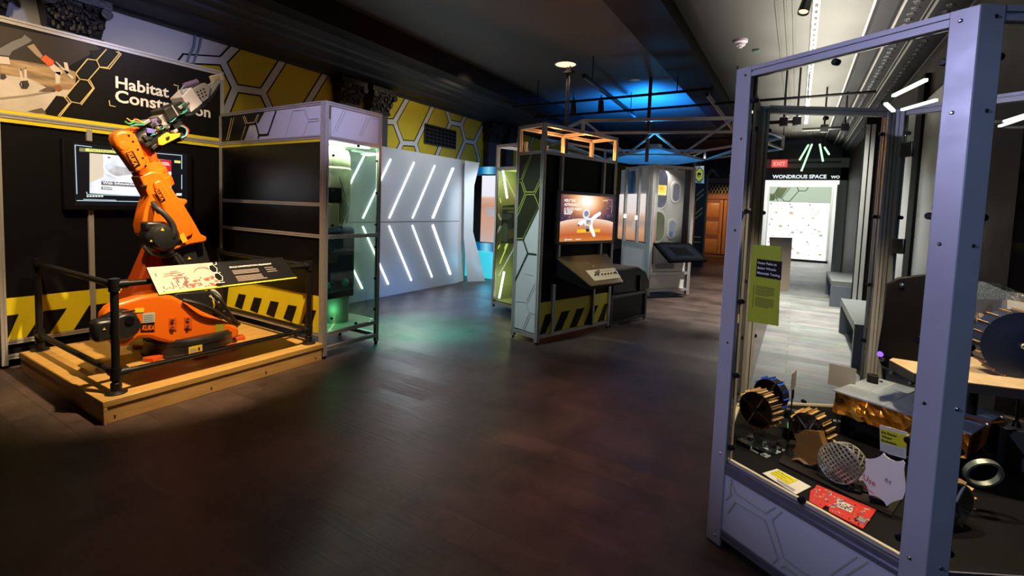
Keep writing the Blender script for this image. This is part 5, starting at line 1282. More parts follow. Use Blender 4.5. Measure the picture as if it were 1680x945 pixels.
# ================================================================== central kiosk
AK_ = radians(-16.93)
K0 = V((4.81, 2.51, 0)); kd = V((cos(AK_), sin(AK_), 0)); kn = V((-kd.y, kd.x, 0))
def K(s, tt, z): return K0 + kd * s + kn * tt + V((0, 0, z))
LK, DK, HK = 1.40, .445, 2.569
t = thing('kiosk', 'freestanding black aluminium kiosk with a tilted control desk and open orange-lit top', 'kiosk', K(LK / 2, DK / 2, 0))
for s, tt in ((.02, .02), (LK - .02, .02), (.02, DK - .02), (LK - .02, DK - .02)):
    MB().beam(K(s, tt, .03), K(s, tt, HK), .045, .045, up=kd).build('post', t, m=ALU)
    MB().cyl(K(s, tt, 0), K(s, tt, .035), .016).build('levelling_foot', t, m=BLK)
for z in (HK - .02, 2.24, .09):
    for tt in (.02, DK - .02): MB().beam(K(.04, tt, z), K(LK - .04, tt, z), .04, .04).build('rail', t, m=ALU)
    for s in (.02, LK - .02): MB().beam(K(s, .04, z), K(s, DK - .04, z), .04, .04).build('rail', t, m=ALU)
MB().beam(K(LK * .56, .04, HK - .02), K(LK * .56, DK - .04, HK - .02), .035, .035).build('rail', t, m=ALU)
MB().beam(K(LK * .56, DK - .02, 2.26), K(LK * .56, DK - .02, HK - .04), .035, .035).build('rail', t, m=ALU)
MB().box2((0, 0, 0), (0, 0, 0)) if False else None
MB().prism([K(.04, .02, .1), K(LK - .04, .02, .1), K(LK - .04, .02, 2.23), K(.04, .02, 2.23)], kn * .02).build('front_panel', t, m=BLKM)
MB().prism([K(.04, DK - .03, .1), K(LK - .04, DK - .03, .1), K(LK - .04, DK - .03, 2.23), K(.04, DK - .03, 2.23)], kn * .02).build('rear_panel', t, m=BLKM)
MB().prism([K(LK - .02, .04, .1), K(LK - .02, DK - .04, .1), K(LK - .02, DK - .04, 2.23), K(LK - .02, .04, 2.23)], kd * .01).build('end_panel', t, m=BLKM)
for s in (.305, 1.11):
    for z0, z1 in ((1.815, 2.21), (1.03, 1.17)): MB().beam(K(s, -.005, z0), K(s, -.005, z1), .045, .03, up=kd).build('mullion', t, m=ALU)
for s in (.25, 1.01): MB().beam(K(s, -.005, .1), K(s, -.005, .70), .05, .03, up=kd).build('mullion', t, m=ALU)
# hazard band
hz = MB().use(mat('hazard_yellow_dim', (.70, .60, .02), .45)).prism([K(.045, .006, .115), K(LK - .045, .006, .115), K(LK - .045, .006, .495), K(.045, .006, .495)], kn * .012).build('hazard_band', t)
b = MB().use(LINEK)
for k in range(5):
    s = .12 + k * .285
    q = [(s - .11, .12), (s + .03, .12), (s + .17, .345), (s + .02, .345)]
    b.prism([K(min(max(x, .05), LK - .05), .005, z) for x, z in q], kn * -.002)
b.build('black_bars', hz, smooth=False)
# side face with hexagon artwork
sp = MB().use(WHT).prism([K(.008, .045, .13), K(.008, DK - .045, .13), K(.008, DK - .045, 2.22), K(.008, .045, 2.22)], kd * .014).build('side_panel', t)
def KS(x, y, k=0): return onp(x, y, K0 + kd * .007, kd) - kd * k
b = MB().use(mat('panel_olive_black', (.020, .026, .012), .3))
b.prism([K(.007, .05, 2.22), KS(886.5, 336), KS(883.5, 339), KS(858.5, 391.9), K(.007, DK - .045, KS(848, 391.9).z), K(.007, DK - .045, 2.22)], kd * -.001)
GL = mat('line_yellow_green', (.55, .60, .10), .45)
for a, c in [((873, 254), (857, 295.6)), ((870.5, 254), (855, 294.5)), ((855, 294.5), (850.5, 294.5)), ((855, 299), (850.5, 299)), ((857, 296.5), (863.5, 315)), ((855, 299), (861.5, 317.5)), ((863.5, 315), (876.5, 315)), ((863.5, 319), (876.5, 319)),
             ((876.5, 315), (886, 294)), ((878.5, 317), (886.5, 300)), ((876.5, 319), (884, 337)), ((861.5, 318), (849.5, 347)), ((863.5, 320), (849.5, 355)), ((884, 338), (858, 391)), ((858, 391), (848, 391))]:
    b.use(GL).strip(KS(*a, .002), KS(*c, .002), .008, -kd, .001)
DKG = mat('line_dark_green', (.03, .045, .02), .45)
for a, c in [((884, 340), (858.5, 393)), ((858.5, 393), (848, 393)), ((858.5, 393), (866, 415.6)), ((866, 415.6), (879.5, 417.5)), ((866, 415.6), (845, 461))]:
    b.use(DKG).strip(KS(*a, .003), KS(*c, .003), .02, -kd, .001)
for a, c in [((860, 449), (875, 452)), ((878, 465), (864, 493)), ((847, 494), (862, 496)), ((862, 496), (868, 512)), ((868, 515), (858, 538)), ((871, 516), (860, 541)), ((868, 512), (877, 515)), ((878, 472), (864, 499))]:
    b.use(LINEG).strip(KS(*a, .002), KS(*c, .002), .006, -kd, .001)
b.build('hexagon_graphic', sp, smooth=False)
lamp('kiosk_top_lamp', 'POINT', K(.5, .3, 2.36), (1, .34, .08), 18, None, .04)
lamp('kiosk_top_lamp', 'POINT', K(1.1, .3, 2.36), (1, .34, .08), 16, None, .04)
# its screen
s_ = thing('kiosk_screen', 'screen on the kiosk showing an astronaut before an orange planet', 'screen', K(.78, -.02, 1.49))
MB().prism([K(.21, -.045, 1.17), K(1.355, -.045, 1.17), K(1.355, -.045, 1.815), K(.21, -.045, 1.815)], kn * .05).build('housing', s_, m=BLKG, bev=.008)
mars = ramp_mat('planet_sky', 'UV', [(0, (.02, .015, .035)), (.25, (.08, .04, .07)), (.45, (.34, .12, .08)), (.62, (.80, .36, .16)), (.78, (1.0, .72, .5)), (.9, (1, .95, .88)), (1, (1, 1, 1))], 1.1, kind='sphere')
mp = [n for n in mars.node_tree.nodes if n.type == 'MAPPING'][0]; mp.inputs['Location'].default_value = (-.72, -1.27, 0); mp.inputs['Scale'].default_value = (1.55, 1.45, 1)
ko = -.047
def KP(u, v, k=0): return K(.27 + 1.035 * u, ko - k, 1.21 + .565 * v)
MB().quad(KP(0, 0), KP(1, 0), KP(1, 1), KP(0, 1)).build('screen', s_, m=mars, smooth=False)
pm = ramp_mat('planet_surface', 'UV', [(0, (.70, .22, .04)), (.3, (.55, .12, .03)), (.7, (.75, .32, .16)), (1, (1.0, .75, .58))], 1.0, kind='gradient')
[n for n in pm.node_tree.nodes if n.type == 'MAPPING'][0].inputs['Rotation'].default_value = (0, 0, radians(-90))
b = MB().use(pm)
n = 16; arc = [(k / n, .30 + .20 * math.sqrt(max(0, 1 - ((k / n - .5) / .62) ** 2))) for k in range(n + 1)]
for (u0, v0), (u1, v1) in zip(arc, arc[1:]): b.face([KP(u0, 0, .001), KP(u1, 0, .001), KP(u1, v1, .001), KP(u0, v0, .001)], [(u0, 0), (u1, 0), (u1, 1), (u0, 1)])
b.build('planet', s_, smooth=False)
rnd = random.Random(2)
b = MB().use(emis('star_field', (.8, .8, 1), .8))
for k in range(60):
    u, v = (rnd.uniform(.72, .98), rnd.uniform(.5, .9)) if k % 3 else (rnd.uniform(.03, .3), rnd.uniform(.45, .6)); b.prism([KP(u + .003 * x_, v + .006 * y_, .0015) for x_, y_ in ((-1, -1), (1, -1), (1, 1), (-1, 1))], kn * -.0003)
b.build('stars', s_, smooth=False)
b = MB()
def kpoly(pts, m, k=.003): b.use(m).prism([KP(u, v, k) for u, v in pts], kn * -.0005)
AW, AGy, AB = emis('suit_white', (.85, .88, 1), .95), emis('suit_grey', (.32, .33, .42), .8), emis('suit_dark', (.05, .03, .03), .5)
AL = emis('suit_light', (1, 1, 1), 1.1)
for pts, m_, k_ in [
  ([(.395, .62), (.41, .68), (.45, .71), (.49, .70), (.52, .65), (.52, .57), (.49, .51), (.45, .49), (.41, .51), (.392, .56)], AW, .003),
  ([(.42, .64), (.46, .665), (.495, .64), (.50, .58), (.47, .54), (.43, .545), (.415, .59)], AGy, .004),
  ([(.43, .50), (.50, .52), (.56, .50), (.60, .43), (.585, .35), (.52, .31), (.45, .32), (.42, .40)], AW, .0035),
  ([(.54, .50), (.60, .57), (.66, .62), (.72, .66), (.745, .64), (.73, .58), (.67, .53), (.61, .47), (.57, .44)], AL, .0045),
  ([(.70, .66), (.73, .69), (.75, .67), (.745, .63)], AGy, .005),
  ([(.43, .46), (.38, .47), (.33, .42), (.30, .37), (.32, .33), (.37, .35), (.41, .39), (.44, .40)], AL, .0045),
  ([(.30, .37), (.31, .33), (.34, .33), (.34, .36)], AB, .005),
  ([(.52, .34), (.58, .35), (.60, .27), (.635, .18), (.65, .10), (.61, .085), (.575, .16), (.54, .24)], AL, .004),
  ([(.45, .34), (.52, .33), (.53, .26), (.50, .21), (.46, .24)], AGy, .0038), ([(.455, .27), (.52, .27), (.53, .21), (.47, .20)], AB, .005),
  ([(.46, .46), (.54, .46), (.54, .37), (.47, .37)], AGy, .0055), ([(.50, .42), (.53, .42), (.53, .32), (.50, .32)], emis('suit_amber', (1, .55, .1), 1), .006)]:
    kpoly(pts, m_, k_)
b.build('astronaut', s_, smooth=False)
b = MB(); kpoly([(.30, .185), (.74, .195), (.74, .265), (.30, .255)], emis('button_amber', (1, .55, .02), 1.0), .002)
kpoly([(.09, .02), (.12, .02), (.12, .065), (.09, .065)], emis('icon_cyan', (.3, .8, .9), 1), .002); kpoly([(.13, .035), (.22, .035), (.22, .05), (.13, .05)], emis('ui_white', (1, .95, .9), 1), .002); kpoly([(.28, .035), (.38, .035), (.38, .05), (.28, .05)], MATS['ui_white'], .002)
kpoly([(.76, .895), (.87, .905), (.86, .925), (.77, .915)], emis('ui_yellow', (1, .8, .1), 1), .002)
for q in ([(.03, .955), (.22, .955), (.22, .962), (.03, .962)], [(.62, .945), (.96, .93), (.96, .938), (.62, .953)], [(.955, .62), (.96, .62), (.96, .93), (.955, .93)]): kpoly(q, emis('ui_line', (.8, .6, .5), .8), .002)
b.build('interface_marks', s_, smooth=False)
for i, ln in enumerate(('HELP THE', 'ASTRONAUT', 'A GOOD NIGHT', 'SLEEP')):
    text('lettering', ln, KP(.055, .845 - i * .088, .002), kd, (0, 0, 1), MATS['caption_white'], s_, width=(.20, .27, .33, .155)[i], bold=.025)
text('lettering', 'TOUCH TO START', KP(.42, .212, .004), kd, (0, 0, 1), MATS['caption_white'], s_, width=.22, bold=.02) if False else None
# control desk
c_ = thing('control_desk', 'tilted bronze control desk with a white strip of knobs under the kiosk screen', 'control desk', K(.75, -.2, .85))
a, b1, c1, d1 = K(.25, 0, 1.025), K(1.27, 0, 1.025), K(1.16, -.36, .70), K(.45, -.40, .712)
MB().hexa([K(.25, 0, .80), K(1.27, 0, .80), K(1.14, -.30, .66), K(.47, -.34, .66)], [a, b1, c1, d1]).build('desk_body', c_, m=BLK, bev=.006)
nd = (b1 - a).cross(d1 - a).normalized(); nd = nd if nd.z > 0 else -nd
def DP(u, v, k=0): return a.lerp(b1, u).lerp(d1.lerp(c1, u), v) + nd * k
MB().prism([DP(.01, .01, .001), DP(.99, .01, .001), DP(.99, .99, .001), DP(.01, .99, .001)], nd * .006).build('desk_top', c_, m=mat('bronze_top', (.16, .105, .045), .38, .2, noise=.05))
st = MB().prism([DP(.27, .52, .008), DP(.97, .52, .008), DP(.985, .86, .008), DP(.23, .86, .008)], nd * .003).build('control_strip', c_, m=mat('cream_strip', (.78, .70, .54), .4))
for k in range(7):
    u = .36 + k * .08 + (.02 if k > 1 else 0); kb = MB().lathe(DP(u, .70, .011), nd, [(0, 0), (0, .010), (.018, .008), (.020, 0)], 14).build('knob', st, m=BLK)
b = MB().use(mat('print_grey', (.35, .3, .25), .5))
for k in range(8): b.prism([DP(.42 + k * .055, .58, .0115), DP(.455 + k * .055, .58, .0115), DP(.455 + k * .055, .61, .0115), DP(.42 + k * .055, .61, .0115)], nd * .0005)
b.build('strip_print', st, smooth=False)
MB().prism([DP(.38, .2, .007), DP(.5, .2, .007), DP(.52, .34, .007), DP(.40, .34, .007)], nd * .001).build('etched_square', c_, m=mat('bronze_etch', (.17, .12, .06), .4))
MB().lathe(DP(.52, .4, .007), nd, [(0, 0), (0, .014), (.008, .01), (.01, 0)], 14).build('speaker_button', c_, m=STEEL)
MB().lathe(DP(.92, .68, .01), nd, [(0, 0), (0, .02), (.02, .014), (.022, 0)], 14).build('push_button', c_, m=STEEL)
lamp('desk_lamp', 'SPOT', K(.55, -.62, 1.95), (1, .76, .42), 16, DP(.5, .6), .03, 40, .6)
# low black counter running on from the kiosk
g = thing('low_counter', 'low black counter with a rounded console top at the right end of the kiosk', 'counter', K(1.85, .2, 0))
for s, tt in ((1.44, .02), (2.28, .02), (2.28, .42)):
    MB().beam(K(s, tt, .03), K(s, tt, .44), .045, .045, up=kd).build('post', g, m=GUN); MB().cyl(K(s, tt, 0), K(s, tt, .035), .014).build('levelling_foot', g, m=BLK)
for z in (.42, .06): MB().beam(K(1.44, .02, z), K(2.28, .02, z), .04, .04).build('rail', g, m=GUN)
MB().prism([K(1.46, .02, .08), K(2.26, .02, .08), K(2.26, .02, .41), K(1.46, .02, .41)], kn * .02).build('front_panel', g, m=mat('panel_charcoal', (.009, .009, .010), .45, spec=.15))
MB().prism([K(2.29, .03, .08), K(2.29, .42, .08), K(2.29, .42, .41), K(2.29, .03, .41)], kd * .01).build('end_panel', g, m=MATS['panel_charcoal'])
MB().prism([K(1.43, 0, .445), K(2.37, 0, .445), K(2.37, 0, .57), K(2.26, 0, .72), K(2.06, 0, .80), K(1.43, 0, .80)], kn * .44).build('console', g, m=mat('console_black', (.005, .005, .006), .35, spec=.18), bev=.03, seg=3)
MB().beam(K(2.06, -.012, .46), K(2.06, -.012, .68), .05, .025, up=kd).build('mullion', g, m=GUN)

# shelf case behind the kiosk on the left
Q0 = V((6.15, 4.0, 0)); qd = -kn; qn = kd
def Q(s, tt, z): return Q0 + qd * s + qn * tt + V((0, 0, z))
t = thing('shelf_case', 'olive-lit narrow display case with light sticks and an astronaut print, behind the kiosk', 'display case', Q(.3, .2, 0))
for s, tt in ((0, 0), (.62, 0), (0, .42), (.62, .42)): MB().beam(Q(s, tt, .03), Q(s, tt, 2.54), .04, .04, up=qd).build('post', t, m=ALU)
for z in (2.52, 2.18, .10): MB().beam(Q(.02, 0, z), Q(.6, 0, z), .04, .04).build('rail', t, m=ALU); MB().beam(Q(0, .02, z), Q(0, .4, z), .04, .04).build('rail', t, m=ALU)
OLV = mat('olive_liner', (.30, .33, .17), .5)
MB().prism([Q(.02, .40, .12), Q(.6, .40, .12), Q(.6, .40, 2.17), Q(.02, .40, 2.17)], qn * .02).build('liner', t, m=OLV)
MB().prism([Q(.02, .02, .12), Q(.6, .02, .12), Q(.6, .4, .12), Q(.02, .4, .12)], V((0, 0, .02))).build('floor_board', t, m=OLV)
MB().prism([Q(.02, .02, 2.15), Q(.6, .02, 2.15), Q(.6, .4, 2.15), Q(.02, .4, 2.15)], V((0, 0, .02))).build('top_board', t, m=OLV)
MB().prism([Q(-.005, .02, .12), Q(-.005, .42, .12), Q(-.005, .42, 2.17), Q(-.005, .02, 2.17)], qd * .012).build('side_panel', t, m=OLV)
MB().prism([Q(.03, 0, .12), Q(.59, 0, .12), Q(.59, 0, 2.16), Q(.03, 0, 2.16)], qn * .006).build('glass', t, m=glass_mat('shelf_glass', (.93, .96, .85), ior=1.2))
def QS(x, y, k=.38): return onp(x, y, Q0 + qn * k, qn)
for a, c in (((825, 279), (832, 325)), ((827, 446), (819, 489))): MB().cyl(QS(*a, .05), QS(*c, .05), .015, n=10).build('light_stick', t, m=LED)
for a, c in (((818, 320), (822, 333)), ((820, 402), (814, 413)), ((833, 400), (820, 432)), ((831, 400), (828, 408))): MB().cyl(QS(*a, .06), QS(*c, .06), .010, n=8).build('yellow_stick', t, m=emis('stick_yellow', (.7, .8, .15), .9))
pr = MB().prism([QS(824, 338, .09), QS(843, 336, .09), QS(843, 400, .09), QS(822, 398, .09)], qn * .01).build('astronaut_print', t, m=mat('print_dark', (.03, .035, .025), .4))
b = MB()
for pts, m_ in (([(824, 340), (845, 340), (845, 344), (824, 344)], YELL), ([(833, 346), (845, 346), (845, 349), (833, 349)], YELL), ([(824, 352), (840, 352), (840, 353.5), (824, 353.5)], LINEG), ([(824, 355), (840, 355), (840, 356.5), (824, 356.5)], LINEG), ([(824, 358), (836, 358), (836, 359.5), (824, 359.5)], LINEG),
                ([(823, 372), (827, 365), (832, 367), (834, 380), (831, 397), (822, 396)], mat('print_suit', (.45, .46, .42), .5)), ([(834, 378), (843, 374), (844, 390), (834, 392)], mat('print_orange', (.45, .22, .05), .5))):
    b.use(m_).prism([QS(min(x, 843), y, .088) for x, y in pts], qn * -.002)
b.build('print_artwork', pr, smooth=False)
lamp('shelf_case_lamp', 'POINT', Q(.3, .15, 2.0), (.85, .95, .45), 4, None, .05)
lamp('shelf_case_lamp', 'POINT', Q(.3, .15, .5), (.85, .95, .45), 2.5, None, .05)
# ================================================================== hexagonal glass case in front on the right
SD = .843
HV = [V((2.437, .284, 0))]
for k in range(5): 
    a = radians(-120.9 + 60 * k); HV.append(HV[-1] + V((cos(a), sin(a), 0)) * SD)
HC = (HV[0] + HV[3]) / 2
HT = 2.272
t = thing('glass_case', 'large hexagonal lavender-grey framed glass case in the right foreground', 'display case', HC)
CASEP = mat('lavender_grey_plate', (.50, .51, .57), .40, .25, noise=.03, nscale=10)
fd = [(HV[(k + 1) % 6] - HV[k]).normalized() for k in range(6)]
fn = [V((d.y, -d.x, 0)) for d in fd]
fn = [n if (HV[k] + fd[k] * .4 - HC).dot(n) > 0 else -n for k, n in enumerate(fn)]
PW, PT = .075, .012
for k in range(6):
    v = HV[k]; d1, d0 = fd[k], -fd[k - 1]
    n1, n0 = fn[k], fn[k - 1]
    # two plates folded round the corner plus the profile behind them
    pts = [v, v + d1 * PW, v + d1 * PW - n1 * PT, v - (n1 + n0).normalized() * PT * 1.15, v + d0 * PW - n0 * PT, v + d0 * PW]
    z0 = .0 if k in (0, 1, 2) else .0
    po = MB().prism([p + V((0, 0, z0 + .01)) for p in pts], (0, 0, HT - .01)).build('corner_post', t, m=CASEP, bev=.0025)
    b = MB().use(ALU)
    for d, n in ((d1, n1), (d0, n0)): b.beam(v + d * (PW - .022) - n * (PT + .022) + V((0, 0, .02)), v + d * (PW - .022) - n * (PT + .022) + V((0, 0, HT - .02)), .04, .04, up=n)
    b.build('inner_profile', po)
    if k in (0, 1, 2):
        for d, n in ((d1, n1), (d0, n0)):
            for z in (.05, .46, 1.0, 1.53, 1.95, 2.235): MB().lathe(v + d * PW * .62 + V((0, 0, z)), n, [(-.002, 0), (-.002, .007), (.002, .0065), (.0045, .003), (.0045, 0)], 10).build('screw', po, m=STEEL)
RAILD = mat('dark_anodised_rail', (.27, .27, .33), .32, .6, noise=.1, nscale=30)
WPAN = mat('case_white_panel', (.60, .62, .69), .42, noise=.02)
CG = glass_mat('case_glass', (.955, .965, .96), ior=1.22)
for k in range(6):
    a, c, d, n = HV[k] + fd[k] * PW, HV[k + 1 if k < 5 else 0] - fd[k] * PW, fd[k], fn[k]
    for z, h in ((2.2475, .045), (.397, .05), (.075, .042)):
        if k in (3, 4) and z < .1: continue
        MB().beam(a - n * .022 + V((0, 0, z)), c - n * .022 + V((0, 0, z)), .04, h).build('rail', t, m=CASEP if z > 1 and k in (0, 1, 5) else RAILD if k in (0, 1, 5) else ALU)
    MB().prism([a - n * .018 + V((0, 0, .095)), c - n * .018 + V((0, 0, .095)), c - n * .018 + V((0, 0, .375)), a - n * .018 + V((0, 0, .375))], n * .008).build('lower_panel', t, m=WPAN if k in (0, 5) else mat('case_dark_panel', (.03, .032, .036), .4))
    MB().prism([a - n * .030 + V((0, 0, .425)), c - n * .030 + V((0, 0, .425)), c - n * .030 + V((0, 0, 2.222)), a - n * .030 + V((0, 0, 2.222))], n * .006).build('glass_pane', t, m=CG)
    for z in (.5, .85, 1.2, 1.62, 2.12):
        for s in ((.012, SD - 2 * PW - .012)): MB().lathe(a + d * s - n * .022 + V((0, 0, z)), n, [(-.012, 0), (-.012, .012), (.008, .012), (.012, .009), (.012, 0)], 10).build('glass_clip', t, m=BLK)
    for z in (.44, 2.205): MB().lathe(a + d * (SD / 2 - PW) - n * .022 + V((0, 0, z)), n, [(-.012, 0), (-.012, .013), (.010, .013), (.014, .009), (.014, 0)], 10).build('glass_clip', t, m=BLK)
# cream gasket sill on the visible faces
GSK = mat('cream_gasket', (.62, .55, .42), .4)
for k in (0, 3, 4, 5):
    a, c, n = HV[k] + fd[k] * PW, HV[(k + 1) % 6] - fd[k] * PW, fn[k]
    MB().prism([a - n * .024 + V((0, 0, .423)), c - n * .024 + V((0, 0, .423)), c - n * .046 + V((0, 0, .423)), a - n * .046 + V((0, 0, .423))], (0, 0, .012)).build('gasket', t, m=GSK)
# hexagon lines on the white front panel
b = MB().use(LINEG); F0, FD, FN = HV[0], fd[0], fn[0]
def FP(s, z, k=0.0): return F0 + FD * s + FN * (k - .010) + V((0, 0, z))
def FXP(x, y, k=0.0): return onp(x, y, F0 - FN * .0095, FN) + FN * k
def c3(u, v): return 1150 + u / 4.609, 740 + v / 4.61
LG2 = mat('line_sage', (.44, .46, .42), .5)
b = MB().use(LG2)
for a, c in [((230, 215), (265, 320)), ((265, 320), (490, 468)), ((490, 468), (560, 425)), ((205, 465), (262, 385)), ((262, 385), (485, 520)), ((485, 520), (583, 810)), ((583, 810), (545, 850)), ((540, 520), (628, 805)), ((540, 520), (610, 460)), ((628, 805), (780, 920)), ((780, 920), (830, 945)), ((605, 880), (635, 870)), ((635, 870), (740, 945)), ((985, 935), (1180, 800)), ((1090, 945), (1260, 840)), ((230, 215), (222, 330)), ((190, 370), (235, 320))]:
    b.strip(FXP(*c3(*a), .001), FXP(*c3(*c), .001), .006, FN, .001)
lp = [o for o in t.children if o.name.startswith('lower_panel')][0]
b.build('hexagon_graphic', lp, smooth=False)
# deck
DZ = .42
ins = [HC + (p - HC) * .935 for p in HV]
MB().prism([p + V((0, 0, DZ - .04)) for p in ins], (0, 0, .04)).build('deck', t, m=mat('deck_black_cloth', (.006, .006, .0065), .7, noise=.3, nscale=30, spec=.1))
# hinges on the back door face
b = MB().use(STEEL)
for z in (.75, 1.45, 2.02):
    p = HV[4] - fd[3] * .10 - fn[3] * .05 + V((0, 0, z)); b.box(p, (.03, .06, .09), (fn[3], fd[3], V((0, 0, 1))))
b.build('door_hinges', t, bev=.004)
# glowing bars standing in for light-tube reflections in the case glass
REFL_BAR = emis('tube_reflection_glow', (.85, 1, .80), 3.0)
for i, (p, q) in enumerate([((1466, 157), (1519, 131)), ((1453, 170), (1466, 182)), ((1480, 180), (1536, 164)), ((1640, 207), (1690, 190)), ((1648, 199), (1690, 186))]):
    a, c = at(*p, 'z', 2.20), at(*q, 'z', 2.20)
    MB().beam(a, c, .016, .012, slot=False).build('reflection_bar', t, m=REFL_BAR)
lamp('case_spot', 'SPOT', (2.75, -.25, 2.18), (1, .80, .52), 105, (2.62, -.15, DZ), .02, 95, .7)
lamp('case_spot', 'SPOT', (2.9, -.85, 2.18), (1, .78, .5), 80, (2.95, -.7, DZ), .02, 95, .7)

# ------------------------------------------------------------------ signs on the glass
t = thing('green_text_panel', 'lime green Faster Paths to Better Wheels panel hung on the front glass of the case', 'sign', FP(.2, 1.2))
q = [onp(x, y, F0 - FN * .02, FN) for x, y in ((1234, 401), (1281.5, 404.5), (1276.5, 535), (1226, 527))]
MB().prism(q, -FN * .003).build('board', t, m=mat('lime_card', (.42, .50, .02), .5, noise=.03))
gx = FD; gu = V((0, 0, 1)); gn = FN
g0 = q[3]; gw = (q[2] - q[3]).dot(gx); gh = q[0].z - q[3].z
def GP(u, v, k=.001): return g0 + gx * (gw * u) + gu * (gh * v) + gn * k
MB().prism([GP(.19, .60), GP(.99, .60), GP(.99, .825), GP(.19, .825)], gn * .0008).build('title_block', t, m=BLK, smooth=False)
for i, ln in enumerate(('Faster Paths to', 'Better Wheels:', 'Materials Testing')):
    text('lettering', ln, GP(.24, .765 - i * .064, .002), gx, gu, TXTW, t, width=gw * (.60, .60, .72)[i], bold=.012)
b = MB().use(mat('ink_olive', (.10, .12, .02), .5)); rnd = random.Random(9)
for k in range(12):
    v = .475 - k * .021 - (.02 if k > 5 else 0); ww = .62 if k not in (5, 11) else .45
    b.prism([GP(.22, v), GP(.22 + ww * rnd.uniform(.92, 1), v), GP(.22 + ww * .95, v + .009), GP(.22, v + .009)], gn * .0005)
b.prism([GP(.145, .20), GP(.155, .20), GP(.155, .49), GP(.145, .49)], gn * .0005); b.build('body_text', t, smooth=False)
q = [onp(x, y, HV[4] - fn[4] * .04, fn[4]) for x, y in ((1262, 389), (1299.5, 390), (1293.5, 478), (1266, 478))]
o = MB().prism(q, -fn[4] * .003).build('card_sign', m=mat('card_back_grey', (.34, .32, .32), .5), loc=(q[2] + q[3]) / 2, smooth=False)
tag(o, 'plain grey back of a card stuck on the rear glass just behind the green panel', 'sign')

# ------------------------------------------------------------------ wheels and samples on the deck
GRS = mat('grouser_tan', (.55, .36, .18), .4, .3)
GRG = mat('grouser_gold', (.72, .44, .16), .35, .4)
GRB = mat('grouser_blue', (.015, .06, .45), .4)
def wheel(name, label, c, ax, r, w, mr, mg, spokes=4, n=18, parent=None, stand=True, grp='rover wheels in the glass case'):
    c, ax = V(c), V(ax).normalized()
    t = thing(name, label, 'wheel', c - V((0, 0, r)), grp)
    e1 = V((0, 0, 1)); e1 = (e1 - ax * e1.dot(ax)).normalized(); e2 = ax.cross(e1)
    rim = MB().lathe(c, ax, [(-w / 2, r * .93), (-w / 2, r), (w / 2, r), (w / 2, r * .93), (-w / 2, r * .93)], 40).build('rim', t, m=mr)
    b = MB().use(mg)
    for k in range(n):
        a = 2 * pi * k / n; rd = e1 * cos(a) + e2 * sin(a); tg = -e1 * sin(a) + e2 * cos(a)
        b.box(c + rd * (r * 1.06), (r * .15, w * 1.02, r * .022), (rd, ax, tg))
        b.box(c + rd * (r * 1.012) + tg * r * .09, (r * .02, w * .96, r * .13), (rd, ax, tg))
    b.build('grousers', t, smooth=False)
    MB().lathe(c, ax, [(w * .28, 0), (w * .28, r * .94), (w * .36, r * .94), (w * .36, 0)], 32).build('web_disc', t, m=mat('wheel_web', (.16, .10, .06), .4, .2))
    hub = MB().lathe(c, ax, [(-w / 2 - .006, 0), (-w / 2 - .006, r * .16), (0, r * .18), (w * .3, r * .16), (w * .3, 0)], 20).build('hub', t, m=GUN)
    for k in range(spokes):
        a = 2 * pi * k / spokes + .45; rd = e1 * cos(a) + e2 * sin(a)
        MB().beam(c - ax * (w * .45) + rd * r * .12, c - ax * (w * .45) + rd * r * .95, r * .05, r * .09, up=ax, slot=False).build('spoke', t, m=mat('spoke_silver', (.62, .62, .60), .35, .3) if k % 2 == 0 else mat('spoke_bronze', (.25, .16, .08), .4, .3))
    return t
wa = V((.88, -.47, 0))
wheel('wheel_exhibit', 'black rover wheel with tan grousers upright on a clear stand at left', (2.70, .10, .615), wa, .088, .085, BLKG, GRS, 4)
wheel('wheel_exhibit', 'blue-grouser rover wheel half hidden directly behind the black one', (2.86, .06, .65), wa, .080, .06, BLK, GRB, 4, 12)
o = thing('wheel_stand', 'clear acrylic stand with steel bolts under the black and tan rover wheel', 'stand', (2.69, .10, DZ))
ACR = glass_mat('acrylic', (.80, .85, .84), ior=1.4)
sx = V((wa.y, -wa.x, 0)).normalized()
MB().box((2.67, .095, DZ + .012), (.13, .16, .022), (wa.normalized(), sx, V((0, 0, 1)))).build('base', o, m=ACR)
MB().box((2.70, .095, DZ + .06), (.03, .05, .09), (wa.normalized(), sx, V((0, 0, 1)))).build('upright', o, m=ACR)
b = MB().use(STEEL)
for k in (-1, 1): b.cyl(V((2.665, .095, DZ + .022)) + sx * .03 * k, V((2.665, .095, DZ + .045)) + sx * .03 * k, .009, n=10)
b.build('bolts', o)
wheel('wheel_exhibit', 'gold-grouser wheel with a clear dome behind the amber plate', (2.72, -.13, .565), (.85, -.5, .1), .085, .075, BLKG, GRG, 5, 16)
o = MB().lathe((2.69, -.105, .57), V((-.85, .5, -.1)), [(0, .072), (.02, .069), (.04, .058), (.055, .038), (.062, .012), (.063, 0)], 26).build('clear_dome', m=glass_mat('dome_glass', (.88, .87, .84), ior=1.45), loc=(2.69, -.105, .51))
tag(o, 'clear plastic dome over the hub of the gold-grouser wheel', 'dome')

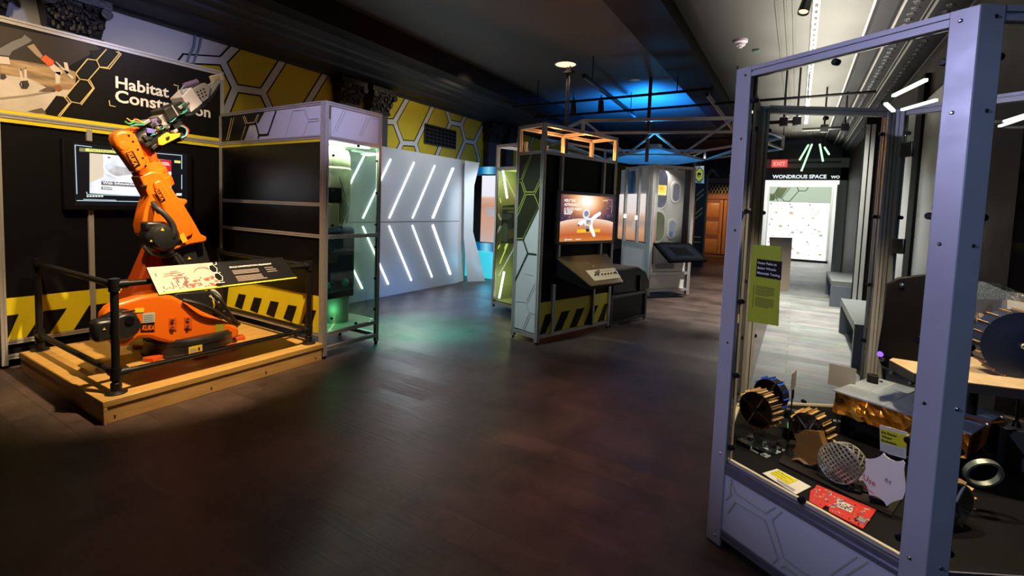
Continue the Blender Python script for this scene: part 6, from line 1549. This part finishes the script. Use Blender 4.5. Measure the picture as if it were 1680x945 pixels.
def star(c, nx, up, r, n, depth, scal=.80):
    """scalloped plate: n points joined by concave arcs"""
    c, nx, up = V(c), V(nx).normalized(), V(up); up = (up - nx * up.dot(nx)).normalized(); rt = up.cross(nx)
    pts = []
    for k in range(n):
        for j in range(6):
            f = j / 6; a = 2 * pi * (k + f) / n + .2; rr = r * (1 - (1 - scal) * (1 - (2 * f - 1) ** 2) if True else 1)
            pts.append(c + rt * (rr * cos(a)) + up * (rr * sin(a)))
    return pts
def face_px(x, y, ax, v): return at(x, y, ax, v)
FVN = V((-.88, .44, .17))
resin = glass_mat('amber_resin', (.80, .48, .18), ior=1.5)
_nt = resin.node_tree; _d = _nt.nodes.new('ShaderNodeBsdfDiffuse'); _d.inputs[0].default_value = (.62, .34, .10, 1)
_m2 = _nt.nodes.new('ShaderNodeMixShader'); _m2.inputs[0].default_value = .32
_mx = [n for n in _nt.nodes if n.type == 'MIX_SHADER' and n != _m2][0]; _o = [n for n in _nt.nodes if n.type == 'OUTPUT_MATERIAL'][0]
_nt.links.new(_mx.outputs[0], _m2.inputs[1]); _nt.links.new(_d.outputs[0], _m2.inputs[2]); _nt.links.new(_m2.outputs[0], _o.inputs[0])
o = thing('amber_plate', 'translucent amber scalloped wheel plate standing at the middle of the case', 'plate', (2.55, -.10, DZ))
cA = V((2.60, -.10, .512)); nA = FVN.normalized()
def c4(u, v, cc, nn_): return onp(1280 + u / 4.727, 660 + v / 4.727, cc, nn_)
q = [c4(u, v, cA, nA) for u, v in ((110, 250), (150, 236), (190, 212), (235, 222), (300, 226), (314, 280), (330, 330), (358, 378), (330, 425), (318, 470), (275, 480), (245, 492), (218, 520), (206, 495), (180, 470), (145, 445), (85, 446), (112, 410), (96, 372), (122, 342), (130, 318))]
MB().prism(q, -nA * .05).build('plate', o, m=resin, smooth=False)
MB().box((2.60, -.13, DZ + .012), (.06, .05, .024)).build('foot', o, m=BLK, bev=.003)
q = [c4(u, v, cA, nA) for u, v in ((85, 446), (145, 445), (180, 470), (206, 495), (218, 520), (226, 500), (214, 478), (190, 455), (150, 428), (112, 432))]
MB().prism(q, nA * .004).build('cut_edge', o, m=mat('amber_edge', (.75, .45, .18), .35), smooth=False)

# perforated silver drum: woven lattice over a domed cap
o = thing('mesh_wheel', 'silver openwork mesh wheel with a diagonal lattice, right of the amber plate', 'wheel', (2.50, -.235, DZ))
ctr = V((2.50, -.225, .520)); nx = V((-.86, .48, .18)).normalized(); up = V((0, 0, 1)); up = (up - nx * up.dot(nx)).normalized(); rt = up.cross(nx)
def dome(u, v):
    rr = min(1.0, hypot(u, v)); bul = .022 * (1 - rr ** 2.2)
    return ctr + rt * (.083 * u) + up * (.083 * v) + nx * (bul)
b = MB().use(mat('mesh_silver', (.66, .64, .60), .3, .9))
for fam in (0, 1):
    for k in range(-5, 6):
        o_ = k / 5.4
        if abs(o_) >= .99: continue
        h = math.sqrt(1 - o_ * o_); L_ = []
        for j in range(9):
            s = -h + 2 * h * j / 8; a_ = radians(52 if fam else -38)
            L_.append(dome(o_ * cos(a_) - s * sin(a_), o_ * sin(a_) + s * cos(a_)))
        b.tube(L_, .0034, 5, False)
b.build('lattice_face', o)
b = MB().use(MATS['mesh_silver'])
R_ = lambda a, k: ctr + rt * (.083 * cos(a)) + up * (.083 * sin(a)) - nx * (.075 * k)
for k in range(20):
    a = 2 * pi * k / 20
    for s in (1, -1): b.tube([R_(a + s * .45 * f, f) for f in (0, .5, 1)], .0032, 5, False)
for f in (0, 1): b.tube([R_(2 * pi * k / 28, f) for k in range(29)], .003, 5, False)
b.build('lattice_rim', o)
b = MB().use(BLK)
b.box(ctr + V((.03, -.02, -.085)), (.08, .08, .03)).box(ctr + V((-.02, -.06, -.088)), (.06, .05, .022)).box(ctr + V((.0, -.10, -.09)), (.05, .03, .02)); b.build('clamp_foot', o, bev=.004)

o = thing('white_plate', 'white scalloped wheel plate with red handwritten Use, right of the mesh wheel', 'plate', (2.43, -.36, DZ))
cW = V((2.40, -.355, .528)); nW = V((-.90, .36, .25)).normalized()
uW = V((0, 0, 1)); uW = (uW - nW * uW.dot(nW)).normalized(); rW = uW.cross(nW)
q = [c4(u, v, cW, nW) for u, v in ((655, 437), (700, 440), (740, 433), (775, 418), (800, 393), (818, 418), (850, 440), (890, 458), (920, 458), (950, 449), (966, 475), (958, 520), (960, 570), (968, 630), (970, 690), (948, 752), (900, 764), (862, 778), (826, 806), (806, 772), (770, 742), (735, 726), (690, 720), (684, 690), (672, 650), (646, 614), (612, 586), (645, 556), (660, 515), (664, 475))]
pl2 = MB().prism(q, -nW * .012).build('plate', o, m=mat('white_nylon', (.72, .70, .72), .5), smooth=False)
text('handwriting', 'Use', cW - rW * .052 - uW * .012, (rW * .94 - uW * .25), uW, mat('ink_red', (.55, .02, .05), .5), pl2, width=.045, th=.001, bold=.015)
text('handwriting', 'B4', cW + rW * .02 + uW * .012, (rW * .94 - uW * .2), uW, mat('ink_blue_black', (.03, .03, .12), .5), pl2, width=.02, th=.001)
MB().use(MATS['ink_red']).strip(cW - rW * .045 - uW * .04 + nW * .001, cW - rW * .01 - uW * .052 + nW * .001, .003, nW, .0006).build('underline', pl2, smooth=False)
MB().box(cW + V((.03, -.01, -.09)), (.05, .06, .035)).build('foot', o, m=BLK, bev=.004)

# low black step the samples stand on
st_ = [at(x, y, 'z', DZ + .012) for x, y in ((1278, 757), (1462, 845), (1490, 800), (1300, 715))]
o = MB().prism([V((p.x, p.y, DZ)) for p in st_], (0, 0, .010)).build('display_step', m=mat('step_black', (.016, .013, .011), .5, noise=.2, spec=.2), loc=st_[0])
tag(o, 'low black step under the row of wheel plates in the case', 'step')

def card(name, label, q, titles, depth, grp=None, tw=.5):
    """small label: q = 4 corners (title-side left, title-side right, far right, far left)"""
    o = thing(name, label, 'label', sum(q, V()) / 4 - V((0, 0, .002)), grp)
    nn = (q[1] - q[0]).cross(q[3] - q[0]).normalized(); nn = nn if nn.dot(CAM - q[0]) > 0 else -nn
    MB().prism(q, -nn * .003).build('board', o, m=mat('card_white2', (.75, .72, .66), .5), smooth=False)
    return o, nn
q = [at(x, y, 'z', DZ + .006) for x, y in ((1251, 776), (1275, 769), (1331, 798), (1306, 811))]
o, nn = card('label_card', 'white and yellow label card lying flat at the front left of the case deck', q, 0, 0)
LP = lambda u, v, k=.0008: q[0].lerp(q[3], u).lerp(q[1].lerp(q[2], u), v) + nn * k
MB().prism([LP(.08, .30), LP(.66, .30), LP(.66, .92), LP(.08, .92)], nn * .0006).build('yellow_block', o, m=mat('label_lemon', (.78, .72, .02), .5), smooth=False)
rdir = (q[3] - q[0]).normalized(); udir = (q[1] - q[0]).normalized()
for i, (ln, w_) in enumerate((('Iris Manipulator', .50), ('Electronics', .34), ('(Engineering Unit)', .48))):
    text('lettering', ln, LP(.11, .74 - i * .18, .0018), rdir, udir, TXTK, o, width=(q[3] - q[0]).length * w_, bold=.01)
b = MB().use(mat('ink_pale', (.45, .44, .42), .5))
for k in range(4): b.prism([LP(.36 + .02 * k, .22 - k * .05), LP(.9, .22 - k * .05), LP(.9, .20 - k * .05), LP(.36 + .02 * k, .20 - k * .05)], nn * .0005)
b.build('fine_print', o, smooth=False)
pz = V((2.62, -.46, 0)); 
q2 = [onp(x, y, (2.60, -.44, 0), (-.86, .5, 0)) for x, y in ((1443, 697), (1488, 709), (1486, 753), (1444, 741))]
o, nn = card('label_card', 'upright white and yellow Iris Rover Wheel Evolution card in front of the foil rover', q2, 0, 0)
LQ = lambda u, v, k=.0008: q2[0].lerp(q2[1], u).lerp(q2[3].lerp(q2[2], u), v) + nn * k
MB().prism([LQ(.03, .12), LQ(1, .12), LQ(1, .62), LQ(.03, .62)], nn * .0006).build('yellow_block', o, m=MATS['label_lemon'], smooth=False)
rdir = (q2[1] - q2[0]).normalized(); udir = (q2[0] - q2[3]).normalized()
for i, (ln, w_) in enumerate((('Iris Rover', .58), ('Wheel', .38), ('Evolution', .55))):
    text('lettering', ln, LQ(.08, .28 + i * .15, .0018), rdir, udir, TXTK, o, width=(q2[1] - q2[0]).length * w_, bold=.03)
b = MB().use(MATS['ink_pale'])
for k in range(5): b.prism([LQ(.06, .68 + k * .055), LQ(.92, .68 + k * .055), LQ(.92, .70 + k * .055), LQ(.06, .70 + k * .055)], nn * .0005)
b.build('fine_print', o, smooth=False)
MB().box(LQ(.5, 1.0) + V((.02, -.01, -.02)), (.02, .1, .04)).build('card_foot', o, m=BLK)

# red circuit board
q = [at(x, y, 'z', DZ + .008) for x, y in ((1340, 795), (1438, 836), (1416, 867), (1324, 822))]
o = thing('circuit_board', 'red printed circuit board lying at the front of the case deck', 'circuit board', sum(q, V()) / 4 - V((0, 0, .008)))
CP = lambda u, v, k=0: q[0].lerp(q[1], u).lerp(q[3].lerp(q[2], u), v) + V((0, 0, k))
brd = MB().prism([CP(0, 0), CP(1, 0), CP(1, 1), CP(.62, 1), CP(.40, .98), CP(.38, .80), CP(.30, .80), CP(.28, 1.0), CP(.03, .95), CP(-.04, .45), CP(.0, .2)][::-1], (0, 0, -.006)).build('board', o, m=mat('solder_red', (.62, .03, .015), .4, noise=.2, nscale=60))
rnd = random.Random(4); cmat = [mat('chip_black', (.02, .02, .02), .35), mat('solder_silver', (.6, .58, .55), .3, .8), mat('pad_gold', (.6, .5, .3), .35, .5), mat('pad_white', (.75, .68, .62), .5)]
for k in range(90):
    u, v = rnd.uniform(.02, .97), rnd.uniform(.05, .93)
    if .27 < u < .42 and v > .75: continue
    w_, h_ = rnd.choice([(.02, .05), (.03, .04), (.012, .03), (.045, .07)]); zz = rnd.choice([.001, .002, .004, .006])
    MB().prism([CP(u, v), CP(u + w_, v), CP(u + w_, v + h_), CP(u, v + h_)], (0, 0, zz)).build('component', o, m=cmat[k % 4 if w_ < .04 else k % 2 + 1], smooth=False)
MB().prism([CP(.42, .28), CP(.70, .30), CP(.72, .62), CP(.46, .64)], (0, 0, .002)).build('white_silkscreen', o, m=cmat[3], smooth=False)
b = MB()
for k in range(26): 
    u, v = rnd.uniform(.44, .68), rnd.uniform(.31, .58); b.use(cmat[k % 3]).prism([CP(u, v, .002), CP(u + .02, v, .002), CP(u + .02, v + .035, .002), CP(u, v + .035, .002)], (0, 0, .002))
b.build('small_parts', o, smooth=False)
MB().prism([CP(.86, .62), CP(.98, .62), CP(.98, .82), CP(.86, .82)], (0, 0, .005)).build('shield_can', o, m=cmat[1], smooth=False)

# card holders on thin stems
def holder(label, base, top, cw, ch, nrm, m):
    o = thing('card_holder', label, 'card holder', base, 'stem card holders')
    MB().cyl(base, top, .0035, n=8).build('stem', o, m=BLK)
    MB().lathe(base, (0, 0, 1), [(0, 0), (0, .022), (.004, .02), (.005, 0)], 16).build('foot', o, m=STEEL)
    MB().cyl(top - V((0, 0, .05)), top, .006, n=8).build('clip', o, m=BLK)
    n = V(nrm).normalized(); sd = V((-n.y, n.x, 0))
    MB().box(top + V((0, 0, ch / 2)), (.003, cw, ch), (n, sd, V((0, 0, 1)))).build('card', o, m=m)
holder('thin black stem with a card seen edge-on, between the black wheel and amber plate', V((2.72, -.03, DZ)), V((2.745, -.037, .735)), .09, .088, (.2, .98, 0), mat('card_dark_grey', (.22, .20, .19), .5))  # edge-on card in plain dark grey
holder('thin black stem with a blank grey card back, near the rear glass', V((3.30, -.275, DZ)), V((3.30, -.28, .625)), .13, .125, (-.95, .2, 0), MATS['card_back_grey'])
# small dark camera on a green board behind
o = thing('camera_module', 'small black camera module on a green circuit board behind the thin stem', 'camera', (2.93, -.08, DZ))
MB().box((2.93, -.08, DZ + .03), (.12, .14, .06)).build('base_block', o, m=BLK, bev=.004)
MB().box((2.90, -.08, DZ + .064), (.10, .11, .006)).build('green_board', o, m=mat('board_green', (.08, .22, .06), .4, noise=.3, nscale=50))
MB().box((2.98, -.06, DZ + .10), (.05, .11, .05)).build('camera_body', o, m=BLKG, bev=.012)
MB().cyl((2.955, -.05, DZ + .10), (2.93, -.05, DZ + .10), .018).build('lens', o, m=BLKG)

# ------------------------------------------------------------------ foil-wrapped rover with a solar deck
ZR = .655
def zr(x, y, z=ZR): return at(x, y, 'z', z)
rA = zr(1371, 641); rB = zr(1493, 683)
e = V((-.46, -.888, 0)); en = V((.888, -.46, 0))
LR, DR = .55, .46
o = thing('foil_rover', 'low rover with gold foil sides and grey-blue solar deck inside the case', 'rover', rA + e * .3 + en * .2 - V((0, 0, ZR - DZ)))
FOIL = ramp_mat('gold_foil', 'Object', [(0.25, (.48, .13, .01)), (.5, (.85, .32, .03)), (.75, (1.0, .60, .14))], 0, .2, kind='noise', nscale=6, dist=1.5)
bs = FOIL.node_tree.nodes['Principled BSDF']; bs.inputs['Metallic'].default_value = .85
nt = FOIL.node_tree; tc = [n for n in nt.nodes if n.type == 'TEX_COORD'][0]
vn = nt.nodes.new('ShaderNodeTexVoronoi'); vn.inputs['Scale'].default_value = 7; vn.inputs['Randomness'].default_value = 1; bp = nt.nodes.new('ShaderNodeBump'); bp.inputs['Strength'].default_value = .9; bp.inputs['Distance'].default_value = .06
nt.links.new(tc.outputs['Object'], vn.inputs['Vector']); nt.links.new(vn.outputs['Distance'], bp.inputs['Height']); nt.links.new(bp.outputs[0], bs.inputs['Normal'])
def RV(u, v, z): p = rA + e * u + en * v; p.z = z; return p
rnd = random.Random(8)
# crumpled skirt
nu = 26; top_, bot_ = [], []
b = MB().use(FOIL)
loop = [(LR * k / nu, 0) for k in range(nu + 1)] + [(LR, DR * k / 12) for k in range(1, 13)] + [(LR - LR * k / nu, DR) for k in range(1, nu + 1)] + [(0, DR - DR * k / 12) for k in range(1, 12)]
rows_ = []
for j, z in enumerate((ZR - .004, ZR - .03, ZR - .06, ZR - .09, ZR - .115)):
    rows_.append([RV(u, v, z + rnd.uniform(-.006, .006) * (j > 0)) + (en * (1 if v > .1 else -1)) * (0 if j == 0 else -rnd.uniform(-.005, .006) + .004 * j) for u, v in loop])
n_ = len(loop)
for j in range(4):
    for k in range(n_): b.face([rows_[j][k], rows_[j][(k + 1) % n_], rows_[j + 1][(k + 1) % n_], rows_[j + 1][k]])
b.face(rows_[4]); b.build('foil_skirt', o, smooth=False)
SOL = ramp_mat('solar_deck', 'Object', [(0.3, (.30, .36, .44)), (.6, (.40, .46, .54)), (.8, (.48, .53, .60))], 0, .22, kind='noise', nscale=5)
dk = MB().prism([RV(-.008, -.008, ZR - .004), RV(LR + .008, -.008, ZR - .004), RV(LR + .008, DR, ZR - .004), RV(-.008, DR, ZR - .004)], (0, 0, .008)).build('solar_deck', o, m=SOL)
b = MB().use(mat('cell_gap', (.45, .50, .55), .4))
for k in range(1, 5): b.strip(RV(LR * k / 5, 0, ZR + .0045), RV(LR * k / 5, DR, ZR + .0045), .003, (0, 0, 1), .0006)
for k in (1, 2): b.strip(RV(0, DR * k / 3, ZR + .0045), RV(LR, DR * k / 3, ZR + .0045), .002, (0, 0, 1), .0006)
b.build('cell_lines', dk, smooth=False)
b = MB().use(STEEL)
for u, v in ((.06, .40), (.30, .42), (.42, .30), (.56, .2), (.57, .38)): b.lathe(RV(u, v, ZR + .004), (0, 0, 1), [(0, 0), (0, .01), (.006, .008), (.008, 0)], 10)
b.build('deck_fasteners', o)
MB().use(mat('cable_red', (.5, .10, .03), .4)).tube([RV(.44, .10, ZR + .01), RV(.50, .16, ZR + .02), RV(.56, .20, ZR + .012), RV(.60, .26, ZR + .02)], .005).build('red_cable', o)
MB().box(RV(.04, .34, ZR + .025), (.05, .05, .05)).build('camera_box', o, m=BLK, bev=.004)
for (u, v, lb) in ((.08, .06, 0), (.54, .06, 0), (.54, .40, 0)):
    MB().box(RV(u, v, ZR - .15), (.05, .05, .08)).build('leg', o, m=BLK)
pb = MB().prism([RV(.02, .04, DZ), RV(LR * .75, .04, DZ), RV(LR * .75, .34, DZ), RV(.02, .34, DZ)], (0, 0, ZR - .125 - DZ)).build('rover_plinth', m=BLK, loc=RV(.2, .2, DZ))
tag(pb, 'black block carrying the foil rover on the case deck', 'plinth')
p = at(1588, 795, 'z', .50)
wheel('wheel_exhibit', 'gold-grouser wheel seen low down right of the lavender corner post', (2.42, -.575, .515), (.75, .6, 0), .088, .05, STEEL, GRG, 4, 14)
o = MB().lathe((2.62, -.72, .58), (.9, .3, .3), [(-.01, .055), (-.01, .065), (.012, .066), (.012, .055), (-.01, .055)], 26).build('metal_ring', m=mat('ring_olive', (.22, .24, .20), .35, .6), loc=(2.62, -.72, .515))
tag(o, 'dull metal ring propped under the foil rover at the right side of the case', 'ring')
# dark pedestal at the right edge
o = thing('dark_pedestal', 'dark pedestal block with a pale top at the right edge of the picture', 'plinth', (2.33, -.72, DZ))
q = [at(1641, 700, 'z', .62)]
px = q[0]
MB().box2((px.x - .0, px.y - .26, DZ), (px.x + .22, px.y, .615)).build('block', o, m=mat('pedestal_grey', (.09, .09, .095), .45))
MB().box2((px.x - .0, px.y - .26, .615), (px.x + .22, px.y, .62)).build('pale_top', o, m=mat('pedestal_top', (.5, .42, .34), .5))
MB().cyl((px.x + .05, px.y - .07, .62), (px.x + .06, px.y - .07, .80), .007).build('stem', o, m=BLK)
MB().lathe((px.x + .05, px.y - .07, .62), (0, 0, 1), [(0, 0), (0, .018), (.02, .014), (.03, .007)], 12).build('stem_foot', o, m=BLK)

# ------------------------------------------------------------------ tan shelf with a second rover
ZS = .90
o = thing('tan_shelf', 'angled tan shelf board with a dark edge floating above the foil rover', 'shelf', (2.95, -.75, ZS - .05))
sh = [at(1459, 590, 'z', ZS), at(1500, 612, 'z', ZS), at(1592, 628, 'z', ZS), at(1690, 640, 'z', ZS), V((3.15, -1.10, ZS)), V((3.42, -.75, ZS)), at(1500, 571, 'z', ZS)]
MB().prism(sh, (0, 0, -.004)).build('top', o, m=ramp_mat('tan_board', 'Object', [(.3, (.42, .30, .17)), (.7, (.55, .41, .25))], 0, .5, kind='noise', nscale=8))
MB().prism([p + V((0, 0, -.0045)) for p in sh], (0, 0, -.04)).build('dark_edge', o, m=mat('shelf_edge', (.05, .045, .04), .5))
MB().cyl((3.15, -.80, DZ), (3.15, -.80, ZS - .045), .02).build('support_leg', o, m=BLK); MB().cyl((2.95, -1.0, DZ), (2.95, -1.0, ZS - .045), .02).build('support_leg', o, m=BLK)

o = thing('silver_rover', 'rover with crinkled silver top, orange foil belly and navy wheel on the tan shelf', 'rover', (2.95, -.9, ZS))
SILF = mat('silver_foil', (.40, .44, .42), .25, .8, noise=.5, nscale=60, bump=1.0)
q = [at(x, y, 'y', -.99) for x, y in ((1600, 497), (1600, 462), (1640, 466), (1690, 486), (1690, 499))]
MB().prism(q, (.06, .05, .0)).build('silver_top', o, m=SILF)
q = [at(x, y, 'y', -.99) for x, y in ((1596, 496), (1690, 498), (1690, 520), (1640, 520), (1598, 512))]
MB().prism(q, (.07, .06, 0)).build('white_band', o, m=mat('rover_white', (.50, .50, .46), .45))
q = [at(x, y, 'y', -.99) for x, y in ((1596, 512), (1650, 520), (1655, 545), (1630, 552), (1596, 545))]
MB().prism(q, (.06, .05, 0)).build('orange_foil_belly', o, m=FOIL)
c = V((3.06, -.905, 0))
ax = V((.93, .25, 0)).normalized()
e1 = V((0, 0, 1)); e2 = ax.cross(e1)
wr_ = .152
c.z = ZS + wr_
wl_ = MB().lathe(c, ax, [(-.035, 0), (-.04, .03), (-.03, wr_ * .6), (-.03, wr_), (.05, wr_), (.05, 0)], 40).build('wheel', o, m=mat('wheel_navy', (.012, .022, .055), .35))
b = MB().use(GRS)
for k in range(20):
    a = 2 * pi * k / 20; rd = e1 * cos(a) + e2 * sin(a); tg = -e1 * sin(a) + e2 * cos(a); b.box(c + rd * (wr_ + .003) + ax * .01, (.012, .08, .004), (rd, ax, tg))
b.build('wheel_grousers', wl_, smooth=False)
MB().ball(c - ax * .042, .014, 12).build('wheel_cap', wl_, m=STEEL)
# black side shield of that rover seen left of the corner post
X_ = 3.05
q = [at(x, y, 'x', X_) for x, y in ((1456, 466), (1474, 456), (1520, 450), (1520, 640), (1492, 625), (1470, 610), (1446, 600), (1440, 580), (1450, 520))]
sh_ = MB().prism(q, (.03, 0, 0)).build('black_side_shield', o, m=mat('shield_black', (.006, .006, .007), .5, noise=.3, spec=.1), bev=.006)
b = MB().use(STEEL)
for x, y in ((1479, 468), (1464, 611), (1495, 629), (1448, 590)): b.lathe(at(x, y, 'x', X_), (-1, 0, 0), [(-.002, 0), (-.002, .012), (.006, .01), (.008, 0)], 12)
b.build('shield_bolts', sh_)
MB().ball(at(1444, 581, 'x', X_ - .02), .014, 10).build('violet_lamp', o, m=emis('violet_diode', (.25, .1, 1), 2.0))
